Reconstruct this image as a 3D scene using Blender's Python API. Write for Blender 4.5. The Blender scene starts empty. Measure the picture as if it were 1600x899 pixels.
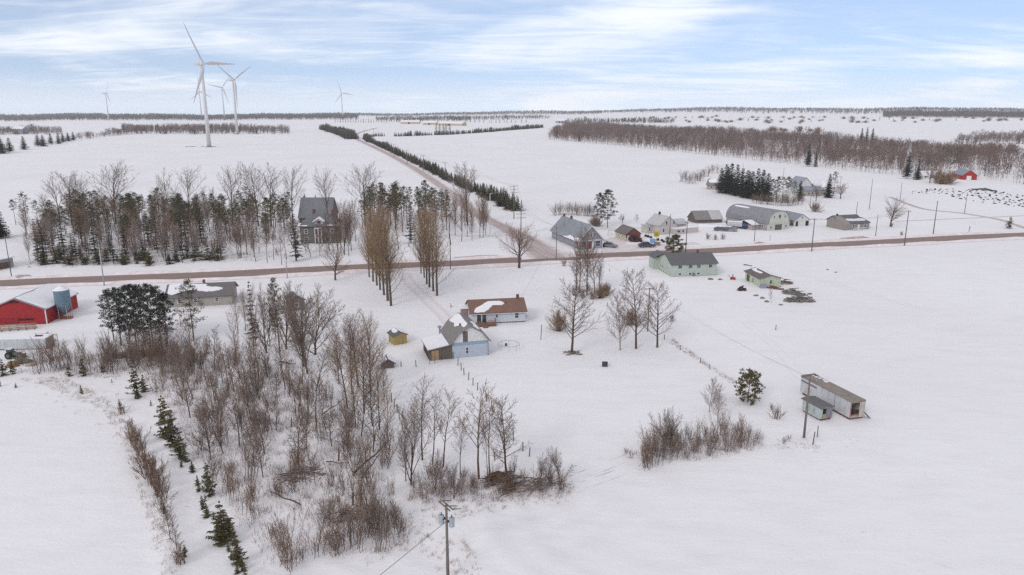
import bpy, math, random
import numpy as np
from mathutils import Vector

# ------------------------------------------------------------------ camera
scene = bpy.context.scene
F, CAMH, HOR, CX, CY = 1150.0, 44.0, 165.0, 800.0, 449.5
PITCH = math.atan((CY - HOR) / F)
CP, SP = math.cos(PITCH), math.sin(PITCH)
cam_d = bpy.data.cameras.new('camera')
cam = bpy.data.objects.new('camera', cam_d)
scene.collection.objects.link(cam)
cam.location = (0, 0, CAMH)
cam.rotation_euler = (math.pi / 2 - PITCH, 0, 0)
cam_d.sensor_width = 36.0
cam_d.lens = F / 1600 * 36.0
cam_d.clip_start = 0.5
cam_d.clip_end = 40000
scene.camera = cam

# ------------------------------------------------------------------ light
SUN_EL, SUN_AZ = math.radians(32), math.radians(215)      # azimuth clockwise from +Y
world = bpy.data.worlds.new('World')
scene.world = world
world.use_nodes = True
nt = world.node_tree
nt.nodes.clear()
def N(t, kind, **kw):
    n = t.nodes.new(kind)
    for k, v in kw.items():
        setattr(n, k, v)
    return n
out = N(nt, 'ShaderNodeOutputWorld')
bg = N(nt, 'ShaderNodeBackground')
bg.inputs['Strength'].default_value = 0.1
sky = N(nt, 'ShaderNodeTexSky', sky_type='NISHITA')
sky.sun_disc = False
sky.sun_elevation = SUN_EL
sky.sun_rotation = SUN_AZ
sky.air_density = 1.0
sky.dust_density = 1.5
sky.ozone_density = 1.5
tc = N(nt, 'ShaderNodeTexCoord')
sep = N(nt, 'ShaderNodeSeparateXYZ')
nt.links.new(tc.outputs['Generated'], sep.inputs[0])
def M(t, op, a, b=None, c=None, clamp=False):
    n = N(t, 'ShaderNodeMath', operation=op)
    n.use_clamp = clamp
    for i, v in enumerate((a, b, c)):
        if v is None:
            continue
        if isinstance(v, (int, float)):
            n.inputs[i].default_value = v
        else:
            t.links.new(v, n.inputs[i])
    return n.outputs[0]
zc = M(nt, 'ABSOLUTE', sep.outputs['Z'])
den = M(nt, 'ADD', zc, 0.11)
cu = M(nt, 'DIVIDE', sep.outputs['X'], den)
cv = M(nt, 'DIVIDE', sep.outputs['Y'], den)
comb = N(nt, 'ShaderNodeCombineXYZ')
nt.links.new(cu, comb.inputs[0]); nt.links.new(cv, comb.inputs[1])
def cloud_noise(sx, sy, rot, detail, rough, seed, dist=0.0):
    mp = N(nt, 'ShaderNodeMapping')
    mp.inputs['Location'].default_value = (seed, seed * 1.7, 0)
    mp.inputs['Rotation'].default_value = (0, 0, rot)
    mp.inputs['Scale'].default_value = (sx, sy, 1)
    nt.links.new(comb.outputs[0], mp.inputs[0])
    nz = N(nt, 'ShaderNodeTexNoise')
    nz.inputs['Scale'].default_value = 1.0
    nz.inputs['Detail'].default_value = detail
    nz.inputs['Roughness'].default_value = rough
    nz.inputs['Distortion'].default_value = dist
    nt.links.new(mp.outputs[0], nz.inputs['Vector'])
    return nz.outputs['Fac']
c1 = cloud_noise(0.40, 0.42, 0.18, 6, 0.5, 4.3, 0.7)
c2 = cloud_noise(1.1, 3.0, 0.35, 8, 0.62, 11.0, 1.4)
cs = M(nt, 'ADD', M(nt, 'MULTIPLY', c1, 0.74), M(nt, 'MULTIPLY', c2, 0.26))
mr = N(nt, 'ShaderNodeMapRange', interpolation_type='SMOOTHSTEP')
nt.links.new(cs, mr.inputs['Value'])
mr.inputs['From Min'].default_value = 0.40
mr.inputs['From Max'].default_value = 0.64
mr.inputs['To Min'].default_value = 0.27
mr.inputs['To Max'].default_value = 0.95
# pale veil that closes in towards the horizon
veil = M(nt, 'SUBTRACT', 1.0, M(nt, 'MULTIPLY', zc, 14.0), clamp=True)
veil = M(nt, 'MULTIPLY', veil, 0.62)
mask = M(nt, 'MAXIMUM', mr.outputs[0], veil)
hi = M(nt, 'MULTIPLY', M(nt, 'SUBTRACT', zc, 0.22), 2.2, clamp=True)
mask = M(nt, 'MAXIMUM', mask, M(nt, 'MULTIPLY', hi, 0.72))
skym = N(nt, 'ShaderNodeMix', data_type='RGBA', blend_type='MULTIPLY')
skym.inputs['Factor'].default_value = 1.0
up_ = N(nt, 'ShaderNodeCombineXYZ')
nt.links.new(sep.outputs['X'], up_.inputs[0]); nt.links.new(sep.outputs['Y'], up_.inputs[1])
nt.links.new(M(nt, 'MAXIMUM', M(nt, 'ADD', sep.outputs['Z'], 0.12), 0.1), up_.inputs[2])
nt.links.new(up_.outputs[0], sky.inputs['Vector'])
nt.links.new(sky.outputs[0], skym.inputs['A'])
skym.inputs['B'].default_value = (1.0, 1.18, 1.42, 1)
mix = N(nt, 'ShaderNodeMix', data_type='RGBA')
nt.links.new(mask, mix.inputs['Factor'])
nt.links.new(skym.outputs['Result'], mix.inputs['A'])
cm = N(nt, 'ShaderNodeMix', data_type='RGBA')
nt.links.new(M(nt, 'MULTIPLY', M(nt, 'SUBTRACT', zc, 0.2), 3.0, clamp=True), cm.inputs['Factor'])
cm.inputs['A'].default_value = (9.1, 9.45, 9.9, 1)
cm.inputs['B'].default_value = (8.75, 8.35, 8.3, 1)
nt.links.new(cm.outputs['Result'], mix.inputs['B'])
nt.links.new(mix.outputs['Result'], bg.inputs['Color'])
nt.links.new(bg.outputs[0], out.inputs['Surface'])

sun_d = bpy.data.lights.new('sun', 'SUN')
sun_d.energy = 0.85
sun_d.angle = math.radians(16)
sun_d.color = (1.0, 0.93, 0.85)
sun = bpy.data.objects.new('sun', sun_d)
scene.collection.objects.link(sun)
dsun = Vector((math.sin(SUN_AZ) * math.cos(SUN_EL), math.cos(SUN_AZ) * math.cos(SUN_EL), math.sin(SUN_EL)))
sun.rotation_euler = dsun.to_track_quat('Z', 'Y').to_euler()
vs = scene.view_settings
vs.view_transform = 'Standard'
vs.look = 'None'
vs.exposure = 0.17
vs.gamma = 1.0
scene.render.engine = 'CYCLES'
cy = scene.cycles
cy.max_bounces = 5
cy.diffuse_bounces = 3
cy.glossy_bounces = 2
cy.transmission_bounces = 2
cy.volume_bounces = 1
cy.transparent_max_bounces = 6
cy.caustics_reflective = cy.caustics_refractive = False
cy.use_denoising = False
cy.pixel_filter_type = 'BLACKMAN_HARRIS'
cy.filter_width = 1.45

C = scene.collection
rnd = random.Random(7)

# ------------------------------------------------------------------ terrain function and picture-to-ground lookup
def ss(t):
    t = np.clip(t, 0.0, 1.0)
    return t * t * (3 - 2 * t)
def terr(x, y):
    x = np.asarray(x, float); y = np.asarray(y, float)
    r = np.hypot(x, y)
    s = x / np.maximum(np.abs(y), 1.0)
    crest = -12 + 12 * ss((s + 0.15) / 0.2) + 20 * ss((s - 0.05) / 0.2)
    crest = crest + 2.5 * np.sin(s * 23 + 1.3) + 1.6 * np.sin(s * 51)
    z = crest * ss((r - 1500) / 3000) - 60 * ss((r - 4600) / 2200)
    z = z + 0.16 * np.sin(x / 29.0 + 0.7) * np.sin(y / 41.0) + 0.09 * np.sin(x / 13.0 + y / 17.0)
    z = z + 0.5 * ss((r - 500) / 400) * np.sin(x / 130.0) * np.sin(y / 170.0 + 1)
    z = z + 0.35 * np.exp(-((x + 47.5 + (y - 95) * 0.44) / 1.6) ** 2) * ss((y - 52) / 8) * ss((122 - y) / 10)
    m = np.exp(-(((x + 24 - (y - 95) * -0.55) / 27) ** 4 + ((y - 95) / 34) ** 4))
    b = (np.sin(x * 1.1 + 2 * np.sin(y * .31)) * np.sin(y * 0.9 + 1.7 * np.sin(x * .27)) * 0.16
         + np.sin(x * 2.3 + y * .7) * np.sin(y * 2.1 - x * .9 + 1) * 0.07
         + 0.25 * np.sin(x * .33 + 1) * np.sin(y * .29 + 2))
    return z + m * b
def ray(px, py):
    u = (px - CX) / F; v = (CY - py) / F
    return u, CP + v * SP, -SP + v * CP
def P(px, py, dz=0.0):
    u, dy, dzr = ray(px, py)
    z = 0.0
    for _ in range(12):
        t = (z + dz - CAMH) / dzr
        if t <= 0 or t > 6000:
            t = 6000 if t <= 0 else min(t, 6000)
        z = 0.5 * z + 0.5 * float(terr(u * t, dy * t)) if t > 1200 else float(terr(u * t, dy * t))
    return Vector((u * t, dy * t, z))
def height_to(g, ty):
    v = (CY - ty) / F
    Z = (v * g.y * CP - g.y * SP) / (CP + v * SP)
    return Z + CAMH - g.z

# ------------------------------------------------------------------ materials
MATS = {}
def mat(name, col, col2=None, rough=0.8, scale=2.0, metal=0.0, bump=0.0, lines=None, rand=0.0, var=False, spec=0.3, stain=0.0, coords='Object', detail=5):
    if name in MATS:
        return MATS[name]
    m = bpy.data.materials.new(name)
    m.use_nodes = True
    t = m.node_tree
    b = t.nodes['Principled BSDF']
    b.inputs['Roughness'].default_value = rough
    b.inputs['Metallic'].default_value = metal
    b.inputs['Specular IOR Level'].default_value = spec
    col2 = col2 or tuple(c * 0.78 for c in col)
    co = N(t, 'ShaderNodeTexCoord')
    nz = N(t, 'ShaderNodeTexNoise')
    nz.inputs['Scale'].default_value = scale
    nz.inputs['Detail'].default_value = detail
    nz.inputs['Roughness'].default_value = 0.6
    t.links.new(co.outputs[coords], nz.inputs['Vector'])
    fac = M(t, 'MULTIPLY_ADD', nz.outputs['Fac'], 2.2, -0.6, clamp=True)
    if rand:
        oi = N(t, 'ShaderNodeObjectInfo')
        fac = M(t, 'ADD', M(t, 'MULTIPLY', fac, 1 - rand), M(t, 'MULTIPLY', oi.outputs['Random'], rand), clamp=True)
    if var:
        at = N(t, 'ShaderNodeAttribute')
        at.attribute_name = 'var'
        fac = M(t, 'ADD', M(t, 'MULTIPLY', fac, 0.25), M(t, 'MULTIPLY', at.outputs['Fac'], 0.75), clamp=True)
    mx = N(t, 'ShaderNodeMix', data_type='RGBA')
    t.links.new(fac, mx.inputs['Factor'])
    mx.inputs['A'].default_value = (*col, 1)
    mx.inputs['B'].default_value = (*col2, 1)
    res = mx.outputs['Result']
    hgt = nz.outputs['Fac']
    if lines:                                   # boards, ribs or courses: (axis, size, strength)
        ax, size, st = lines
        sp_ = N(t, 'ShaderNodeSeparateXYZ')
        t.links.new(co.outputs['Object'], sp_.inputs[0])
        f = M(t, 'FRACT', M(t, 'DIVIDE', sp_.outputs[ax], size))
        dark = M(t, 'LESS_THAN', f, 0.16)
        mm = N(t, 'ShaderNodeMix', data_type='RGBA', blend_type='MULTIPLY')
        t.links.new(M(t, 'MULTIPLY', dark, st), mm.inputs['Factor'])
        t.links.new(res, mm.inputs['A'])
        mm.inputs['B'].default_value = (0.25, 0.25, 0.27, 1)
        res = mm.outputs['Result']
        hgt = f
        bump = bump or 0.15
    if stain:
        n2 = N(t, 'ShaderNodeTexNoise')
        n2.inputs['Scale'].default_value = 0.9
        n2.inputs['Detail'].default_value = 8
        mp = N(t, 'ShaderNodeMapping')
        mp.inputs['Scale'].default_value = (1.5, 1.5, 0.5)
        t.links.new(co.outputs['Object'], mp.inputs[0])
        t.links.new(mp.outputs[0], n2.inputs['Vector'])
        mm = N(t, 'ShaderNodeMix', data_type='RGBA')
        t.links.new(M(t, 'MULTIPLY', M(t, 'MULTIPLY_ADD', n2.outputs['Fac'], 5.0, -2.6, clamp=True), stain), mm.inputs['Factor'])
        t.links.new(res, mm.inputs['A'])
        mm.inputs['B'].default_value = (0.13, 0.09, 0.065, 1)
        res = mm.outputs['Result']
    t.links.new(res, b.inputs['Base Color'])
    if bump:
        bn = N(t, 'ShaderNodeBump')
        bn.inputs['Strength'].default_value = min(bump * 2, 1)
        bn.inputs['Distance'].default_value = 0.05
        t.links.new(hgt, bn.inputs['Height'])
        t.links.new(bn.outputs[0], b.inputs['Normal'])
    MATS[name] = m
    return m

def snow_ground():
    m = bpy.data.materials.new('snow_ground')
    m.use_nodes = True
    t = m.node_tree
    b = t.nodes['Principled BSDF']
    b.inputs['Roughness'].default_value = 0.75
    b.inputs['Specular IOR Level'].default_value = 0.25
    geo = N(t, 'ShaderNodeNewGeometry')
    def nz(scale, detail, vec=None, rough=0.55):
        n = N(t, 'ShaderNodeTexNoise')
        n.inputs['Scale'].default_value = scale
        n.inputs['Detail'].default_value = detail
        n.inputs['Roughness'].default_value = rough
        t.links.new(vec or geo.outputs['Position'], n.inputs['Vector'])
        return n.outputs['Fac']
    mp = N(t, 'ShaderNodeMapping')
    mp.inputs['Rotation'].default_value = (0, 0, 0.5)
    mp.inputs['Scale'].default_value = (0.38, 1.0, 1)
    t.links.new(geo.outputs['Position'], mp.inputs[0])
    drift = nz(0.35, 6, mp.outputs[0])
    big = nz(0.02, 5)
    fine = nz(2.4, 5)
    mx = N(t, 'ShaderNodeMix', data_type='RGBA')
    t.links.new(M(t, 'MULTIPLY_ADD', big, 2.4, -0.7, clamp=True), mx.inputs['Factor'])
    mx.inputs['A'].default_value = (0.815, 0.81, 0.815, 1)
    mx.inputs['B'].default_value = (0.76, 0.75, 0.755, 1)
    m2 = N(t, 'ShaderNodeMix', data_type='RGBA', blend_type='MULTIPLY')
    t.links.new(M(t, 'MULTIPLY', M(t, 'MULTIPLY_ADD', drift, 4, -1.9, clamp=True), 0.5), m2.inputs['Factor'])
    t.links.new(mx.outputs['Result'], m2.inputs['A'])
    m2.inputs['B'].default_value = (0.90, 0.89, 0.90, 1)
    # stubble and blown soil showing through thin snow, in scattered specks
    sp = nz(1.1, 9, None, 0.75)
    gate = nz(0.035, 4)
    spk = M(t, 'MULTIPLY', M(t, 'MULTIPLY_ADD', sp, 9, -5.2, clamp=True), M(t, 'MULTIPLY_ADD', gate, 6, -3.0, clamp=True))
    m3 = N(t, 'ShaderNodeMix', data_type='RGBA')
    t.links.new(M(t, 'MULTIPLY', spk, 0.6), m3.inputs['Factor'])
    t.links.new(m2.outputs['Result'], m3.inputs['A'])
    m3.inputs['B'].default_value = (0.36, 0.29, 0.25, 1)
    t.links.new(m3.outputs['Result'], b.inputs['Base Color'])
    h = M(t, 'ADD', M(t, 'MULTIPLY', drift, 0.38), M(t, 'MULTIPLY', fine, 0.10))
    bn = N(t, 'ShaderNodeBump')
    bn.inputs['Strength'].default_value = 0.8
    bn.inputs['Distance'].default_value = 0.6
    t.links.new(h, bn.inputs['Height'])
    t.links.new(bn.outputs[0], b.inputs['Normal'])
    return m
SNOWG = snow_ground()

def road_mat(name, c_a, c_b, c_snow, thr):
    m = bpy.data.materials.new(name)
    m.use_nodes = True
    t = m.node_tree
    b = t.nodes['Principled BSDF']
    b.inputs['Roughness'].default_value = 0.85
    uv = N(t, 'ShaderNodeUVMap')
    sp = N(t, 'ShaderNodeSeparateXYZ')
    t.links.new(uv.outputs[0], sp.inputs[0])
    geo = N(t, 'ShaderNodeNewGeometry')
    n1 = N(t, 'ShaderNodeTexNoise'); n1.inputs['Scale'].default_value = 0.5; n1.inputs['Detail'].default_value = 8
    n1.inputs['Roughness'].default_value = 0.65
    t.links.new(geo.outputs['Position'], n1.inputs['Vector'])
    mp = N(t, 'ShaderNodeMapping'); mp.inputs['Scale'].default_value = (14, 0.05, 1)
    t.links.new(uv.outputs[0], mp.inputs[0])
    n2 = N(t, 'ShaderNodeTexNoise'); n2.inputs['Scale'].default_value = 1; n2.inputs['Detail'].default_value = 4
    t.links.new(mp.outputs[0], n2.inputs['Vector'])
    mx = N(t, 'ShaderNodeMix', data_type='RGBA')
    t.links.new(M(t, 'MULTIPLY_ADD', n2.outputs['Fac'], 3, -1, clamp=True), mx.inputs['Factor'])
    mx.inputs['A'].default_value = (*c_a, 1); mx.inputs['B'].default_value = (*c_b, 1)
    # packed snow: strong at the edges and between the wheel lines
    e = M(t, 'ABSOLUTE', M(t, 'SUBTRACT', sp.outputs[0], 0.5))
    edge = M(t, 'MULTIPLY', M(t, 'SUBTRACT', e, thr), 9.0)
    mid = M(t, 'MULTIPLY', M(t, 'COSINE', M(t, 'MULTIPLY', sp.outputs[0], 6.283 * 4)), 0.22)
    s = M(t, 'ADD', M(t, 'ADD', edge, mid), M(t, 'MULTIPLY_ADD', n1.outputs['Fac'], 2.4, -1.35))
    m2 = N(t, 'ShaderNodeMix', data_type='RGBA')
    t.links.new(M(t, 'MULTIPLY', s, 1.0, clamp=True), m2.inputs['Factor'])
    t.links.new(mx.outputs['Result'], m2.inputs['A'])
    m2.inputs['B'].default_value = (*c_snow, 1)
    t.links.new(m2.outputs['Result'], b.inputs['Base Color'])
    return m

SNOW = mat('snow_on_roof', (0.82, 0.81, 0.83), (0.75, 0.75, 0.78), 0.8, 1.5, bump=0.1)
WHITE = mat('white_paint', (0.74, 0.74, 0.74), (0.62, 0.62, 0.62), 0.6, 3)
GLASS = mat('window_glass', (0.03, 0.035, 0.045), (0.06, 0.07, 0.08), 0.08, 1.0, spec=0.6)
DARK = mat('dark_opening', (0.025, 0.02, 0.02), (0.04, 0.03, 0.03), 0.9)
WOODP = mat('weathered_wood', (0.17, 0.14, 0.12), (0.10, 0.085, 0.075), 0.9, 4, lines=(0, 0.25, 0.4))
POLEW = mat('pole_wood', (0.20, 0.17, 0.15), (0.13, 0.11, 0.10), 0.9, 3)
STEEL = mat('galvanised_steel', (0.42, 0.46, 0.49), (0.30, 0.34, 0.37), 0.45, 2, metal=0.3)
RUST = mat('rusty_steel', (0.20, 0.075, 0.045), (0.10, 0.05, 0.035), 0.85, 3)
BLACK = mat('black_rubber', (0.02, 0.02, 0.022), (0.035, 0.035, 0.035), 0.8)
WIRE = mat('wire', (0.30, 0.29, 0.28), (0.22, 0.21, 0.21), 0.6)
BRICK = mat('chimney_brick', (0.20, 0.08, 0.065), (0.14, 0.06, 0.05), 0.9, 6)

# ------------------------------------------------------------------ mesh building
def arr_mesh(name, V, Fc, mats, mi=None, var=None, smooth=False):
    V = np.asarray(V, np.float32); Fc = np.asarray(Fc, np.int32)
    me = bpy.data.meshes.new(name)
    n, k = Fc.shape
    me.vertices.add(len(V)); me.vertices.foreach_set('co', V.ravel())
    me.loops.add(n * k); me.loops.foreach_set('vertex_index', Fc.ravel())
    me.polygons.add(n)
    me.polygons.foreach_set('loop_start', np.arange(0, n * k, k, dtype=np.int32))
    me.polygons.foreach_set('loop_total', np.full(n, k, np.int32))
    for m in mats:
        me.materials.append(m)
    if mi is not None:
        me.polygons.foreach_set('material_index', np.asarray(mi, np.int32))
    if var is not None:
        a = me.attributes.new('var', 'FLOAT', 'POINT')
        a.data.foreach_set('value', np.asarray(var, np.float32))
    if smooth:
        me.polygons.foreach_set('use_smooth', np.ones(n, bool))
    me.update(calc_edges=True)
    return me
def link(name, me, parent=None):
    o = bpy.data.objects.new(name, me)
    C.objects.link(o)
    if parent is not None:
        o.parent = parent
    return o
class MB:
    def __init__(s):
        s.v, s.f = [], []
    def add(s, vs, fs):
        n = len(s.v)
        s.v += [tuple(v) for v in vs]
        s.f += [tuple(i + n for i in f) for f in fs]
    def box(s, x0, x1, y0, y1, z0, z1):
        if x1 < x0: x0, x1 = x1, x0
        if y1 < y0: y0, y1 = y1, y0
        s.add([(x0, y0, z0), (x1, y0, z0), (x1, y1, z0), (x0, y1, z0), (x0, y0, z1), (x1, y0, z1), (x1, y1, z1), (x0, y1, z1)],
              [(0, 3, 2, 1), (4, 5, 6, 7), (0, 1, 5, 4), (1, 2, 6, 5), (2, 3, 7, 6), (3, 0, 4, 7)])
        return s
    def tube(s, p0, p1, r0, r1=None, n=8, cap=True):
        r1 = r0 if r1 is None else r1
        p0, p1 = Vector(p0), Vector(p1)
        d = (p1 - p0).normalized()
        a = d.cross(Vector((0, 0, 1)) if abs(d.z) < 0.9 else Vector((1, 0, 0))).normalized()
        b = d.cross(a)
        vs = []
        for p, r in ((p0, r0), (p1, r1)):
            for i in range(n):
                t = 2 * math.pi * i / n
                vs.append(p + a * math.cos(t) * r + b * math.sin(t) * r)
        fs = [(i, (i + 1) % n, n + (i + 1) % n, n + i) for i in range(n)]
        if cap:
            fs += [tuple(range(n - 1, -1, -1)), tuple(range(n, 2 * n))]
        s.add(vs, fs)
        return s
    def path(s, pts, r, n=4):
        for a, b in zip(pts, pts[1:]):
            s.tube(a, b, r, n=n, cap=False)
        return s
    def extrude(s, prof, a0, a1, axis='x'):
        """closed profile [(s,z)] swept along axis"""
        n = len(prof)
        f = (lambda a, p: (a, p[0], p[1])) if axis == 'x' else (lambda a, p: (p[0], a, p[1]))
        vs = [f(a0, p) for p in prof] + [f(a1, p) for p in prof]
        fs = [(i, (i + 1) % n, n + (i + 1) % n, n + i) for i in range(n)]
        fs += [tuple(range(n - 1, -1, -1)), tuple(range(n, 2 * n))]
        s.add(vs, fs)
        return s
    def shell(s, pts, a0, a1, axis='x', th=0.14, off=0.01):
        """open profile with a thickness, swept: a roof"""
        pts = [Vector((p[0], p[1])) for p in pts]
        ns = []
        for i in range(len(pts)):
            d = (pts[min(i + 1, len(pts) - 1)] - pts[max(i - 1, 0)]).normalized()
            nn = Vector((-d.y, d.x))
            if nn.y < 0: nn = -nn
            ns.append(nn)
        lo = [p + n * off for p, n in zip(pts, ns)]
        hi_ = [p + n * (off + th) for p, n in zip(pts, ns)]
        return s.extrude([tuple(p) for p in lo] + [tuple(p) for p in reversed(hi_)], a0, a1, axis)
    def build(s, name, m, parent=None, smooth=False):
        me = bpy.data.meshes.new(name)
        me.from_pydata(s.v, [], s.f)
        me.materials.append(m)
        if smooth:
            me.polygons.foreach_set('use_smooth', np.ones(len(me.polygons), bool))
        me.update()
        import bmesh
        bm = bmesh.new(); bm.from_mesh(me)
        bmesh.ops.recalc_face_normals(bm, faces=bm.faces)
        bm.to_mesh(me); bm.free()
        return link(name, me, parent)
def tag(o, label, cat, group=None):
    o['label'] = label; o['category'] = cat
    if group: o['group'] = group
    return o
def struct(o):
    o['kind'] = 'structure'; return o
def stuff(o, label, cat):
    o['kind'] = 'stuff'; o['label'] = label; o['category'] = cat; return o
def empty(name, loc, rz, label, cat, group=None):
    o = bpy.data.objects.new(name, None)
    C.objects.link(o)
    o.location = loc; o.rotation_euler = (0, 0, rz)
    o.empty_display_size = 0.5
    return tag(o, label, cat, group)

# ------------------------------------------------------------------ ground
def make_ground():
    rs = np.concatenate([[0.01], np.geomspace(20, 6000, 560)])
    th = np.concatenate([np.linspace(-180, -52, 33)[:-1], np.linspace(-52, 52, 560), np.linspace(52, 180, 33)[1:]])
    th = np.radians(th)
    R, TH = np.meshgrid(rs, th, indexing='ij')
    X = R * np.sin(TH); Y = R * np.cos(TH)
    Z = terr(X, Y)
    V = np.stack([X, Y, Z], -1).reshape(-1, 3)
    nr, na = len(rs), len(th)
    i, j = np.meshgrid(np.arange(nr - 1), np.arange(na - 1), indexing='ij')
    a = (i * na + j).ravel()
    Fc = np.stack([a, a + 1, a + na + 1, a + na], -1)
    o = link('snow_field', arr_mesh('snow_field', V, Fc, [SNOWG], smooth=True))
    struct(o)
make_ground()

def polyline(pxs, step=4.0, world=False):
    pts = [Vector(p) if world else P(*p) for p in pxs]
    # Catmull-Rom through the points
    out_ = []
    for i in range(len(pts) - 1):
        p0 = pts[max(i - 1, 0)]; p1 = pts[i]; p2 = pts[i + 1]; p3 = pts[min(i + 2, len(pts) - 1)]
        n = max(2, int((p2 - p1).length / step))
        for k in range(n):
            t = k / n
            out_.append(0.5 * ((2 * p1) + (p2 - p0) * t + (2 * p0 - 5 * p1 + 4 * p2 - p3) * t * t + (3 * p1 - p0 - 3 * p2 + p3) * t ** 3))
    out_.append(pts[-1])
    return out_
def ribbon(name, pts, widths, m, lift=0.03, ncol=7, profile=None, jitter=0.0):
    """a strip laid on the ground; profile(u) gives extra height"""
    V, UV = [], []
    L = 0
    r = random.Random(3)
    for i, p in enumerate(pts):
        d = (pts[min(i + 1, len(pts) - 1)] - pts[max(i - 1, 0)]); d.z = 0; d.normalize()
        nn = Vector((d.y, -d.x, 0))
        w = widths(i / (len(pts) - 1)) if callable(widths) else widths
        if i: L += (pts[i] - pts[i - 1]).length
        jw = 1 + jitter * (0.6 * math.sin(L / 7.3) + 0.7 * math.sin(L / 2.9 + 1) + r.uniform(-.6, .6))
        for k in range(ncol):
            u = k / (ncol - 1)
            q = p + nn * (u - 0.5) * w * (jw if jitter else 1)
            z = float(terr(q.x, q.y)) + lift
            if profile:
                z += profile(u) * (jw if jitter else 1)
            V.append((q.x, q.y, z)); UV.append((u, L))
    Fc = []
    for i in range(len(pts) - 1):
        for k in range(ncol - 1):
            a = i * ncol + k
            Fc.append((a, a + ncol, a + ncol + 1, a + 1))
    me = arr_mesh(name, V, Fc, [m], smooth=True)
    uvl = me.uv_layers.new(name='UVMap')
    idx = np.array(Fc).ravel()
    uvl.data.foreach_set('uv', np.asarray(UV, np.float32)[idx].ravel())
    return struct(link(name, me))

ROADM = road_mat('sanded_asphalt', (0.265, 0.195, 0.165), (0.20, 0.148, 0.125), (0.64, 0.57, 0.55), 0.44)
LANE = road_mat('packed_snow_lane', (0.50, 0.42, 0.40), (0.38, 0.31, 0.29), (0.74, 0.70, 0.71), 0.24)
TRACK = road_mat('snow_track', (0.64, 0.60, 0.61), (0.60, 0.56, 0.57), (0.78, 0.765, 0.79), 0.33)
DUSTY = mat('dusty_snow', (0.72, 0.67, 0.68), (0.62, 0.54, 0.53), 0.9, 0.35, bump=0.1)
BANK = mat('ploughed_snow', (0.79, 0.76, 0.78), (0.64, 0.54, 0.52), 0.9, 0.6, bump=0.3)
road_px = [(-160, 453), (0, 443.5), (200, 435), (400, 426.5), (600, 416.5), (800, 407.5), (1000, 397.5), (1200, 387.5), (1400, 377.5), (1600, 367.5), (1800, 358)]
road_pts = polyline(road_px, 3)
ribbon('dusty_verge', road_pts, 15.5, DUSTY, 0.015, 5, jitter=0.05)
ribbon('road', road_pts, 8.6, ROADM, 0.035, 9)
def off(pts, d):
    o = []
    for i, p in enumerate(pts):
        t = pts[min(i + 1, len(pts) - 1)] - pts[max(i - 1, 0)]; t.z = 0; t.normalize()
        o.append(p + Vector((t.y, -t.x, 0)) * d)
    return o
hump = lambda u: 0.58 * math.sin(math.pi * u) ** 1.4 - 0.05
ribbon('snow_bank', [p for p in off(road_pts, 5.6)], 2.4, BANK, 0.0, 7, hump, 0.22)
far_bank = off(road_pts, -5.6)
def seg(pts, x0, x1):
    return [p for p in pts if x0 <= p.x <= x1]
ribbon('snow_bank', seg(far_bank, -400, 3), 2.4, BANK, 0.0, 7, hump, 0.22)
ribbon('snow_bank', seg(far_bank, 52, 400), 2.4, BANK, 0.0, 7, hump, 0.22)
side_px = [(862, 404), (840, 388), (800, 362), (745, 334), (700, 299), (655, 268), (620, 248), (590, 233), (566, 222), (556, 216), (556, 211), (566, 206), (590, 200)]
side_pts = polyline(side_px, 5)
ribbon('side_road', side_pts, lambda t: 9.0 + 9 * max(0, 1 - t * 22), LANE, 0.05, 9)
ribbon('forecourt', polyline([(940, 389), (985, 386), (1030, 384), (1090, 380)], 3), lambda t: 9 * (1 - 0.5 * t), DUSTY, 0.022, 7, jitter=0.12)
ribbon('yard_lane', polyline([(960, 384), (962, 376), (968, 372)], 2), 7, DUSTY, 0.026, 5, jitter=0.1)
for pth in ([(905, 742), (960, 722), (1000, 706)], [(910, 758), (965, 738), (1005, 724)], [(1160, 500), (1215, 545), (1250, 590)], [(1225, 420), (1330, 452), (1460, 488)], [(700, 560), (640, 600), (600, 700)]):
    tp_ = polyline(pth, 3)
    for d_ in (-.8, .8):
        ribbon('old_track', off(tp_, d_), .35, mat('old_track_snow', (0.74, 0.72, 0.74), (0.79, 0.77, 0.79), 0.9, 0.5), 0.012, 3, jitter=0.3)
RUT = mat('rut_snow', (0.68, 0.62, 0.63), (0.76, 0.72, 0.73), 0.9, 0.7)
drive_pts = polyline([(612, 405), (624, 416), (640, 441), (664, 465), (690, 490), (703, 505)], 2)
for d_ in (-1.15, 1.15):
    ribbon('wheel_track', off(drive_pts, d_), .8, RUT, 0.022, 5, jitter=0.12)
ribbon('driveway', drive_pts, 1.3, mat('driven_snow', (0.79, 0.76, 0.775), (0.74, 0.71, 0.72), 0.9, 0.7), 0.018, 5, jitter=0.15)
ribbon('field_lane', polyline([(1390, 308), (1440, 326), (1500, 333), (1560, 343), (1582, 350), (1600, 356), (1620, 362)], 4), 3.2, LANE, 0.03, 7)
ribbon('field_lane', polyline([(1400, 346), (1470, 343), (1540, 340), (1640, 336)], 4), 1.3, LANE, 0.03, 7)

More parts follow.
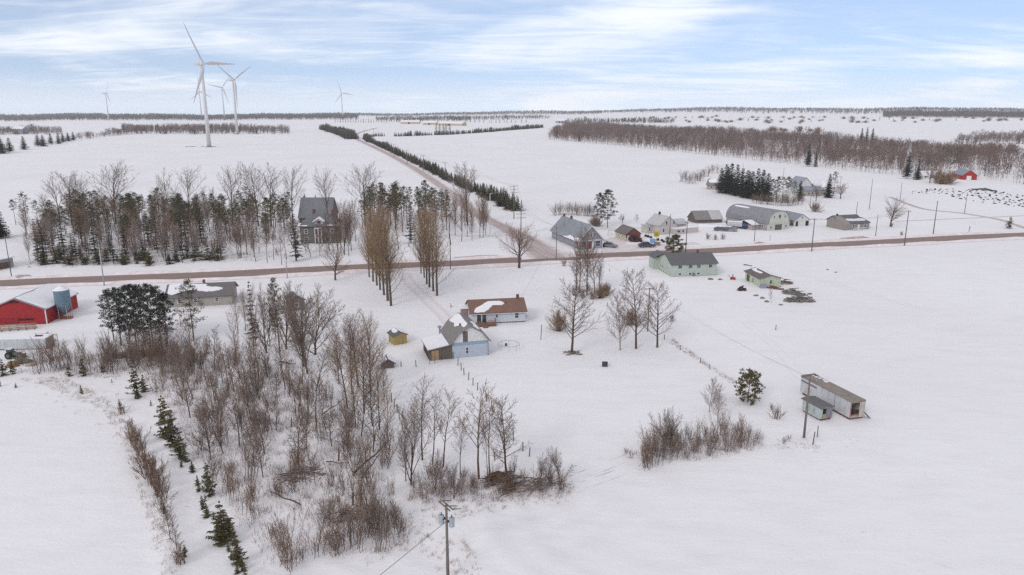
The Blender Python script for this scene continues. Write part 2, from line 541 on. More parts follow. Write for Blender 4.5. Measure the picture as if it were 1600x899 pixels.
# ------------------------------------------------------------------ plants
BARK_G = mat('bark_grey', (0.14, 0.11, 0.09), (0.07, 0.05, 0.038), 0.95, 2, rand=0.4)
BARK_R = mat('bark_brown', (0.125, 0.085, 0.06), (0.07, 0.046, 0.033), 0.95, 2, rand=0.4)
BARK_B = mat('bark_birch', (0.42, 0.37, 0.35), (0.24, 0.19, 0.18), 0.9, 3, rand=0.3)
TWIG_R = mat('twig_reddish', (0.285, 0.19, 0.14), (0.20, 0.13, 0.095), 0.95, 1, rand=0.6)
TWIG_G = mat('twig_grey', (0.26, 0.20, 0.165), (0.175, 0.125, 0.10), 0.95, 1, rand=0.6)
TWIG_T = mat('twig_tan', (0.33, 0.225, 0.13), (0.24, 0.15, 0.085), 0.95, 1, rand=0.5)
TWIG_B = mat('twig_birch', (0.33, 0.265, 0.25), (0.25, 0.19, 0.18), 0.95, 1, rand=0.4)
NEED_D = mat('needles_dark', (0.034, 0.044, 0.034), (0.06, 0.062, 0.042), 0.9, 0.8, rand=0.5)
NEED_P = mat('needles_pine', (0.075, 0.085, 0.042), (0.14, 0.105, 0.06), 0.9, 0.8, rand=0.6)
NEED_F = mat('needles_fir', (0.075, 0.082, 0.036), (0.14, 0.105, 0.045), 0.9, 1.5, rand=0.5)
NEED_B = mat('needles_blueish', (0.062, 0.064, 0.032), (0.11, 0.085, 0.038), 0.9, 1.5, rand=0.5)

def unit(v):
    return v / (np.linalg.norm(v) + 1e-9)
def turn(d, ang, az):
    a = np.cross(d, (0, 0, 1.0))
    if np.linalg.norm(a) < 0.05:
        a = np.array((1.0, 0, 0))
    a = unit(a); b = np.cross(d, a)
    return d * math.cos(ang) + (a * math.cos(az) + b * math.sin(az)) * math.sin(ang)
class Tris:
    def __init__(s):
        s.v, s.f = [], []
    def limb(s, pts, rad, n):
        """tapered tube through pts (numpy), closes to a point at the end"""
        base = len(s.v)
        m = len(pts)
        for i, p in enumerate(pts[:-1]):
            d = unit(pts[i + 1] - pts[max(i - 1, 0)])
            a = np.cross(d, (0.3, 0.2, 1.0)); a = unit(a); b = np.cross(d, a)
            for k in range(n):
                t = 2 * math.pi * k / n
                s.v.append(p + (a * math.cos(t) + b * math.sin(t)) * rad[i])
        s.v.append(pts[-1])
        for i in range(m - 2):
            for k in range(n):
                q = base + i * n + k; w = base + i * n + (k + 1) % n
                s.f += [(q, w, w + n), (q, w + n, q + n)]
        tip = len(s.v) - 1
        lb = base + (m - 2) * n
        for k in range(n):
            s.f.append((lb + k, lb + (k + 1) % n, tip))
    def tri(s, a, b, c):
        n = len(s.v); s.v += [a, b, c]; s.f.append((n, n + 1, n + 2))
    def arrays(s):
        return np.array(s.v, np.float32).reshape(-1, 3), np.array(s.f, np.int32).reshape(-1, 3)

def grow(rng, spec, trunk, crown, p, d, L, r, lv, cut):
    S = spec[lv]
    n = S['st']
    pts = [p]; dirs = []
    for i in range(n):
        d = unit(d + rng.normal(0, S['wob'], 3) + np.array((0, 0, S['up'])))
        dirs.append(d)
        p = p + d * (L / n)
        pts.append(p)
    taper = S.get('taper', 0.85)
    rad = [max(r * (1 - taper * i / n), 0.013) for i in range(n + 1)]
    (trunk if lv <= cut else crown).limb(pts, rad, (7, 4, 3, 3, 3)[lv])
    if lv + 1 < len(spec):
        Cn = spec[lv + 1]
        k = max(1, int(Cn['n'] * rng.uniform(0.8, 1.2)))
        az0 = rng.uniform(0, 6.28)
        for j in range(k):
            t = Cn['start'] + (1 - Cn['start']) * (j + rng.uniform(0.1, 0.9)) / k
            t = min(t, 0.99)
            x = t * n; i = int(x); f = x - i
            q = pts[i] * (1 - f) + pts[i + 1] * f
            ang = math.radians(rng.uniform(*Cn['ang']))
            az = az0 + j * 2.4 + rng.normal(0, 0.4)
            ln = L * Cn['len'] * rng.uniform(0.75, 1.2) * (1 - Cn.get('fall', 0.6) * (t - Cn['start']) / (1.001 - Cn['start']))
            rr = min(rad[i] * 0.75, r * Cn['rr'] * (1 - 0.5 * t))
            grow(rng, spec, trunk, crown, q, turn(dirs[i], ang, az), ln, rr, lv + 1, cut)

def sp_(n, len_, ang, start, rr, st, wob, up, fall=0.6, taper=0.85):
    return dict(n=n, len=len_, ang=ang, start=start, rr=rr, st=st, wob=wob, up=up, fall=fall, taper=taper)
TW = 0.95       # global twig thickness
SPECS = {
    # central leader, rising side limbs (ash, aspen)
    'leader': (10, 0.14, [dict(st=9, wob=0.035, up=0.05, taper=0.93), sp_(26, 0.42, (35, 62), 0.20, 0.36, 5, 0.07, 0.10, 0.6),
               sp_(11, 0.42, (25, 50), 0.15, 0.4, 3, 0.10, 0.05), sp_(8, 0.5, (25, 55), 0.12, 0.6, 1, 0.1, 0.04)]),
    'sparse': (10, 0.11, [dict(st=8, wob=0.05, up=0.05, taper=0.93), sp_(18, 0.38, (30, 55), 0.35, 0.36, 4, 0.08, 0.12, 0.5),
               sp_(9, 0.42, (25, 50), 0.2, 0.4, 3, 0.10, 0.05), sp_(6, 0.5, (25, 55), 0.15, 0.6, 1, 0.1, 0.04)]),
    # long clear trunk, round fan crown (elm-like)
    'vase': (10, 0.15, [dict(st=6, wob=0.03, up=0.05, taper=0.8), sp_(18, 0.60, (16, 50), 0.36, 0.40, 6, 0.05, 0.05, 0.45),
             sp_(11, 0.42, (22, 48), 0.2, 0.42, 4, 0.08, 0.04), sp_(9, 0.42, (20, 50), 0.15, 0.6, 1, 0.1, 0.04)]),
    # spreading lone tree with a short trunk
    'oak': (10, 0.24, [dict(st=4, wob=0.04, up=0.05, taper=0.6), sp_(20, 0.95, (25, 80), 0.30, 0.36, 6, 0.08, 0.06, 0.1),
            sp_(12, 0.42, (25, 52), 0.18, 0.40, 4, 0.11, 0.05), sp_(10, 0.42, (25, 60), 0.12, 0.6, 1, 0.1, 0.02)]),
    # column of upright limbs (lombardy)
    'poplar': (22, 0.26, [dict(st=10, wob=0.012, up=0.05, taper=0.9), sp_(46, 0.40, (20, 52), 0.15, 0.26, 7, 0.045, 0.12, 0.55),
               sp_(14, 0.36, (18, 48), 0.14, 0.42, 3, 0.08, 0.09), sp_(8, 0.45, (14, 44), 0.10, 0.6, 1, 0.1, 0.06)]),
    'multi': (12, 0.115, [dict(st=5, wob=0.05, up=0.04, taper=0.6), sp_(10, 1.25, (10, 42), 0.05, 0.55, 7, 0.06, 0.05, 0.2, 0.95),
              sp_(26, 0.30, (25, 58), 0.22, 0.34, 4, 0.08, 0.05), sp_(10, 0.5, (22, 50), 0.1, 0.6, 1, 0.1, 0.04)]),
    'dense': (13, 0.15, [dict(st=8, wob=0.03, up=0.05, taper=0.9), sp_(34, 0.42, (22, 52), 0.22, 0.34, 5, 0.06, 0.09, 0.5),
              sp_(12, 0.40, (22, 48), 0.12, 0.42, 3, 0.08, 0.07), sp_(8, 0.45, (20, 50), 0.1, 0.6, 1, 0.1, 0.05)]),
    'birch': (10, 0.10, [dict(st=8, wob=0.03, up=0.05, taper=0.93), sp_(36, 0.38, (30, 50), 0.14, 0.32, 5, 0.05, 0.10, 0.65),
              sp_(11, 0.38, (20, 42), 0.1, 0.45, 3, 0.07, 0.05), sp_(7, 0.5, (20, 45), 0.1, 0.6, 1, 0.1, 0.03)]),
    'sapling': (6, 0.05, [dict(st=6, wob=0.05, up=0.05, taper=0.9), sp_(18, 0.36, (22, 45), 0.18, 0.4, 4, 0.06, 0.08, 0.6),
                sp_(8, 0.42, (20, 45), 0.15, 0.5, 2, 0.09, 0.06), sp_(4, 0.5, (20, 45), 0.12, 0.6, 1, 0.1, 0.04)]),
}
def shrub_arrays(rng, H, stems, spread, side, fine=1.0):
    tr, cr = Tris(), Tris()
    for _ in range(stems):
        az = rng.uniform(0, 6.28); a = abs(rng.normal(0, spread))
        d = np.array((math.sin(a) * math.cos(az), math.sin(a) * math.sin(az), math.cos(a)))
        p = np.array((rng.normal(0, 0.12 * H), rng.normal(0, 0.12 * H), -0.1))
        grow(rng, [dict(st=4, wob=0.07, up=0.06, taper=0.8), sp_(side, 0.38, (14, 40), 0.2, 0.55, 3, 0.09, 0.07),
                   sp_(int(4 * fine), 0.5, (18, 45), 0.15, 0.6, 1, 0.1, 0.04)], tr, cr, p, d, H * rng.uniform(0.65, 1.1), 0.028, 0, 0)
    return tr, cr
PROTO = {}
def reg(key, H, trunk, crown, mt, mc):
    tv, tf = trunk.arrays(); cv_, cf = crown.arrays()
    PROTO[key] = (H, arr_mesh('trunk', tv, tf, [mt], smooth=True), arr_mesh('crown', cv_, cf, [mc]))
    return key
def bare(kind, seed, mt, mc):
    rng = np.random.default_rng(seed)
    H, r, spec = SPECS[kind]
    tr, cr = Tris(), Tris()
    grow(rng, spec, tr, cr, np.array((0, 0, -0.3)), np.array((0, 0, 1.0)), H * (0.96 if kind not in ('oak', 'multi') else (0.45 if kind == 'oak' else 0.35)), r, 0, 1)
    # scale the drawn height to H exactly
    zmax = max(v[2] for v in cr.v)
    k = H / zmax
    tr.v = [v * k for v in tr.v]; cr.v = [v * k for v in cr.v]
    return reg('%s%d' % (kind, seed), H, tr, cr, mt, mc)
KINDS = {}
def kinds(name, kind, n, mt, mc, base=0):
    KINDS[name] = [bare(kind, base + i, mt, mc) for i in range(n)]
kinds('leader', 'leader', 4, BARK_R, TWIG_G, 10)
kinds('sparse', 'sparse', 4, BARK_R, TWIG_R, 20)
kinds('vase', 'vase', 4, BARK_G, TWIG_G, 30)
kinds('oak', 'oak', 3, BARK_G, TWIG_R, 40)
kinds('poplar', 'poplar', 5, BARK_G, TWIG_T, 50)
kinds('multi', 'multi', 4, BARK_R, TWIG_G, 60)
kinds('dense', 'dense', 4, BARK_G, TWIG_R, 70)
kinds('densetan', 'dense', 2, BARK_G, TWIG_T, 170)
kinds('birch', 'birch', 3, BARK_B, TWIG_B, 80)
kinds('sapling', 'sapling', 4, BARK_G, TWIG_G, 90)
KINDS['shrub'] = []; KINDS['bush'] = []; KINDS['roundbush'] = []
for i in range(7):
    rng = np.random.default_rng(200 + i)
    KINDS['shrub'].append(reg('shrub%d' % i, 4.0, *shrub_arrays(rng, 4.0, 10 + i % 3 * 3, 0.30, 10, 1.4), BARK_R if i % 2 else BARK_G, (TWIG_R, TWIG_G)[i % 2]))
for i in range(4):
    rng = np.random.default_rng(220 + i)
    KINDS['bush'].append(reg('bush%d' % i, 2.0, *shrub_arrays(rng, 2.0, 16, 0.42, 7, 1.2), BARK_R, TWIG_R))
for i in range(2):
    rng = np.random.default_rng(240 + i)
    KINDS['roundbush'].append(reg('roundbush%d' % i, 3.0, *shrub_arrays(rng, 3.0, 46, 0.75, 11, 1.6), BARK_R, TWIG_T if i else TWIG_R))

def conifer(key, H, R, seed, mt, mn, z0=0.05, whorl=0.42, nb=9, droop=-0.18, size=1.0, irregular=0.15, rt=0.16):
    rng = np.random.default_rng(seed)
    tr, cr = Tris(), Tris()
    tr.limb([np.array((0, 0, -0.3)), np.array((0, 0, H * 0.5)), np.array((0, 0, H * 0.99))], [rt, rt * 0.55, 0.02], 6)
    z = H * z0
    while z < H * 0.98:
        t = (z / H - z0) / (1 - z0)
        Rz = R * (1 - t) ** 0.85 * (0.55 + 0.45 * min(1, t * 6 + 0.35))
        k = max(3, int(nb * (0.5 + 0.5 * (1 - t))))
        az0 = rng.uniform(0, 6.28)
        for j in range(k):
            az = az0 + 6.283 * j / k + rng.normal(0, 0.2)
            b = Rz * rng.uniform(1 - 2.2 * irregular, 1 + irregular)
            if b < 0.06: continue
            dd = np.array((math.cos(az), math.sin(az), 0)); sd = np.array((-math.sin(az), math.cos(az), 0))
            zb = z + rng.normal(0, 0.09)
            m = max(2, int(b / (0.30 * size)))
            for q in range(m):
                f = (q + 0.5) / m
                c = dd * (b * f) + np.array((0, 0, zb + b * (droop * f + 0.20 * f * f * f) + 0.12 * b * (1 - f)))
                w = (0.42 * b * (1 - f * 0.75) + 0.12) * rng.uniform(0.7, 1.2)
                fw = dd * 0.30 * size
                for sgn in (-1, 1):
                    tip = c + sd * sgn * w + fw * rng.uniform(0.6, 1.6) + np.array((0, 0, rng.uniform(-0.25, 0.03) * w - 0.02))
                    cr.tri(c - fw * 0.6, c + fw * 0.7 + np.array((0, 0, rng.uniform(-.06, .06))), tip)
                    if rng.random() < 0.7:
                        cr.tri(c + np.array((0, 0, 0.04)), c - np.array((0, 0, 0.16 * size)) + fw * 0.5, tip - np.array((0, 0, rng.uniform(.04, .2) * size)))
            cr.tri(dd * b * 0.75 + np.array((0, 0, zb + b * droop * 0.7)) + sd * 0.1, dd * b * 0.75 + np.array((0, 0, zb + b * droop * .7)) - sd * 0.1,
                   dd * b * 1.1 + np.array((0, 0, zb + b * (droop + 0.14))))
        z += whorl * (0.55 + 0.6 * (1 - t)) * rng.uniform(0.8, 1.2)
    for j in range(5):
        a = j * 1.256
        cr.tri(np.array((0.09 * math.cos(a), 0.09 * math.sin(a), H * 0.94)), np.array((-0.09 * math.sin(a), 0.09 * math.cos(a), H * 0.95)), np.array((0, 0, H)))
    return reg(key, H, tr, cr, mt, mn)
def puff(rng, cr, c, r, n, flat=0.6):
    for _ in range(n):
        o = rng.normal(0, 1, 3); o = o / np.linalg.norm(o) * r * rng.uniform(0.25, 1.0) ** 0.6
        o[2] *= flat
        p = c + o
        d = unit(o + np.array((0, 0, 0.5 * r)) + rng.normal(0, 0.25 * r, 3))
        s = unit(np.cross(d, rng.normal(0, 1, 3)))
        l = rng.uniform(0.22, 0.42)
        cr.tri(p - s * 0.09, p + s * 0.09, p + d * l)
def pine(key, H, R, seed, mt, mn, z0=0.45, nbr=26, puffs=3, pr=0.6, pn=24, rt=0.16, rise=0.2):
    rng = np.random.default_rng(seed)
    tr, cr = Tris(), Tris()
    bend = rng.normal(0, 0.02 * H, 2)
    def at(t): return np.array((bend[0] * t * t, bend[1] * t * t, H * 0.97 * t))
    tr.limb([np.array((0, 0, -0.3))] + [at(t) for t in (0.3, 0.6, 0.85, 1.0)], [rt, rt * 0.8, rt * 0.55, rt * 0.3, 0.02], 6)
    for j in range(nbr):
        t = z0 + (1 - z0) * (j + rng.uniform(0, 1)) / nbr
        u = (t - z0) / (1 - z0)
        Rz = R * (math.sin(math.pi * min(1, 0.22 + u * 0.78)) ** 0.7) * rng.uniform(0.6, 1.15)
        az = j * 2.4 + rng.normal(0, 0.3)
        d = np.array((math.cos(az), math.sin(az), 0))
        a = at(t); e = a + d * Rz + np.array((0, 0, Rz * (rise + 0.45 * u)))
        md = (a + e) / 2 - np.array((0, 0, 0.05 * Rz))
        tr.limb([a, md, e], [rt * 0.28, rt * 0.18, 0.015], 3)
        for q in range(puffs):
            f = 1 - 0.55 * q / max(1, puffs)
            c = a * (1 - f) + e * f + rng.normal(0, 0.12 * R, 3)
            puff(rng, cr, c, pr * rng.uniform(0.7, 1.25), pn)
    puff(rng, cr, at(1.0), pr * 0.8, pn)
    return reg(key, H, tr, cr, mt, mn)
KINDS['spruce'] = [conifer('spruce%d' % i, 10.0, 2.5 + 0.3 * (i % 3), 300 + i, BARK_R, NEED_D, z0=0.04 + 0.05 * (i % 2)) for i in range(4)]
KINDS['gapspruce'] = [conifer('gapspruce%d' % i, 10.0, 1.9, 310 + i, BARK_R, NEED_D, z0=0.12, whorl=0.75, nb=7, irregular=0.3) for i in range(3)]
KINDS['fir'] = [conifer('fir%d' % i, 3.0, 0.95, 320 + i, BARK_R, (NEED_F, NEED_B)[i % 2], z0=0.02, whorl=0.30, nb=8, droop=0.12 - .06 * (i % 3), size=0.5, irregular=0.42, rt=0.06) for i in range(7)]
KINDS['spruce_far'] = [conifer('sprucefar%d' % i, 10.0, 2.6, 330 + i, BARK_R, NEED_D, z0=0.03, whorl=0.9, nb=7, size=2.2) for i in range(2)]
KINDS['pine'] = [pine('pine%d' % i, 14.0, 1.9 + .35 * (i % 3), 340 + i, BARK_R, NEED_P, z0=(0.5, .32, .42, .6, .36, .48, .28)[i], nbr=(20, 30, 24, 18, 30, 22, 30)[i], puffs=2 + i % 2, pr=.5, pn=20) for i in range(7)]
KINDS['darkpine'] = [pine('darkpine%d' % i, 15.0, 3.0, 350 + i, BARK_R, NEED_D, z0=0.22, nbr=40, puffs=3, pr=0.55, pn=30) for i in range(4)]
KINDS['openpine'] = [pine('openpine%d' % i, 15.0, 3.1, 360 + i, BARK_R, NEED_P, z0=0.22, nbr=30, puffs=3, pr=0.62, pn=26, rise=0.05) for i in range(2)]
KINDS['lowpine'] = [pine('lowpine%d' % i, 5.0, 2.2, 370 + i, BARK_R, (NEED_F, NEED_P)[i % 2], z0=0.0, nbr=30, puffs=4, pr=0.30, pn=22, rt=0.09, rise=0.40) for i in range(2)]

used = {}
TREES = []
def plant(kind, name, px, py, top=None, H=None, label=None, cat=None, group=None, lean=0.0, sx=1.0, i=None, world_xy=None):
    g = Vector((*world_xy, float(terr(*world_xy)))) if world_xy is not None else P(px, py)
    if H is None:
        H = height_to(g, top)
    keys = KINDS[kind]
    k = keys[(used.get(kind, 0) if i is None else i) % len(keys)]
    used[kind] = used.get(kind, 0) + 1
    H0, tm, cm = PROTO[k]
    s = H / H0
    e = empty(name, g, rnd.uniform(0, 6.28), label or '', cat or name.replace('_', ' '), group)
    e.scale = (s * sx, s * sx, s)
    if lean:
        e.rotation_euler = (0, lean, 0)
    link('trunk', tm, e)
    link('crown', cm, e)
    TREES.append(e)
    return e
def inside(poly, x, y):
    c = False
    for i in range(len(poly)):
        x1, y1 = poly[i]; x2, y2 = poly[i - 1]
        if (y1 > y) != (y2 > y) and x < (x2 - x1) * (y - y1) / (y2 - y1) + x1:
            c = not c
    return c
def fill(poly_px, n, mind=0.0, seed=1, keep=None):
    """n ground points spread inside a polygon given in picture coordinates of the ground"""
    r = random.Random(seed)
    poly = [tuple(P(*q)[:2]) for q in poly_px]
    xs = [p[0] for p in poly]; ys = [p[1] for p in poly]
    out_ = []
    tries = 0
    while len(out_) < n and tries < n * 60:
        tries += 1
        x, y = r.uniform(min(xs), max(xs)), r.uniform(min(ys), max(ys))
        if not inside(poly, x, y): continue
        if keep and not keep(x, y): continue
        if mind and any((x - a) ** 2 + (y - b) ** 2 < mind * mind for a, b in out_): continue
        out_.append((x, y))
    return out_

# ---- named single trees -------------------------------------------------
# (kind, name, base x, base y, top y, label, lean, width factor)
for a in [
    ('leader', 'bare_tree', 893, 553, 424, 'tall bare tree with dead wood at its foot, beside the round brown bush', 0, 1.25),
    ('leader', 'bare_tree', 994, 545, 416, 'tallest bare tree of the three by the plain T-shaped utility pole in the yard', 0, 1.1),
    ('birch', 'birch_tree', 969, 547, 458, 'pale birch with fine whitish twigs beside the tall bare tree in the yard', 0, 1.5),
    ('leader', 'bare_tree', 1027, 543, 440, 'bare tree with a snapped top at the near end of the wire fence', 0, 1.3),
    ('oak', 'bare_tree', 811, 419, 343, 'wide spreading bare tree on the near road edge facing the side road junction', 0, 0.95),
    ('oak', 'bare_tree', 524, 438, 376, 'short-trunked bare tree with a vase crown on the roadside below the grand grey-green house', 0, 0.95),
    ('oak', 'bare_tree', 1391, 354, 304, 'round-crowned bare tree by the small grey-brown bungalow', 0, 0.85),
    ('oak', 'bare_tree', 1313, 311, 283, 'round bare tree on the open side of the white farmhouse', 0, 1.0),
    ('oak', 'bare_tree', 1275, 314, 281, 'pinkish bare tree in front of the white farmhouse', 0, 0.8),
    ('vase', 'bare_tree', 731, 352, 249, 'tall bare tree with a round crown where the hedge passes the pine rows', 0, 1.1),
    ('densetan', 'bare_tree', 750, 372, 296, 'narrow orange-tan bare tree in front of the tall roadside hedge', 0, 0.7),
    ('darkpine', 'pine_tree', 937, 353, 302, 'shorter of the two pines behind the grey gabled house', 0, 1.0),
    ('darkpine', 'pine_tree', 949, 356, 296, 'taller of the two pines behind the grey gabled house', 0, 1.05),
    ('lowpine', 'pine_tree', 1168, 629, 584, 'bushy young pine standing alone by the trailers in the snow field', 0, 1.0),
    ('lowpine', 'pine_tree', 1052, 401, 369, 'bushy pine on the roadside behind the pale green house', 0, 1.15),
    ('fir', 'spruce_tree', 1577, 357, 338, 'small cone-shaped spruce alone beside the road', 0, 1.15),
    ('spruce', 'spruce_tree', 2, 372, 322, 'big dark spruce behind the white-roofed building at the edge of the grove', 0, 1.35),
    ('birch', 'bare_tree', 1108, 776, 0, '', 0, 1.0),
]:
    if a[4] == 0: continue
    plant(a[0], a[1], a[2], a[3], a[4], label=a[5], lean=a[6], sx=a[7])
plant('birch', 'birch_tree', 1108, 644, 588, label='feathery pale birch behind the brush clump, the taller of the pair', sx=1.35)
plant('birch', 'birch_tree', 1121, 660, 599, label='feathery pale birch behind the brush clump, the shorter of the pair', sx=1.25)

# tall trees on the far side of the grove
VL = 'tall round-crowned bare tree above the grove, '
for i, (bx, by, ty, w, lab) in enumerate([
    (95, 352, 267, 1.05, 'behind the white-roofed building end'), (112, 350, 263, 1.1, 'widest of the group nearest the big dark spruce'),
    (130, 352, 268, 1.0, 'third of the group nearest the big dark spruce'), (181, 350, 249, 1.3, 'standing alone between two gaps of open field'),
    (267, 350, 261, 0.9, 'thinner of the close pair'), (296, 350, 257, 1.05, 'fuller of the close pair'),
    (364, 352, 251, 0.95, 'on the grey house side of the close pair'), (404, 354, 250, 1.1, 'first of the big two before the grey roof'),
    (424, 354, 252, 1.1, 'second of the big two before the grey roof'), (458, 362, 256, 0.9, 'touching the edge of the grey metal roof'),
    (513, 352, 258, 0.95, 'behind the grey metal roof'), (571, 352, 250, 1.15, 'behind the dark pine near the poplars'),
]):
    plant('vase', 'bare_tree', bx, by, ty, label=VL + lab, group='tall bare trees above the grove', sx=w)

# poplar clumps either side of the driveway
GP = 'poplars beside the driveway'
for i, (bx, by, ty, w) in enumerate([(611, 478, 330, 1.0), (606, 470, 322, 1.0), (600, 461, 317, .95), (594, 453, 320, .95), (589, 446, 316, .9), (583, 440, 319, .9), (577, 433, 322, .9), (590, 430, 326, .9)]):
    plant('poplar', 'poplar_tree', bx, by, ty + rnd.uniform(-4, 9), sx=w * rnd.uniform(1.1, 1.5), lean=rnd.uniform(-.02, .02), group=GP,
          label='tan poplar, %s from the yard in the shed-side driveway row' % ('first second third fourth fifth sixth seventh last'.split()[i]))
for i, (bx, by, ty, w) in enumerate([(683, 462, 322, 1.0), (677, 455, 318, .95), (671, 449, 316, .95), (667, 444, 320, .9), (663, 434, 324, .9), (658, 427, 326, .85)]):
    plant('poplar', 'poplar_tree', bx, by, ty + rnd.uniform(-4, 9), sx=w * rnd.uniform(1.1, 1.5), lean=rnd.uniform(-.02, .02), group=GP,
          label='tan poplar, %s from the yard in the field-side driveway row' % ('first second third fourth fifth last'.split()[i]))

# clump on the roadside between the yards
for i, (bx, by, ty, w) in enumerate([(906, 458, 357, 1.1), (917, 461, 352, 1.15), (929, 459, 382, .9), (936, 457, 392, .9), (900, 452, 372, .9)]):
    plant('dense' if i < 2 else 'leader', 'bare_tree', bx, by, ty, sx=w * 0.9, group='trees in the brushy clump',
          label='bare tree in the brush-skirted clump beside the round brown bush, ' + ['second tallest', 'tallest', 'short, towards the green house', 'shortest', 'thin, on the road side'][i])
for i, (bx, by, H) in enumerate([(898, 462, 3.0), (910, 466, 2.6), (925, 468, 2.8), (938, 466, 3.4), (947, 462, 3.2), (918, 455, 2.4)]):
    plant('roundbush' if i in (3, 4) else 'bush', 'shrub', bx, by, H=H, label='russet brush at the foot of the bare clump between the yards', group='brush under the roadside clump', i=i % 2)
plant('roundbush', 'shrub', 873, 517, H=4.0, label='round brown leafless bush beside the tall bare tree in the yard', i=1, sx=1.05)
plant('bush', 'shrub', 881, 416, H=2.3, label='small brown bush on the road edge by the utility pole and junction')
plant('roundbush', 'shrub', 985, 508, H=3.6, label='greyish bush behind the pale birch', i=0)
plant('bush', 'shrub', 1050, 502, H=1.6, label='low twiggy bush near the fence corner by the snapped tree')
for i, (bx, by) in enumerate([(1128, 329 + 45), (1117, 375), (1106, 374)]):
    plant('bush', 'shrub', bx, by, H=2.2, label='low red-brown shrub on the verge before the parked cars', group='verge shrubs before the parked cars')
plant('bush', 'shrub', 1393, 355, H=1.9, label='small grey bush at the foot of the round bare tree')
plant('roundbush', 'shrub', 1273, 331, H=4.2, label='grey round bush in the field between the gambrel barn and white farmhouse', i=0)
plant('bush', 'shrub', 1408, 368, H=1.6, label='little bush beside the leaning roadside pole')
plant('sapling', 'bare_tree', 1205, 474, 449, label='thin forked sapling in front of the small green shed')
plant('bush', 'shrub', 1212, 608 + 46, H=2.2, label='thin upright twigs sticking from the snow beside the small trailer')
plant('sapling', 'bare_tree', 995, 348, 334, label='lone sapling in the field behind the brick-fronted garage', sx=2)
plant('oak', 'bare_tree', 973, 349, 332, label='small spreading bare tree behind the brick-fronted garage', sx=.9)
plant('gapspruce', 'spruce_tree', 642, 380, 322, label='gaunt spruce with thin tiers between the two poplar clumps')
plant('fir', 'spruce_tree', 476, 313, 302, label='small spruce tip showing above the grey metal roof, nearer the bare tree row', H=None)
plant('fir', 'spruce_tree', 493, 313, 304, label='smaller spruce tip showing above the grey metal roof')
plant('gapspruce', 'spruce_tree', 463, 408, 335, label='thin dark spruce beside the grand grey-green house', sx=1.1)

# spruce windbreak and farm trees on the far rise
for i, (bx, by, ty) in enumerate([(1126, 300, 262), (1133, 302, 256), (1141, 304, 254), (1150, 306, 257), (1158, 307, 262), (1166, 309, 265), (1174, 311, 267), (1182, 312, 263), (1190, 313, 264), (1198, 314, 270), (1137, 298, 262), (1170, 303, 268)]):
    plant('spruce', 'spruce_tree', bx, by, ty, sx=1.15, group='spruces in the farm windbreak', label='dark spruce in the dense windbreak before the hidden grey roof, %s along it' % 'first second third fourth fifth sixth seventh eighth ninth tenth eleventh twelfth'.split()[i])
plant('spruce', 'spruce_tree', 1249, 314, 282, label='dark pointed spruce at the farmhouse end of the windbreak')
plant('spruce', 'spruce_tree', 1294, 309, 271, label='dark spruce beside the white farmhouse', sx=.9)
plant('pine', 'pine_tree', 1302, 306, 268, label='pine leaning over the spruce beside the white farmhouse', sx=1.1)
for i, (bx, by, ty) in enumerate([(1212, 316, 276), (1222, 317, 277), (1230, 318, 276), (1240, 315, 283), (1205, 312, 280)]):
    plant('pine', 'pine_tree', bx, by, ty, group='pines in the farm windbreak', sx=1.1, label='bare-legged pine between the windbreak spruces and the white farmhouse, ' + ['tallest', 'second', 'third', 'nearest the farmhouse', 'touching the spruces'][i])
for i, (bx, by) in enumerate([(1180, 318), (1190, 319), (1200, 320), (1210, 321), (1222, 322), (1233, 322), (1243, 321), (1250, 320), (1215, 316), (1228, 317)]):
    plant('shrub', 'shrub', bx, by, H=5.0, label='reddish leafless shrub along the foot of the farm windbreak', group='shrubs under the farm windbreak', sx=1.3)
for i, (bx, by) in enumerate([(1066, 284), (1072, 286), (1079, 287), (1086, 285), (1092, 283), (1098, 281), (1104, 276), (1112, 272), (1118, 271)]):
    plant('sapling' if i % 2 else 'shrub', 'shrub', bx, by, H=6.5, label='tall grey leafless shrub by the hidden grey roof on the rise', group='shrubs by the hidden grey roof', sx=1.6)
for i, (bx, by) in enumerate([(868, 337), (876, 336), (884, 336), (893, 336), (900, 336), (905, 337), (911, 337), (917, 338), (922, 338), (926, 339)]):
    plant('shrub', 'shrub', bx, by, H=5.2, label='leafless shrub in the row behind the grey gabled house', group='shrub row behind the grey gabled house', sx=1.0)
for bx, by in ((928, 352), (933, 354)):
    plant('roundbush', 'shrub', bx, by, H=3.6, label='rusty round bush at the back of the grey gabled house', group='rusty bushes behind the grey gabled house', i=0)

# conifers along and inside the big wood, far row by the field edge
for i, (bx, by, ty) in enumerate([(1262, 260, 224), (1274, 261, 239), (1417, 279, 238), (1433, 281, 251), (870, 217, 199), (905, 221, 206), (1014, 226, 212), (1040, 229, 210), (1345, 226, 200), (1353, 226, 199), (1362, 226, 200)]):
    plant('spruce', 'spruce_tree', bx, by, ty, group='dark spruces in the brown wood', sx=.85,
          label='dark spruce in the brown wood, ' + ['tallest, above the white farmhouse', 'shorter neighbour of the tallest', 'by the white-roofed house', 'small, by the white-roofed house', 'at the tip of the wood', 'second from the tip',
                 'halfway along the field edge, lower', 'halfway along the field edge, upper', 'first of three on the far edge', 'middle of three on the far edge', 'last of three on the far edge'][i])
for i, (bx, by, ty) in enumerate([(3, 240, 214), (16, 238, 215), (38, 234, 213), (60, 229, 210), (68, 229, 211), (80, 226, 209), (92, 225, 208), (99, 223, 208), (107, 221, 207), (115, 220, 206), (-8, 241, 214)]):
    plant('spruce', 'spruce_tree', bx, by, ty, sx=1.5, group='conifers on the far field edge',
          label='broad conifer on the far field boundary, %s from the photo edge' % 'second third fourth fifth sixth seventh eighth ninth tenth eleventh first'.split()[i])
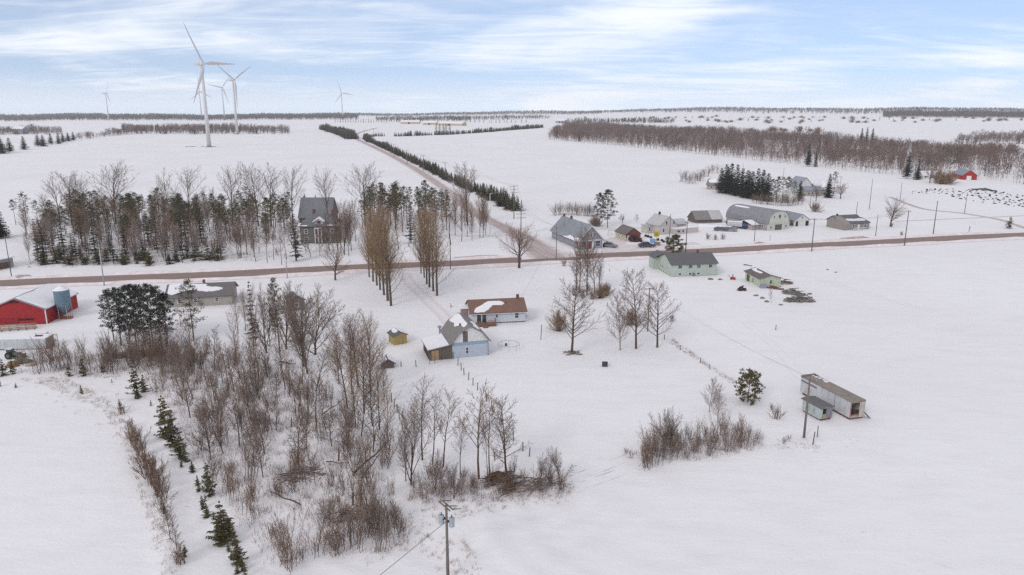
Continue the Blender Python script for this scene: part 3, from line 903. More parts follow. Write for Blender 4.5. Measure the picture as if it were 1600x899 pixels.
# thin far rows
k = 0
for bx in list(range(524, 628, 4)) + [632, 640, 655, 657, 668, 680, 684, 690] + list(range(700, 760, 7)) + [765, 768, 775, 781, 788, 792, 799, 806, 815, 822]:
    by = 191 + (bx - 524) * 0.003 + rnd.uniform(-.4, .6)
    plant('spruce_far', 'spruce_tree', bx, by, H=rnd.uniform(8, 13), sx=0.8, group='spruces in the far roadside row', label='small dark spruce in the far thin row before the yellow barns')
    k += 1

# dark pines and trees of the yard clump behind the thicket
for i, (bx, by, ty) in enumerate([(178, 532, 452), (190, 540, 449), (203, 534, 447), (214, 542, 444), (226, 537, 446), (240, 545, 443), (252, 540, 449), (262, 538, 458)]):
    plant('darkpine', 'pine_tree', bx, by, ty, sx=1.0, group='dark pines above the thicket', label='dark pine in the cluster by the red barn yard, %s along it' % 'first second third fourth fifth sixth seventh eighth'.split()[i])
plant('openpine', 'pine_tree', 303, 532, 438, label='lone pine in front of the long low bungalow')
plant('gapspruce', 'spruce_tree', 397, 540, 437, label='narrow dark spruce among the big bare trees before the brown cabin', sx=.6)
plant('pine', 'pine_tree', 437, 550, 434, label='dark-topped pine beside the brown cabin', sx=.7)
for i, (bx, by, ty, kd, w) in enumerate([(417, 552, 442, 'multi', .7), (400, 541, 440, 'dense', .7), (422, 542, 446, 'multi', .6), (447, 546, 442, 'multi', .95), (481, 584, 452, 'multi', .9), (475, 573, 446, 'multi', .8),
                                       (493, 554, 440, 'multi', 1.25), (431, 529, 440, 'dense', .7), (384, 516, 448, 'densetan', .7), (372, 520, 452, 'dense', .7)]):
    plant(kd, 'bare_tree', bx, by, ty, sx=w, group='big bare trees before the cabin', label='big many-limbed bare tree before the brown cabin, ' +
          ['second row, thick fork', 'thin, by the dark spruce', 'thin fork behind', 'thick-trunked, under the cabin', 'triple trunk, closest to the thicket', 'twin of the triple trunk', 'widest, at the open snow end',
           'slim, far side', 'tan and dense, near the bungalow', 'outermost, near the bungalow'][i])
for i, (bx, by, ty, w) in enumerate([(543, 638, 508, 1.0), (550, 616, 492, 1.1), (569, 646, 498, 1.05), (556, 668, 560, .8), (582, 666, 545, .9), (593, 672, 556, .9), (606, 690, 590, .8), (530, 600, 512, .9), (560, 604, 478, 1.25), (579, 612, 482, 1.1), (600, 625, 545, .8), (543, 700, 600, .7)]):
    plant('dense' if i % 3 else 'densetan', 'bare_tree', bx, by, ty, sx=w, group='dense brown trees by the sheds',
          label='dense-twigged brown tree by the small sheds, ' + ['front, thin', 'middle of the clump', 'front, tall', 'low, in the brush', 'low, by the small brown shed', 'low, next to the fence posts', 'small, at the lower end',
                'on the open side of the cabin trees', 'tallest and widest', 'wide, touching the yellow shed view', 'behind the small brown shed', 'smallest, deep in the brush'][i])
for i, (bx, by, ty, kd, ln, w) in enumerate([(660, 719, 588, 'sparse', 0, 1.1), (676, 726, 602, 'sparse', 0, .9), (693, 730, 608, 'sparse', .16, 1.0), (719, 741, 652, 'sparse', 0, .9), (748, 748, 598, 'sparse', 0, 1.2),
                                          (762, 744, 640, 'sparse', 0, .6), (765, 741, 608, 'sparse', .05, .8), (791, 744, 615, 'leader', 0, 1.15), (642, 758, 628, 'multi', 0, .8), (634, 752, 640, 'dense', 0, .7),
                                          (680, 768, 706, 'multi', 0, 1.0), (709, 779, 720, 'multi', 0, 1.0), (859, 755, 706, 'multi', 0, 1.0), (875, 758, 702, 'multi', 0, 1.1), (846, 745, 706, 'multi', 0, .9)]):
    plant(kd, 'bare_tree', bx, by, ty, sx=w, lean=ln, group='thin bare trees at the field edge',
          label='thin bare tree facing the open field, ' + ['first and tallest', 'straight, second', 'leaning one, third', 'short, fourth', 'tall, fifth', 'bare pole beside the fifth', 'slim, beside the root heap', 'full crown, above the root heap',
                'many-stemmed, before the row', 'dense, before the row', 'low and forked, in front of the second', 'low and bushy, in front of the fourth', 'low, past the root heap', 'rounded, at the end of the row', 'behind the rounded end one'][i])
plant('multi', 'bare_tree', 1036, 702, 636, label='forked bare tree at the pole-side end of the brush clump in the open field', sx=.9)
plant('multi', 'bare_tree', 1046, 700, 634, label='taller forked bare tree in the brush clump in the open field', sx=.8)

# young conifers along the cleared track
FT = [(215, 622, 566), (260, 680, 617), (270, 698, 640), (290, 722, 694), (327, 776, 722), (317, 795, 774), (324, 808, 786), (350, 846, 782), (366, 850, 818), (373, 882, 836), (384, 903, 880), (128, 616, 601), (188, 639, 623),
      (257, 802, 786), (289, 870, 850), (0, 604, 592), (25, 606, 598), (108, 588, 566), (130, 588, 558), (160, 582, 566), (225, 612, 585), (246, 776, 760), (175, 598, 592), (345, 852, 806), (359, 838, 806), (20, 585, 562), (5, 587, 560), (309, 758, 742), (283, 716, 672)]
OR = ['tall, at the top bend', 'tallest of the pair at the first bend', 'right behind the tallest pair', 'alone below the pair', 'brownish, by the brush', 'small, mid track', 'small, just below the mid one', 'wide, lower track', 'slim, lower track', 'low, near the corner',
      'last one at the photo edge', 'lone dark one on the field bank', 'small, in the gap between field and track', 'small, on the field side', 'dark round one on the field side', 'bluish, far field corner', 'tiny, far field corner',
      'bushy brown, behind the bank', 'bushy green, behind the bank', 'in the shrub line', 'behind the tall one at the bend', 'low, in the field-side brush', 'tiny, on the track', 'beside the wide one', 'behind the wide one',
      'dark, in the corner shrubs', 'outermost of the corner shrubs', 'half hidden in brush', 'behind the tallest pair']
for (bx, by, ty), o in zip(FT, OR):
    plant('fir', 'fir_tree', bx, by, ty, sx=rnd.uniform(.68, .92), lean=rnd.uniform(-.05, .05), label='young fir along the snowy track, ' + o, group='young firs along the snowy track')

for i, (bx, by, H_) in enumerate([(253, 655, 1.9), (264, 668, 1.5), (276, 706, 1.3), (284, 730, 1.2), (301, 738, 1.6), (311, 768, 1.2), (321, 783, .9), (334, 812, 1.1), (341, 832, 1.6), (356, 830, 1.9), (357, 862, 1.3), (363, 874, 1.0), (371, 897, 1.2), (379, 892, 1.6), (236, 634, 1.0), (246, 645, .8)]):
    plant('fir', 'fir_tree', bx, by, H=H_, sx=rnd.uniform(.7, .95), label='small filler fir in the tight row along the track, %s from its top bend' % ('second third fourth fifth sixth seventh eighth ninth tenth eleventh twelfth thirteenth fourteenth fifteenth nearest first'.split()[i]), group='small firs in the track row')
# ---- masses of single plants ---------------------------------------------
MARKS = [('the red barn', P(60, 500)), ('the blue silo', P(106, 497)), ('the long low bungalow', P(310, 480)), ('the brown cabin', P(460, 485)), ('the yellow shed', P(626, 540)),
         ('the small brown shed', P(607, 576)), ('the transformer pole', P(700, 899)), ('the root heap', P(780, 745)), ('the bend of the track', P(258, 678)), ('the middle of the track', P(320, 790)),
         ('the lower end of the track', P(375, 880)), ('the long white trailer', P(60, 540)), ('the grand house', P(500, 383)), ('the white-roofed building', P(15, 415)), ('the steel pole', P(163, 446)),
         ('the verge pole', P(449, 435)), ('the poplars', P(600, 430)), ('the junction', P(800, 370)), ('the grey metal roof', P(490, 345)), ('the dark pines', P(215, 560)), ('the fallen trunks', P(590, 740)),
         ('the open field corner', P(640, 860)), ('the centre of the brush', P(430, 690)), ('the trailer pole', P(1150, 700)), ('the forked pair', P(1020, 715)), ('the feathery birches', P(1090, 690)), ('the hedge', P(740, 345)), ('the big dark spruce', P(2, 380)), ('the big bare trees', P(450, 590))]
def near_mark(x, y):
    return min(MARKS, key=lambda m: (m[1].x - x) ** 2 + (m[1].y - y) ** 2)[0]
def where(x, y):
    m = min(MARKS, key=lambda m: (m[1].x - x) ** 2 + (m[1].y - y) ** 2)
    dx, dy = x - m[1].x, y - m[1].y
    d = math.hypot(dx, dy)
    if abs(dy) > abs(dx): w = 'behind' if dy > 0 else 'before'
    else: w = 'right of' if dx > 0 else 'left of'
    return m[0], ('just ' if d < 6 else '' if d < 14 else 'well ') + w + ' ' + m[0]
def mass(kind, name, pts, hr, desc, place, sx=1.0, cat=None):
    for x, y in pts:
        lm, wh_ = where(x, y)
        H = rnd.uniform(*hr)
        t = (H - hr[0]) / (hr[1] - hr[0])
        size = 'smaller ' if t < .33 else '' if t < .66 else 'taller '
        plant(kind, name, 0, 0, H=H, world_xy=(x, y), label='%s%s %s, %s' % (size, desc, place, wh_), cat=cat,
              group='%s %s near %s' % (name.replace('_', ' ') + 's', place, lm), sx=sx * rnd.uniform(.85, 1.15))
grove = [(30, 415), (250, 413), (455, 402), (455, 372), (462, 350), (300, 338), (120, 342), (40, 362)]
grove_e = [(565, 352), (625, 392), (700, 396), (770, 372), (745, 352), (690, 335), (600, 332)]
mansion_gap = P(492, 375)
kg = lambda x, y: abs(x - mansion_gap.x) > 13 or abs(y - mansion_gap.y) > 26
mass('pine', 'pine_tree', fill([(70, 395), (300, 392), (458, 380), (458, 352), (300, 341), (100, 346)], 118, 2.9, 11, kg), (8.5, 13.8), 'green-brown pine', 'in the roadside grove')
mass('pine', 'pine_tree', fill([(560, 358), (640, 366), (715, 362), (700, 338), (580, 332)], 46, 3.2, 12), (10, 14.5), 'straight-trunked pine', 'behind the poplars')
mass('dense', 'bare_tree', fill(grove, 92, 3.0, 13, kg), (8.5, 13.5), 'reddish bare tree', 'in the roadside grove', 1.0)
mass('birch', 'bare_tree', fill(grove, 26, 4, 14, kg), (9, 14), 'pale-stemmed bare tree', 'in the roadside grove')
mass('sparse', 'bare_tree', fill(grove, 26, 4, 113, kg), (9, 14), 'thin bare tree', 'in the roadside grove', 1.1)
mass('sparse', 'bare_tree', fill(grove_e, 28, 3.5, 15), (10, 15), 'thin bare tree', 'behind the poplars')
mass('dense', 'bare_tree', fill([(690, 372), (760, 380), (770, 352), (720, 345)], 9, 4, 25), (11, 15), 'reddish bare tree', 'near the junction', .8)
mass('gapspruce', 'spruce_tree', [tuple(P(*q)[:2]) for q in ((70, 408), (100, 392), (150, 403), (197, 402), (246, 396), (158, 378), (285, 398), (315, 380), (345, 402), (232, 382), (178, 412), (120, 410), (290, 372), (60, 396))], (9, 14), 'dark tiered spruce', 'in the roadside grove', 1.0)
mass('gapspruce', 'spruce_tree', fill([(50, 412), (330, 404), (330, 385), (60, 390)], 16, 4, 19), (5, 9), 'dark tiered spruce', 'in the roadside grove', 1.2)
mass('fir', 'fir_tree', fill([(60, 417), (250, 415), (350, 408), (350, 400), (200, 405), (60, 405)], 34, 2.0, 17), (1.8, 4.5), 'dark fir', 'on the grove edge', 1.4)
mass('shrub', 'shrub', fill([(60, 418), (455, 404), (455, 360), (60, 390)], 34, 2.5, 18, kg), (2.5, 5), 'leafless undershrub', 'in the roadside grove', 1.0)
mass('pine', 'pine_tree', [tuple(P(*q)[:2]) for q in ((25, 352), (42, 350), (60, 352), (80, 350))], (9, 12), 'small pine', 'at the end of the grove')
mass('dense', 'bare_tree', [tuple(P(*q)[:2]) for q in ((533, 395), (545, 400), (549, 392), (540, 380), (556, 378))], (13, 17), 'reddish fork-trunked bare tree', 'beside the grand house', .8)
mass('multi', 'bare_tree', [tuple(P(*q)[:2]) for q in ((538, 398), (546, 384), (462, 398), (515, 392), (528, 393))], (11, 15), 'spreading reddish tree', 'beside the grand house', .8)
mass('sapling', 'sapling', [tuple(P(*q)[:2]) for q in ((500, 400), (512, 404), (486, 402), (478, 396), (522, 396))], (5, 8), 'thin sapling', 'in front of the grand house', 1.5)
mass('sparse', 'bare_tree', [tuple(P(*q)[:2]) for q in ((418, 411), (400, 410), (428, 406), (405, 395), (440, 414), (448, 405))], (9, 13), 'thin bare tree', 'on the grove verge', .8)

# the thicket
thick = [(60, 588), (235, 560), (300, 545), (480, 590), (560, 640), (625, 680), (700, 752), (880, 770), (690, 778), (610, 790), (640, 855), (560, 890), (420, 885), (350, 800), (300, 712), (240, 640), (150, 590)]
core = [(290, 540), (470, 590), (600, 690), (640, 860), (430, 885), (350, 790), (290, 690), (235, 610)]
mass('shrub', 'shrub', fill(core, 90, 1.7, 21), (1.8, 4.6), 'brown shrub', 'in the thicket', 1.0)
mass('shrub', 'shrub', fill([(395, 865), (425, 800), (520, 792), (600, 795), (640, 830), (600, 880), (450, 892)], 19, 1.5, 29), (1.9, 4.1), 'brown shrub', 'in the lower thicket', 1.15)
mass('sapling', 'sapling', fill([(250, 560), (480, 590), (600, 700), (500, 760), (330, 740)], 50, 1.9, 22), (4.0, 8.5), 'thin leafless sapling', 'in the thicket', 1.5)
mass('sparse', 'bare_tree', fill([(270, 540), (370, 560), (460, 600), (520, 680), (400, 640), (290, 590)], 14, 3, 23), (7, 11), 'thin bare tree', 'in the thicket', .9)
mass('shrub', 'shrub', fill([(15, 582), (300, 590), (290, 552), (120, 560), (15, 566)], 34, 1.8, 24), (3.0, 5.2), 'grey shrub', 'in the barnyard hedge line')
mass('shrub', 'shrub', fill([(640, 780), (880, 770), (870, 748), (640, 745)], 22, 1.6, 26), (1.6, 3.2), 'weedy shrub', 'at the field edge')
mass('shrub', 'shrub', fill([(1004, 716), (1050, 718), (1110, 712), (1190, 694), (1172, 680), (1080, 680), (1012, 690)], 30, 1.25, 27), (1.5, 3.8), 'leafless shrub', 'in the field brush clump')
mass('shrub', 'shrub', [tuple(P(*q)[:2]) for q in ((1010, 732), (1022, 726), (1013, 722))], (3.5, 4.2), 'leafless shrub', 'at the corner of the field brush clump')
mass('bush', 'shrub', [tuple(P(*q)[:2]) for q in ((215, 700), (222, 715), (229, 730), (236, 745), (243, 757), (238, 740), (248, 770), (210, 690))], (2.2, 3.4), 'brown bush', 'beside the track', .9)
mass('bush', 'shrub', [tuple(P(*q)[:2]) for q in ((203, 668), (208, 678), (252, 784), (256, 796), (261, 812), (280, 880), (190, 648), (226, 722), (246, 764))], (1.0, 2.4), 'straggling bush', 'beside the track', 1.1)
mass('sapling', 'shrub', [tuple(P(*q)[:2]) for q in ((266, 842), (276, 858), (270, 830))], (2.8, 4), 'thin shrub', 'beside the track', 1.5)
mass('sapling', 'sapling', fill([(190, 556), (262, 560), (270, 540), (190, 535)], 16, 1.5, 28), (4, 7), 'thin leafless sapling', 'under the dark pines', 1.4)
mass('shrub', 'shrub', [tuple(P(*q)[:2]) for q in ((978, 709), (986, 716), (1232, 690), (1224, 694), (1205, 640))], (0.8, 1.3), 'weedy twigs', 'poking from the open snow')

# give the tallest and the nearest of each look-alike set its own words
from collections import defaultdict
bucket = defaultdict(list)
for e in TREES:
    bucket[e['label']].append(e)
for lab, es in bucket.items():
    if len(es) > 1:
        es.sort(key=lambda e: e.location.y)
        es[0]['label'] = 'frontmost ' + lab
        es[-1]['label'] = 'rearmost ' + lab
        if len(es) > 4:
            mid = sorted(es[1:-1], key=lambda e: e.location.x)
            mid[0]['label'] = 'leftmost ' + lab
            mid[-1]['label'] = 'rightmost ' + lab

# ------------------------------------------------------------------ buildings
def siding(name, col, rough=0.7, stain=0.12, size=0.22, st=0.25):
    return mat(name, col, tuple(c * 0.88 for c in col), rough, 0.8, lines=(2, size, st), stain=stain)
SHING_D = mat('dark_shingle', (0.10, 0.10, 0.11), (0.15, 0.145, 0.15), 0.9, 3, bump=0.2)
SHING_B = mat('brown_shingle', (0.17, 0.09, 0.07), (0.23, 0.14, 0.11), 0.9, 2, bump=0.2)
SHING_G = mat('grey_shingle', (0.25, 0.235, 0.225), (0.18, 0.17, 0.165), 0.9, 1.5, bump=0.2, stain=0.15)
METAL_R = mat('metal_roof', (0.30, 0.32, 0.345), (0.22, 0.235, 0.255), 0.5, 0.7, metal=0.15, lines=(0, 0.6, 0.25), stain=0.2)
METAL_Q = mat('ribbed_metal', (0.30, 0.31, 0.33), (0.20, 0.20, 0.215), 0.5, 0.8, metal=0.2, lines=(1, 0.8, 0.35), stain=0.35)
PALEMET = mat('pale_sheet_roof', (0.50, 0.50, 0.50), (0.42, 0.42, 0.43), 0.6, 1, lines=(0, 0.8, 0.15))
CONC = mat('foundation', (0.22, 0.19, 0.18), (0.15, 0.12, 0.12), 0.9, 3)
TRIM = mat('white_trim', (0.70, 0.70, 0.70), (0.62, 0.62, 0.62), 0.6, 4)

def B3(name, label, cat, a, b, group=None, L=None, z=0.0):
    """empty at the picture point a, +x towards picture point b, +y to its left side"""
    A, Bp = P(*a), P(*b)
    d = Bp - A
    e = empty(name, (A.x, A.y, min(A.z, Bp.z) + z), math.atan2(d.y, d.x), label, cat, group)
    return e, (L or math.hypot(d.x, d.y))
class Faces:
    def __init__(s, L, W): s.L, s.W = L, W
    def box(s, mb, face, u0, u1, z0, z1, d0, d1):
        if face == 'front': mb.box(u0, u1, -d1, -d0, z0, z1)
        elif face == 'back': mb.box(u0, u1, s.W + d0, s.W + d1, z0, z1)
        elif face == 'right': mb.box(s.L + d0, s.L + d1, u0, u1, z0, z1)
        else: mb.box(-d1, -d0, u0, u1, z0, z1)
    def window(s, par, face, u, z, w=0.9, h=1.1, m=None, glass=None, name='window', mull=True):
        m = m or TRIM
        f = MB(); t = 0.10
        s.box(f, face, u - w / 2 - t, u - w / 2, z - t, z + h + t, -0.03, 0.05)
        s.box(f, face, u + w / 2, u + w / 2 + t, z - t, z + h + t, -0.03, 0.05)
        s.box(f, face, u - w / 2, u + w / 2, z - t, z, -0.03, 0.05)
        s.box(f, face, u - w / 2, u + w / 2, z + h, z + h + t, -0.03, 0.05)
        if mull: s.box(f, face, u - w / 2, u + w / 2, z + h * .5 - .03, z + h * .5 + .03, 0.021, 0.045)
        o = f.build(name, m, par)
        g = MB(); s.box(g, face, u - w / 2, u + w / 2, z, z + h, -0.02, 0.018)
        g.build('pane', glass or GLASS, o)
        return o
    def panel(s, par, name, face, u0, u1, z0, z1, m, d=0.04, handle=False):
        g = MB(); s.box(g, face, u0, u1, z0, z1, -0.03, d)
        o = g.build(name, m, par)
        if handle:
            k = MB(); s.box(k, face, u1 - 0.2, u1 - 0.12, (z0 + z1) / 2 - .05, (z0 + z1) / 2 + .08, d, d + 0.06)
            k.build('handle', STEEL, o)
        return o
def gable_prof(W, h, rise, z0=-0.6):
    return [(0, z0), (W, z0), (W, h), (W / 2, h + rise), (0, h)]
def gable_line(W, h, rise, ov=0.4):
    k = rise / (W / 2)
    return [(-ov, h - ov * k), (W / 2, h + rise), (W + ov, h - ov * k)]
def snow_patch(par, pts, axis, line, L, th=0.09, seg_i=0, name='snow_patch'):
    """an uneven layer of snow on slope seg_i of a roof. pts: (along 0..1, up the slope 0..1)"""
    p0, p1 = Vector(line[seg_i]), Vector(line[seg_i + 1])
    d = p1 - p0
    nn = Vector((-d.y, d.x)).normalized()
    if nn.y < 0: nn = -nn
    n = len(pts)
    sm = []
    r = random.Random(len(pts) * 7 + int(L * 10))
    for i in range(n):
        a0, a1, a2, a3 = [Vector(pts[(i + k) % n]) for k in (-1, 0, 1, 2)]
        for k in range(5):
            t = k / 5
            q = 0.5 * ((2 * a1) + (a2 - a0) * t + (2 * a0 - 5 * a1 + 4 * a2 - a3) * t * t + (3 * a1 - a0 - 3 * a2 + a3) * t ** 3)
            sm.append(q + Vector((r.uniform(-.006, .006), r.uniform(-.02, .02))))
    c = sum(sm, Vector((0, 0))) / len(sm)
    def W3(q, hh):
        s_ = p0 + d * min(max(q.y, 0.0), 1.0) + nn * hh
        a = min(max(q.x, 0), 1) * L
        return (a, s_.x, s_.y) if axis == 'x' else (s_.x, a, s_.y)
    base = 0.152
    vs = [W3(q, base) for q in sm] + [W3(c + (q - c) * 0.93, base + th) for q in sm] + [W3(c + (q - c) * 0.5, base + th * 1.3) for q in sm] + [W3(c, base + th * 1.35)]
    m = len(sm)
    fs = []
    for i in range(m):
        j = (i + 1) % m
        fs += [(i, j, m + j, m + i), (m + i, m + j, 2 * m + j, 2 * m + i), (2 * m + i, 2 * m + j, 3 * m)]
    fs.append(tuple(range(m - 1, -1, -1)))
    mb = MB(); mb.add(vs, fs)
    return mb.build(name, SNOW, par)
FULL = [(0.004, 0.02), (0.3, 0.0), (0.6, 0.03), (0.996, 0.0), (0.998, 0.5), (0.996, 0.99), (0.5, 0.97), (0.004, 0.99), (0.002, 0.5)]

# --- pale blue bungalow in the middle
e, L = B3('bungalow', 'pale blue bungalow with a brown shingle roof half cleared of snow and a deck', 'house', (736, 507), (817.5, 503.5))
L += 0.5; W, h, ri = 7.6, 2.45, 1.75
Fx = Faces(L, W)
PBLUE = siding('pale_blue_siding', (0.60, 0.64, 0.69))
MB().extrude(gable_prof(W, h, ri, 0.28)[0:5], 0, L, 'x').build('wall', PBLUE, e)
MB().box(0.05, L - 0.05, 0.05, W - 0.05, -0.6, 0.279).build('foundation', CONC, e)
ln = gable_line(W, h, ri)
rf = MB().shell(ln, -0.35, L + 0.35, 'x').build('roof', SHING_B, e)
snow_patch(rf, [(0.07, .10), (0.10, .38), (0.17, .50), (0.24, .62), (0.32, .80), (0.46, .86), (0.60, .78), (0.64, .62), (0.56, .52), (0.44, .56), (0.36, .34), (0.24, .10)], 'x', ln, L)
snow_patch(rf, FULL, 'x', [ln[2], ln[1]], L)
MB().box(L - 1.3, L - 0.75, W / 2 - 0.3, W / 2 + 0.25, h + ri - 0.35, h + ri + 0.85).build('chimney', BRICK, rf)
MB().tube((L * .66, 2.2, h + .8), (L * .66, 2.2, h + 1.6), 0.07).build('vent_pipe', BLACK, rf)
fd = MB(); Fx.box(fd, 'front', 1.25, 2.15, .35, 2.2, -.03, .03); Fx.box(fd, 'front', 2.35, 3.2, .35, 2.2, -.03, .03)
fr_ = MB(); Fx.box(fr_, 'front', 1.15, 1.25, .3, 2.3, -.03, .06); Fx.box(fr_, 'front', 2.15, 2.35, .3, 2.3, -.03, .06); Fx.box(fr_, 'front', 3.2, 3.3, .3, 2.3, -.03, .06); Fx.box(fr_, 'front', 1.25, 2.15, 2.2, 2.3, -.03, .06); Fx.box(fr_, 'front', 2.35, 3.2, 2.2, 2.3, -.03, .06)
o = fr_.build('patio_door', TRIM, e); fd.build('pane', GLASS, o)
Fx.window(e, 'front', 5.4, 1.25, .5, .7)
Fx.window(e, 'front', 9.6, 1.0, .75, 1.1)
Fx.window(e, 'left', 3.0, 1.1, .7, .9)
d = MB().box(-1.4, 0.0, W - 2.6, W, -0.5, 2.2).build('porch', mat('pinkish_boards', (0.33, 0.22, 0.20), (0.25, 0.16, 0.15), 0.9, 2, lines=(1, .2, .3)), e)
MB().shell([(W - 2.9, 2.1), (W + .3, 2.3)], -1.7, 0.0, 'x', 0.10).build('snow_patch', SNOW, d)
dk = MB().box(0.9, 5.0, -2.3, -0.06, 0.28, 0.38)
for x in (1.0, 2.9, 4.9):
    for y in (-2.2, -1.2): dk.box(x - .06, x + .06, y - .06, y + .06, -0.5, 0.28)
dk = dk.build('deck', mat('deck_boards', (0.26, 0.16, 0.10), (0.18, 0.11, 0.08), 0.9, 4), e)
rl = MB()
for i in range(9):
    x = 1.0 + i * 0.48
    if 3 <= i <= 4: continue
    rl.box(x - .04, x + .04, -2.28, -2.2, .38, 1.25)
rl.box(.95, 2.05, -2.29, -2.19, 1.25, 1.33); rl.box(3.3, 4.95, -2.29, -2.19, 1.25, 1.33)
for y in (-2.2, -1.5, -.8): rl.box(4.86, 4.94, y - .04, y + .04, .38, 1.25)
rl.box(4.85, 4.95, -2.18, -.1, 1.25, 1.33)
rl.box(2.05, 3.3, -2.27, -2.22, .40, .46)
rl.build('railing', mat('brown_rail', (0.30, 0.14, 0.09), (0.22, 0.10, 0.07), 0.9, 4), dk)
MB().box(2.15, 3.2, -3.3, -2.32, -0.4, 0.1).box(2.15, 3.2, -2.9, -2.32, 0.1, 0.3).build('step', mat('step_boards', (0.30, 0.15, 0.10), None, 0.9), dk)
ds = MB().tube((L + .15, 0.4, .5), (L + .15, 0.4, 1.1), .04).tube((L + .25, .1, 1.2), (L + .33, .02, 1.25), .42, .42, 14).build('satellite_dish', STEEL, e)

MB().box(-.35, L + .35, -.50, -.41, 2.17, 2.27).box(L + .2, L + .28, -.49, -.42, .3, 2.17).build('gutter', TRIM, e)
MB().box(.0, L + 0.0, -.012, -.002, .28, .40).build('skirt_board', TRIM, e)
# --- blue and white gambrel barn with a lean-to
e, L = B3('gambrel_barn', 'small gambrel-roofed barn, white above and light blue below, with a brown wooden lean-to', 'barn', (707, 561), (762.8, 555))
W = 8.8
blue = mat('light_blue_boards', (0.46, 0.51, 0.58), (0.40, 0.45, 0.52), 0.7, 1.2, lines=(0, .3, .15), stain=.1)
blue_n = mat('mid_blue_band', (0.28, 0.36, 0.45), (0.25, 0.33, 0.41), 0.7, 1.2)
wh = mat('white_boards', (0.70, 0.69, 0.67), (0.60, 0.59, 0.58), 0.7, 1.0, lines=(0, .35, .12), stain=.15)
g = [(0, 2.9), (L * .19, 4.55), (L / 2, 5.75), (L * .81, 4.55), (L, 2.9)]
MB().box(0, L, 0, W, -0.6, 2.35).build('lower_wall', blue, e)
MB().box(-.003, L + .003, -.01, W + .01, 2.35, 2.95).build('blue_band', blue_n, e)
MB().extrude([(0, 2.95), (L, 2.95)] + [tuple(p) for p in reversed(g[1:4])], 0, W, 'y').build('gable_wall', wh, e)
gl = [(-.5, 2.62), (-.02, 2.93), (L * .19, 4.57), (L / 2, 5.77), (L * .81, 4.57), (L + .02, 2.93), (L + .5, 2.62)]
rf = MB().shell(gl, -.35, W + .25, 'y').build('roof', SHING_G, e)
snow_patch(rf, [(0.45, .05), (.62, .2), (.8, .08), (.97, .1), (.985, .95), (.45, .97), (.18, .98), (.12, .6), (.3, .5)], 'y', [gl[2], gl[3]], W)
snow_patch(rf, [(.12, .06), (.5, .04), (.6, .25), (.52, .5), (.3, .4), (.15, .6), (.06, .3)], 'y', [gl[4], gl[3]], W, .08)
MB().box(L * .30, L * .34, W * .30, W * .34, 5.0, 5.6).build('vent_pipe', RUST, rf)
Fx = Faces(L, W)
Fx.panel(e, 'loft_door', 'front', L * .30, L * .43, 2.98, 4.95, WOODP, .05)
Fx.window(e, 'front', L * .41, .75, .42, 1.15)
MB().box(L - .06, L + .04, -.05, .05, -.5, 2.9).build('corner_post', mat('dark_blue_trim', (.16, .2, .3)), e)
ltw = 4.1
lt = MB().extrude([(-ltw, -.6), (-.01, -.6), (-.01, 2.55), (-ltw, 1.95)], .1, 6.3, 'y').build('lean_to', WOODP, e)
MB().shell([(-ltw - .35, 1.93), (-.02, 2.60)], -.2, 6.6, 'y', .12).build('roof', SHING_G, lt)
q = MB().shell([(-ltw - .33, 2.07), (-.6, 2.70)], -.17, 6.55, 'y', .16, 0.0).build('snow_patch', SNOW, lt)
pw = mat('new_plywood', (0.42, 0.29, 0.15), (0.36, 0.24, 0.12), 0.8, 1.5)
MB().box(-ltw + .35, -ltw + 1.0, .03, .09, -.2, 1.85).box(-ltw + 1.04, -ltw + 1.65, .03, .09, -.2, 1.85).build('door', pw, lt)
fr = MB()
for i in range(7): fr.box(-ltw - .05, -ltw - .012, .2 + i * .95, .32 + i * .95, -.4, 1.9)
fr.box(-ltw - .07, -ltw - .052, .15, 6.2, .5, .62); fr.box(-ltw - .07, -ltw - .052, .15, 6.2, 1.2, 1.32)
fr.build('stud', mat('brown_boards', (.22, .13, .09), None, .9), lt)
pn = MB().box(-ltw - .005, -ltw + .02, .9, 5.9, .1, 1.75).build('opening', DARK, lt)
tag(MB().box(0, .08, 0, .08, 0, 1.9).box(.9, .98, .1, .18, 0, 1.9).box(.08, .9, .02, .09, .6, .7).box(.08, .9, .02, .09, 1.2, 1.3).build('gate', POLEW), 'small grey stub of fence by the corner of the brown lean-to', 'gate').location = P(671, 569)
tag(MB().box(0, .3, 0, .3, 0, 2.3).box(-.2, .5, -.2, .5, 2.3, 2.6).build('stove_pipe', STEEL), 'leaning grey stovepipe end standing behind the lean-to roof', 'stovepipe').location = P(686, 530)

# --- garden sheds
e, L = B3('garden_shed', 'small mustard yellow shed with a snow-covered roof in the white yard', 'shed', (616, 540), (636, 536.5))
W = 3.0
MB().extrude(gable_prof(L, 1.75, .62), 0, W, 'y').build('wall', mat('mustard_boards', (.42, .32, .13), (.36, .27, .11), .8, 1.5, lines=(0, .2, .1)), e)
ln = gable_line(L, 1.75, .62, .25)
rf = MB().shell(ln, -.2, W + .2, 'y', .1).build('roof', SHING_D, e)
snow_patch(rf, [(.1, .1), (.9, .1), (.95, .9), (.5, .97), (.15, .9), (.02, .5)], 'y', [ln[2], ln[1]], W, .14)
snow_patch(rf, [(.3, .5), (.7, .45), (.97, .7), (.95, .96), (.3, .96)], 'y', ln, W, .14)
MB().box(L * .28, L * .72, -.05, -.01, -.1, 1.6).build('door', mat('mustard_door', (.40, .30, .12), None, .8), e)
e, L = B3('wooden_shed', 'tiny brown wooden shed sunk in snow at the edge of the thicket', 'shed', (597, 577), (616, 575))
W = 2.4
MB().extrude(gable_prof(L, .85, .7), 0, W, 'y').build('wall', mat('red_brown_boards', (.20, .12, .105), (.15, .09, .08), .9, 2, lines=(0, .2, .3)), e)
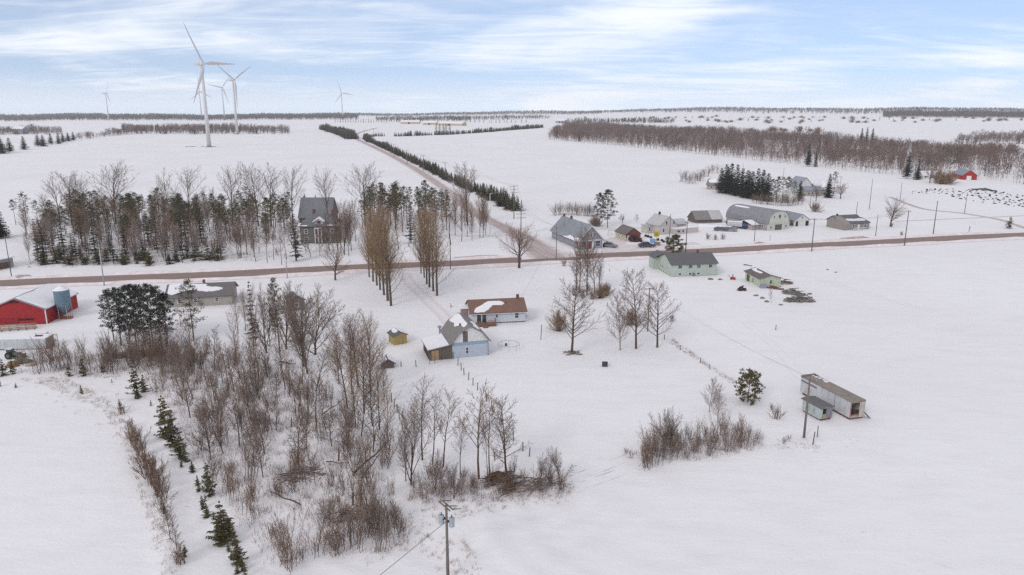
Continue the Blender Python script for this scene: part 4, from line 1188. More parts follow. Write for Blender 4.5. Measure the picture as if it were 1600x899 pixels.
ln = gable_line(L, .85, .7, .25)
rf = MB().shell(ln, -.2, W + .2, 'y', .1).build('roof', WOODP, e)
snow_patch(rf, FULL, 'y', ln, W, .2); snow_patch(rf, FULL, 'y', [ln[2], ln[1]], W, .2)
MB().box(L * .3, L * .7, -.04, -.01, -.1, .8).build('door', WOODP, e)

# --- the two trailers in the field
def z5(x, y): return (1230 + x * .1, 575 + y * .1)
e, L = B3('semi_trailer', 'long white box trailer with an open rear door and rusty roof, sitting in the field', 'trailer', z5(195, 395), z5(930, 795))
W, H = 2.5, 2.75
TW_ = mat('trailer_white', (.53, .54, .56), (.44, .45, .46), .5, .6, stain=.35)
ROOFT = mat('weathered_roof', (.29, .25, .215), (.21, .18, .16), .8, 1.2, stain=.4)
LT = L + .5
b = MB()
b.box(0, LT, 0, .08, .35, H); b.box(0, LT, W - .08, W, .35, H); b.box(0, .08, .08, W - .08, .35, H); b.box(.08, LT, .08, W - .08, .35, .5)
b.build('body', TW_, e)
rf = MB().box(-.05, LT + .05, -.05, W + .05, H, H + .12).build('roof', ROOFT, e)
rr = random.Random(4)
mb = MB()
for i in range(5): mb.box(.15 + i * .7, .15 + i * .7 + rr.uniform(.3, .6), W - .5 + rr.uniform(-.4, .1), W - .15, H + .121, H + .16)
mb.build('snow_patch', SNOW, rf)
mb = MB().box(-.1, .35, .0, W + .05, H + .121, H + .25).box(.3, 1.1, W - .35, W - .1, H + .121, H + .30)
mb.build('debris', mat('grey_boards', (.20, .17, .15), None, .9), rf)
MB().box(.1, 3.6, -.03, -.001, 2.1, 2.35).build('torn_strip', mat('grey_strip', (.17, .15, .145)), e)
MB().box(LT * .70, LT * .70 + .05, -.03, -.001, .4, H - .05).build('seam', CONC, e)
MB().box(LT * .05, LT - .1, .1, W - .1, .0, .349).build('chassis', RUST, e)
fr = MB().box(LT - .04, LT + .04, -.02, .12, .3, H).box(LT - .04, LT + .04, W - .12, W + .02, .3, H).box(LT - .04, LT + .04, .12, W - .12, H - .15, H).box(LT - .04, LT + .04, .12, W - .12, .25, .42)
fr.build('door_frame', mat('rust_streaked', (.36, .25, .20), (.25, .14, .1), .8, 2), e)
dr = MB().box(LT + .05, LT + .12, W * .60, W - .06, .35, H - .12)
for k in range(4): dr.box(LT + .12, LT + .15, W * .60, W - .06, .6 + k * .55, .66 + k * .55)
dr.build('door', mat('cream_door', (.55, .50, .46), (.42, .36, .33), .7, 2, stain=.3), e)
mb = MB()
for i in range(9): 
    x, y = rr.uniform(LT - 1.4, LT - .3), rr.uniform(.2, W - .4); mb.box(x, x + rr.uniform(.2, .5), y, y + rr.uniform(.15, .4), .501, .5 + rr.uniform(.1, .5))
mb.build('junk', RUST, e)
mb = MB(); mb.add([(LT - .8, W + .02, 1.1), (LT + .1, W + .02, 1.0), (LT + .5, W + .9, .0), (LT - .3, W + 1.0, .0), (LT - .8, W + .06, 1.1), (LT + .1, W + .06, 1.0), (LT + .5, W + .94, .03), (LT - .3, W + 1.04, .03)],
       [(0, 1, 2, 3), (7, 6, 5, 4), (0, 4, 5, 1), (1, 5, 6, 2), (2, 6, 7, 3), (3, 7, 4, 0)])
tag(mb.build('plywood_sheet', mat('grey_ply', (.24, .25, .28))), 'grey sheet leaning against the open end of the long trailer', 'board').matrix_world = e.matrix_basis.copy()
e, L = B3('storage_trailer', 'short pale green box trailer with a black sagging roof beside the long trailer', 'trailer', z5(225, 680), z5(500, 830), L=None)
W, H = 2.2, 1.95
b = MB().box(0, L, 0, .07, .25, H).box(0, L, W - .07, W, .25, H).box(0, .07, .07, W - .07, .25, H).box(L - .07, L, W * .55, W - .07, .25, H).box(L - .07, L, .07, W * .22, .25, H).box(0.07, L, .07, W - .07, .25, .35).box(L - .07, L, W * .22, W * .55, H - .15, H)
b.build('body', mat('pale_green_sheet', (.44, .50, .48), (.36, .41, .40), .6, .8, stain=.5), e)
MB().box(L - .05, L + .03, W * .56, W - .02, .3, H - .1).build('door', mat('grey_violet_door', (.26, .24, .26), (.2, .18, .2), .8, 2, lines=(1, .3, .3)), e)
rf = MB().shell([(-.15, H - .02), (W * .5, H + .18), (W + .15, H + .0)], -.25, L + .3, 'x', .08).build('roof', mat('black_felt', (.09, .095, .10), (.16, .155, .15), .7, 1.3), e)
MB().box(0, L, .2, W - .2, -.1, .249).build('chassis', RUST, e)
MB().box(L + .0, L + .05, W * .25, W * .5, .36, .95).build('crate_panel', pw, e)

# --- pale green house
e, L = B3('green_house', 'long mint green two-level house with a dark grey roof beside the road', 'house', (1048.5, 432.5), (1119, 430))
W, h, ri = 9.6, 3.35, 1.9
mint = siding('mint_siding', (.47, .525, .46), size=.3)
MB().extrude(gable_prof(W, h, ri, .1), 0, L, 'x').build('wall', mint, e)
MB().box(-.02, L + .02, -.02, W + .02, -.6, .1).build('foundation', mat('green_plinth', (.17, .23, .18)), e)
ln = gable_line(W, h, ri, .45)
rf = MB().shell(ln, -.35, L + .35, 'x').build('roof', SHING_D, e)
MB().box(L * .70, L * .70 + .5, W / 2 - .3, W / 2 + .3, h + ri - .3, h + ri + .8).build('chimney', BRICK, rf)
wing = MB().box(-1.6, 3.0, W, W + 3.5, -.6, h).build('wing', mint, e)
MB().shell([(-2.0, h - .05), (.9, h + 1.15), (3.4, h - .05)], W - 1.0, W + 3.9, 'y').build('roof', SHING_D, wing)
Fx = Faces(L, W)
shut = mat('shutter_dark', (.05, .07, .07))
for u in (2.4, 5.3, 7.6, 10.9):
    for s in (-1, 1): Fx.panel(e, 'shutter', 'front', u + s * .32 - .11, u + s * .32 + .11, 2.1, 3.0, shut, .05)
    Fx.window(e, 'front', u, 2.15, .38, .8, mull=False)
for u in (2.4, 5.3, 7.6): Fx.window(e, 'front', u, .35, .7, .55, mull=False)
Fx.window(e, 'left', 2.6, 1.6, .5, .7); Fx.window(e, 'left', 6.4, 1.1, 1.3, .6)
Fx.window(e, 'left', 8.2, 1.1, .6, .6)
dk = MB().box(L + .03, L + 1.1, .5, 3.5, 1.0, 1.12).box(L + .9, L + 1.0, .55, .65, -.3, 1.0).box(L + .9, L + 1.0, 3.3, 3.4, -.3, 1.0).box(L + 1.0, L + 1.08, .5, 3.5, 1.7, 1.8).box(L + 1.0, L + 1.08, .5, .58, 1.12, 1.7).box(L + 1.0, L + 1.08, 3.42, 3.5, 1.12, 1.7)
dk.build('side_deck', TRIM, e)
MB().box(6.0, 6.35, -.5, -.02, 0, .9).build('meter_box', CONC, e)

# --- small green shed
e, L = B3('green_shed', 'small pale green outbuilding with a brown roof and snow on its ridge, scrap around it', 'shed', (1164, 437), (1187, 449))
W, h, ri = 5.4, 2.25, .75
pg = siding('pale_green_boards', (.50, .56, .42), size=.3, stain=.25)
MB().extrude(gable_prof(W, h, ri), 0, L, 'x').build('wall', pg, e)
ln = gable_line(W, h, ri, .4)
rf = MB().shell(ln, -.35, L + .35, 'x').build('roof', mat('brown_felt', (.13, .10, .095), (.18, .14, .13), .9, 2), e)
snow_patch(rf, [(.05, .6), (.3, .55), (.6, .62), (.62, .8), (.3, .78), (.1, .98), (.02, .9)], 'x', ln, L)
snow_patch(rf, FULL, 'x', [ln[2], ln[1]], L)
Fx = Faces(L, W)
Fx.panel(e, 'door', 'front', L * .12, L * .30, -.2, 1.7, mat('dark_green_door', (.09, .10, .07)), .05, True)
Fx.window(e, 'front', L * .55, .4, .8, 1.1); Fx.window(e, 'right', W * .52, .9, .7, .85)
tarp = MB().box(L + .3, L + 1.4, -.3, 1.3, -.2, .7).box(L + .4, L + 1.3, -.2, 1.2, .7, .85).build('tarp_pile', mat('blue_grey_tarp', (.30, .32, .42), (.24, .25, .34), .7, 3))
tag(tarp, 'blue-grey tarp bundle against the gable of the small green shed', 'tarp').matrix_world = e.matrix_basis.copy()

# --- grey gabled house by the junction
e, L = B3('gabled_house', 'big grey shingled house with a steep gable and red door by the junction', 'house', (862, 372), (904, 390))
W, h, ri = 8.3, 3.0, 4.4
gsh = siding('grey_shingles', (.30, .30, .335), size=.25, st=.3)
MB().extrude(gable_prof(W, h, ri), 0, L, 'x').build('wall', gsh, e)
ln = gable_line(W, h, ri, .6)
rf = MB().shell(ln, -.5, L + .6, 'x', .16).build('roof', METAL_R, e)
MB().box(L * .30, L * .30 + .7, W / 2 - .3, W / 2 + .3, h + ri - .4, h + ri + 1.0).build('chimney', BRICK, rf)
MB().box(L * .03, L * .03 + .6, W / 2 - .3, W / 2 + .3, h + ri - .4, h + ri + .9).build('chimney', BRICK, rf)
snow_patch(rf, [(.5, .02), (.97, .02), (.98, .2), (.85, .12), (.7, .2), (.6, .1)], 'x', ln, L, .06)
bb = MB()
bb.shell([(-.62, h - .66), (W / 2, h + ri - .02), (W + .62, h - .66)], L + .61, L + .68, 'x', .30, -.18)
bb.build('barge_board', TRIM, rf)
Fx = Faces(L, W)
MB().box(L - .1, L + .06, -.06, .1, -.5, h - .1).box(L - .1, L + .06, W - .1, W + .06, -.5, h - .1).build('corner_board', TRIM, e)
MB().box(L + .002, L + .10, .2, W - .2, 2.55, 2.8).build('shop_beam', TRIM, e)
for u in (W * .38, W * .52, W * .66): Fx.window(e, 'right', u, h + .75, .62, 1.3)
Fx.window(e, 'right', W * .5, h + 2.75, .45, .6)
Fx.window(e, 'right', W * .22, .7, 1.7, 1.6); Fx.window(e, 'right', W * .80, .7, 1.6, 1.6)
Fx.panel(e, 'door', 'right', W * .42, W * .54, -.1, 2.3, mat('dark_red_door', (.25, .05, .05)), .05, True)
Fx.panel(e, 'door', 'right', W * .56, W * .62, -.1, 2.3, TRIM, .05)
for u in (1.2, 3.2, 8.6, 14.2, 17.0, 20.0): Fx.window(e, 'front', u, 1.1, .8, 1.1)
MB().shell([(W + .0, 2.4), (W + 2.4, 1.7)], L - 6, L - .4, 'x', .12).build('side_porch', SHING_D, e)
MB().box(L - .6, L - .5, W + 2.1, W + 2.25, -.4, 1.6).box(L - 5.9, L - 5.8, W + 2.1, W + 2.25, -.4, 1.6).box(L - 3, L - 2.9, W + 2.1, W + 2.25, -.4, 1.6).build('porch_post', WOODP, e)

# --- brick-fronted garage
e, L = B3('garage', 'small garage with a brick-red gable end and cream side wall', 'garage', (961.6, 371), (977.6, 377))
W, h, ri = 5.5, 2.3, 2.0
MB().extrude(gable_prof(W, h, ri), 0, L, 'x').build('wall', siding('cream_boards', (.60, .55, .40)), e)
MB().extrude([(0, 1.2), (W, 1.2), (W, h), (W / 2, h + ri - .02), (0, h)], L + .001, L + .07, 'x').build('gable_wall', mat('red_brick', (.24, .10, .085), (.17, .07, .06), .9, 3, lines=(2, .2, .3)), e)
MB().shell(gable_line(W, h, ri, .35), -.3, L + .35, 'x').build('roof', mat('brown_grey_roof', (.19, .16, .155), (.14, .12, .115), .9, 2), e)
Fx = Faces(L, W)
Fx.panel(e, 'garage_door', 'right', .5, 2.3, -.2, 1.9, TRIM, .10); Fx.panel(e, 'garage_door', 'right', 2.7, 5.0, -.2, 1.9, mat('maroon_door', (.22, .06, .06)), .10)
Fx.window(e, 'front', L * .3, .9, .5, .7); Fx.window(e, 'front', L * .68, .9, .5, .7)

# --- pinkish farmhouse with wings
e, L = B3('farmhouse', 'pinkish white farmhouse with a steep pale roof and a low front wing', 'house', (1010 + 240 * .1625, 300 + 405 * .1625), (1010 + 500 * .1625, 300 + 380 * .1625), L=7.0)
pk = siding('pinkish_boards_house', (.55, .50, .475), size=.25)
h, ri = 3.2, 3.0
# main block, ridge running away from the viewer
MB().extrude([(-4.8, -.6), (2.8, -.6), (2.8, h), (-1.0, h + ri), (-4.8, h)], .6, 8.4, 'y').build('wall', pk, e)
rf = MB().shell([(-5.1, h - .25), (-1.0, h + ri), (3.1, h - .25)], .3, 8.7, 'y').build('roof', PALEMET, e)
MB().box(-1.3, -.75, 5.6, 6.2, h + ri - .4, h + ri + 1.0).build('chimney', BLACK, rf)
w_ = MB().box(-7.2, -4.8, 4.6, 8.0, -.6, 2.7).build('wing', siding('cream_wing', (.56, .52, .47)), e)
MB().box(-7.4, -4.82, 4.4, 8.2, 2.7, 2.85).build('roof', PALEMET, w_)
w_ = MB().box(2.8, 9.2, 3.4, 8.0, -.6, 2.6).build('wing', pk, e)
MB().shell([(3.1, 2.5), (5.7, 4.1), (8.3, 2.5)], 2.82, 9.5, 'x').build('roof', PALEMET, w_)
w_ = MB().box(0.2, 10.6, -1.6, .58, -.6, 1.9).build('porch', pk, e)
MB().box(.0, 10.8, -1.8, .56, 1.9, 2.15).build('snow_patch', SNOW, w_)
Fz = Faces(8, 8)
def fw(par, x0, x1, y, z0, z1):
    o = MB().box(x0 - .08, x0, y - .05, y + .02, z0 - .08, z1 + .08).box(x1, x1 + .08, y - .05, y + .02, z0 - .08, z1 + .08).box(x0, x1, y - .05, y + .02, z0 - .08, z0).box(x0, x1, y - .05, y + .02, z1, z1 + .08).build('window', TRIM, par)
    MB().box(x0, x1, y - .02, y + .01, z0, z1).build('pane', GLASS, o); return o
fw(e, 1.0, 1.7, .6, 3.3, 4.5); fw(e, -3.4, -2.7, .6, .8, 1.9); fw(e, -2.2, -1.5, .6, 3.3, 4.5); fw(e, 1.2, 2.6, -1.6, .6, 1.4); fw(e, 3.4, 4.2, -1.6, .6, 1.4)
fw(e, -6.4, -5.8, 4.6, .9, 2.1)

# --- old two-tone barn
e, L = B3('old_barn', 'low old barn with a weathered dark roof half covered in pale sheets', 'barn', (1087, 349), (1128, 348))
W, h, ri = 7.0, 1.6, 2.7
MB().extrude(gable_prof(W, h, ri), 0, L, 'x').build('wall', WOODP, e)
ln = gable_line(W, h, ri, .4)
rf = MB().shell(ln, -.3, L * .58, 'x').build('roof', mat('worn_shingle', (.26, .24, .235), (.19, .175, .17), .9, 1.5), e)
MB().shell(ln, L * .58 + .002, L + .4, 'x', .16).build('roof', PALEMET, e)
sb = tag(MB().extrude([(0, 0), (3.2, 0), (2.4, .9), (1.2, 1.2), (.4, .7)], 0, 11, 'x').build('snow_pile', SNOW), 'long ploughed snow pile in front of the old two-tone barn', 'snow pile')
sb.location = P(1092, 356); sb.rotation_euler = (0, 0, .12)

# --- gambrel/arched barn with white gable
e, L = B3('arched_barn', 'big barn with an arched ribbed metal roof and a white gable end facing the road', 'barn', (1010 + 1165 * .1625, 300 + 375 * .1625), (1010 + 1365 * .1625, 300 + 355 * .1625))
W = 21.0
cream = mat('cream_gable', (.58, .58, .50), (.50, .50, .44), .7, 1, lines=(0, .4, .12), stain=.12)
arc = []
for i in range(13):
    t = math.pi * i / 12
    arc.append((L / 2 - (L / 2) * math.copysign(abs(math.cos(t)) ** .85, math.cos(t)), 2.7 + 4.3 * math.sin(t) ** .9))
MB().extrude([(0, -.6), (L, -.6)] + [tuple(p) for p in reversed(arc)], 0, .3, 'y').build('gable_wall', cream, e)
MB().extrude([(0.02, -.6), (L - .02, -.6)] + [(p[0] * .996 + .02, p[1]) for p in reversed(arc)], .3, W, 'y').build('wall', mat('grey_side_boards', (.36, .34, .34), (.29, .27, .27), .8, 1, lines=(1, .4, .2)), e)
arcr = [(-.25, 2.45)] + arc + [(L + .25, 2.45)]
rf = MB().shell(arcr, -.3, W + .2, 'y', .14).build('roof', METAL_Q, e)
snow_patch(rf, [(.60, .1), (.9, .1), (.93, .9), (.7, .92), (.6, .6)], 'y', [arcr[5], arcr[6]], W, .06)
Fx = Faces(L, W)
Fx.panel(e, 'barn_door', 'front', L * .34, L * .66, -.3, 2.0, WOODP, .06)
for u in (L * .14, L * .86): Fx.window(e, 'front', u, .8, .9, .8)
for u in (L * .27, L * .78): Fx.window(e, 'front', u, 4.4, .7, .8)
Fx.panel(e, 'loft_door', 'front', L * .48, L * .58, 4.3, 5.5, WOODP, .06)
for u in (2.5, 14, 17): Fx.window(e, 'left', u, 1.0, .9, .8)
w_ = MB().box(-4.0, -.25, 3.6, 11.5, -.6, 1.8).build('annex', mat('pink_grey_boards', (.42, .36, .35), (.34, .29, .28), .8, 1.2, lines=(1, .3, .2)), e)
r2 = MB().shell([(3.3, 1.75), (7.5, 3.0), (11.8, 1.75)], -4.3, -.2, 'x', .12).build('roof', SHING_G, w_)
r3 = MB().shell([(3.3, 1.9), (7.5, 3.15), (11.8, 1.9)], -4.25, -.6, 'x', .12, 0.0).build('snow_patch', SNOW, w_)

# --- white open-fronted garage
e, L = B3('open_garage', 'white gabled garage with three dark openings behind the arched barn', 'garage', (1010 + 1420 * .1625, 300 + 332 * .1625), (1010 + 1545 * .1625, 300 + 325 * .1625), L=6.6)
W, h, ri = 10.0, 2.3, 2.1
MB().extrude(gable_prof(L, h, ri), 0, W, 'y').build('wall', wh, e)
MB().shell(gable_line(L, h, ri, .35), -.3, W + .3, 'y').build('roof', METAL_R, e)
Fx = Faces(L, W)
Fx.panel(e, 'opening', 'front', .6, 1.6, -.2, 1.9, DARK, .03); Fx.panel(e, 'opening', 'front', 4.9, 6.2, -.2, 1.9, DARK, .03); Fx.window(e, 'front', L / 2, 2.9, .7, .6)
Fx.panel(e, 'opening', 'left', .5, 2.6, -.2, 1.9, mat('brown_door', (.14, .08, .07)), .03); Fx.panel(e, 'opening', 'left', 3.2, 5.2, -.2, 1.9, mat('brown_door', (.14, .08, .07)), .03)

# --- taupe bungalow
def z6(x, y): return (1070 + x * .1875, 235 + y * .1875)
e, L = B3('bungalow', 'small taupe bungalow with a dark roof striped with snow, near the round bare tree', 'house', z6(1380, 665), z6(1535, 655))
tp = siding('taupe_siding', (.30, .265, .24), size=.3)
W, h = 9.4, 2.7
MB().box(0, L, 0, 4.6, -.6, h - .3).build('wall', tp, e)
MB().extrude([(0, -.6), (W, -.6), (W, h), (W - 3.2, h + 1.7), (2.2, h + .6), (0, h - .3)], -2.8, -.002, 'x').build('wall', tp, e)
MB().box(-.001, L - .5, 4.6, W, -.6, h).build('wall', tp, e)
rf = MB().shell([(-.4, h - .35), (4.7, h + .9)], -.2, L + .3, 'x', .14).build('roof', SHING_D, e)
snow_patch(rf, [(.05, .45), (.5, .4), (.95, .42), (.93, .8), (.5, .75), (.08, .82)], 'x', [(-.4, h - .35), (4.7, h + .9)], L, .08)
r2 = MB().shell([(4.9, h + .95), (6.4, h + 1.75), (W + .4, h - .1)], -3.1, L - .3, 'x', .14).build('roof', SHING_D, e)
MB().box(-1.2, -.7, 6.2, 6.7, h + 1.3, h + 2.4).build('chimney', BLACK, r2)
Fx = Faces(L, W)
Fx.window(e, 'front', 1.3, .8, .9, 1.0); Fx.window(e, 'front', 6.4, .8, 1.1, 1.0); Fx.panel(e, 'door', 'front', 3.0, 3.9, -.1, 1.9, TRIM, .05, True)
dk = MB()
for i in range(7): dk.box(.3 + i * .8, .4 + i * .8, -1.5, -1.4, -.3, .9)
dk.box(.3, 5.3, -1.52, -1.38, .9, 1.0); dk.box(.3, 5.3, -1.4, -.06, .1, .2); dk.build('deck', WHITE, e)

# --- grand house with hipped roof behind the road
e, L = B3('grand_house', 'grand old grey-green two-storey house with a hipped roof, snowy dormer and white trim', 'house', (470, 381), (530, 380))
gg = siding('grey_green_shingle', (.155, .15, .125), size=.3, st=.35)
W, h = 10.5, 5.7
MB().box(0, L, 0, W, -.6, h).build('wall', gg, e)
def hip(x0, x1, y0, y1, z0, z1, rx, ry, m, par, name='roof'):
    a = MB()
    cx_, cy_ = (x0 + x1) / 2, (y0 + y1) / 2
    a.add([(x0, y0, z0), (x1, y0, z0), (x1, y1, z0), (x0, y1, z0), (x0, y0, z0 + .15), (x1, y0, z0 + .15), (x1, y1, z0 + .15), (x0, y1, z0 + .15), (cx_ - rx, cy_ - ry, z1), (cx_ + rx, cy_ - ry, z1), (cx_ + rx, cy_ + ry, z1), (cx_ - rx, cy_ + ry, z1)],
          [(3, 2, 1, 0), (0, 1, 5, 4), (1, 2, 6, 5), (2, 3, 7, 6), (3, 0, 4, 7), (4, 5, 9, 8), (5, 6, 10, 9), (6, 7, 11, 10), (7, 4, 8, 11), (8, 9, 10, 11)])
    return a.build(name, m, par)
rf = hip(-.7, L + .7, -.7, W + .7, h, h + 3.5, 1.8, 1.4, mat('hip_shingle', (.17, .17, .185), (.12, .12, .13), .9, 2), e)
for (x0, x1, y, z) in ((-.5, 2.5, -.55, h + .16), (L - 3.8, L + .5, -.55, h + .16)):
    MB().shell([(y, z), (y + 1.3, z + .75)], x0, x1, 'x', .1, .03).build('snow_patch', SNOW, rf)
dm = MB().extrude([(L * .38, h + .4), (L * .62, h + .4), (L * .62, h + 1.6), (L * .5, h + 2.5), (L * .38, h + 1.6)], .1, 3.0, 'y').build('dormer', mat('pale_dormer', (.40, .37, .36), (.33, .3, .3), .8, 2), e)
MB().shell([(L * .38 - .35, h + 1.35), (L * .5, h + 2.55), (L * .62 + .35, h + 1.35)], -.2, 3.4, 'y', .28).build('snow_patch', SNOW, dm)
MB().box(L * .46, L * .54, .04, .099, h + .9, h + 1.7).build('pane', GLASS, dm)
MB().box(L * .28, L * .28 + .9, 7.2, 8.0, h + 1.5, h + 4.6).build('chimney', BRICK, rf)
MB().box(L * .78, L * .78 + .9, 7.2, 8.0, h + 1.5, h + 4.4).build('chimney', BRICK, rf)
Fx = Faces(L, W)
for u in (1.9, 7.9, 10.2): Fx.window(e, 'front', u, 3.4, .9, 1.3)
Fx.window(e, 'front', 1.9, .7, 1.3, 1.4); Fx.window(e, 'front', 8.8, .7, 1.6, 1.4)
bay = MB().box(L * .38, L * .58, -1.3, 0, -.5, h - .3).build('entrance_bay', mat('bay_white', (.52, .48, .47), (.42, .38, .37), .7, 2), e)
for z in (.2, 3.0):
    MB().box(L * .41, L * .46, -1.36, -1.301, z, z + 2.0).box(L * .50, L * .55, -1.36, -1.301, z, z + 2.0).build('pane', GLASS, bay)
MB().box(L * .42, L * .54, -1.45, -1.37, 2.45, 2.9).build('balcony_rail', mat('red_rail', (.3, .06, .06)), bay)
MB().box(-.6, L + .4, -1.0, .0, -.35, -.05).build('verandah', WHITE, e)

# --- tall grey metal-roofed barn behind it
e, L = B3('metal_roofed_barn', 'steep plain grey metal barn roof rising behind the grand house', 'barn', (468, 351), (518, 351))
W, h, ri = 12.0, 3.0, 6.5
MB().extrude(gable_prof(W, h, ri), 0, L, 'x').build('wall', WOODP, e)
MB().shell(gable_line(W, h, ri, .5), -.4, L + .4, 'x').build('roof', mat('slate_metal', (.17, .19, .22), (.24, .22, .22), .55, .35, metal=.1, stain=.25), e)

# --- white farmhouse behind the windbreak
e, L = B3('white_farmhouse', 'white farmhouse with a pale blue-grey roof behind the windbreak and pink bare tree', 'house', z6(950, 378), z6(1040, 376), L=9.0)
W, h, ri = 12, 4.2, 4.4
MB().extrude(gable_prof(L, h, ri), 2, W, 'y').build('wall', wh, e)
MB().shell(gable_line(L, h, ri, .5), 1.6, W + .4, 'y').build('roof', mat('blue_grey_roof', (.31, .33, .38), (.26, .28, .33), .6, 1), e)
w_ = MB().box(L, L + 17, 5, 11, -.6, 3.4).build('wing', wh, e)
MB().shell([(4.6, 3.2), (8, 5.4), (11.4, 3.2)], L - .5, L + 17.4, 'x', .3).build('snow_patch', SNOW, w_)
w_ = MB().box(2, L + 3, -3, 1.9, -.6, 3).build('porch', mat('pink_porch', (.42, .36, .34)), e)
MB().shell([(-3.5, 2.8), (2.1, 4.2)], 1.6, L + 3.4, 'x', .2).build('roof', mat('blue_grey_roof', (.31, .33, .38)), w_)
Fx = Faces(L, W)
for u in (1.0, 8.0): Fx.window(e, 'front', u, 4.3, .9, 1.2).location = (0, 2, 0)
for x in (3.2, 5.2, 8.0): fw(e, x, x + .8, -3, .8, 1.9)
e, L = B3('hidden_house', 'low house with a snowy grey roof half hidden behind the windbreak spruces', 'house', (1104, 296), (1124, 297), L=13)
MB().extrude(gable_prof(9, 2.6, 2.6), 0, L, 'x').build('wall', mat('pink_grey_wall', (.4, .33, .32)), e)
ln = gable_line(9, 2.6, 2.6, .5)
rf = MB().shell(ln, -.5, L + .5, 'x').build('roof', SHING_G, e)
snow_patch(rf, [(.1, .4), (.6, .5), (.95, .4), (.96, .97), (.1, .97)], 'x', ln, L, .12)
fw(e, 2, 3, 0, .8, 1.8)
e, L = B3('red_barn', 'little bright red barn with a grey roof and white door by the brown wood', 'barn', (1488, 277), (1503, 281))
W, h, ri = 8.0, 2.8, 3.0
redm = mat('barn_red', (.38, .028, .03), (.28, .022, .026), .8, 1.2, lines=(0, .4, .15))
MB().extrude(gable_prof(W, h, ri), 0, L, 'x').build('wall', redm, e)
MB().shell(gable_line(W, h, ri, .4), -.4, L + .4, 'x').build('roof', METAL_R, e)
Faces(L, W).panel(e, 'door', 'right', W * .3, W * .62, -.2, 2.4, TRIM, .1)
Faces(L, W).window(e, 'front', L * .5, 1, 1, 1)
e, L = B3('snowy_house', 'white house with a fully snow-covered roof beside the little red barn', 'house', (1437, 280), (1468, 280))
MB().extrude(gable_prof(8, 2.2, 2.4), 0, L, 'x').build('wall', wh, e)
ln = gable_line(8, 2.2, 2.4, .5)
rf = MB().shell(ln, -.4, L + .4, 'x').build('roof', SNOW, e)
for x in (3, 7, 10): fw(e, x, x + 1, 0, .8, 1.8)
for i, (bx, by) in enumerate([(1453, 286), (1462, 287), (1470, 288), (1478, 288), (1484, 286), (1466, 285)]):
    plant('oak' if i in (0, 1) else 'roundbush', 'shrub' if i > 1 else 'bare_tree', bx, by, H=7 if i > 1 else 10, label=('bare yard tree' if i < 2 else 'big leafless bush') + ' in front of the snow-roofed house', group='yard plants before the snow-roofed house')

# --- red barn, silo and barnyard at the photo edge
def z4(x, y): return (x * .1892, 430 + y * .1892)
e, L = B3('red_barn', 'large bright red barn with a snowy roof and white corner trim beside the blue silo', 'barn', (-14, 509), (74, 506.5))
W, h, ri = 13, 3.3, 2.3
MB().extrude(gable_prof(L, h, ri), 0, W, 'y').build('wall', redm, e)
ln = gable_line(L, h, ri, .35)
rf = MB().shell(ln, -.4, W + .3, 'y', .15).build('roof', METAL_R, e)
snow_patch(rf, FULL, 'y', [ln[2], ln[1]], W, .18)
snow_patch(rf, [(0, 0), (.5, 0), (.99, .02), (.99, .35), (.5, .3), (0, .35)], 'y', ln, W, .15)
MB().box(L - .14, L + .05, -.06, .1, -.4, h).build('corner_board', TRIM, e)
Fx = Faces(L, W)
Fx.panel(e, 'opening', 'front', L * .5, L * .77, .95, 1.35, DARK, .03); Fx.panel(e, 'vent', 'front', L * .40, L * .54, h + 1.35, h + 1.75, DARK, .03)
Fx.panel(e, 'sliding_door', 'front', L * .12, L * .5, -.2, 1.5, mat('darker_red', (.30, .02, .025)), .08)
for u in (1.5, 3.2): Fx.panel(e, 'barn_door', 'right', u, u + 1.2, -.2, 2.0, mat('darker_red', (.30, .02, .025)), .06)
s = P(102, 497)
e = empty('silo', s, 0, 'blue-grey steel hopper silo on legs beside the large red barn', 'silo')
blu = mat('silo_blue', (.17, .25, .30), (.125, .19, .23), .5, .8, metal=.2, lines=(2, .8, .25), stain=.12)
MB().tube((0, 0, 2.9), (0, 0, 6.4), 1.75, n=24).build('body', blu, e, smooth=False)
MB().tube((0, 0, .8), (0, 0, 2.899), .35, 1.74, n=24).build('hopper', blu, e)
MB().tube((0, 0, 6.4), (0, 0, 7.2), 1.85, .35, n=24).tube((0, 0, 7.2), (0, 0, 7.4), .4, .4, n=12).build('roof', SNOW, e)
for k in range(6):
    a = k * 1.047 + .3
    MB().tube((1.75 * math.cos(a), 1.75 * math.sin(a), -.3), (1.77 * math.cos(a), 1.77 * math.sin(a), 3.1), .07, n=5).build('leg', STEEL, e)
e.scale = (.86, .86, .97)
MB().box(-.8, 2.0, -1.1, -.1, 0, .5).build('auger', mat('rust_orange', (.34, .14, .09), None, .8), e)
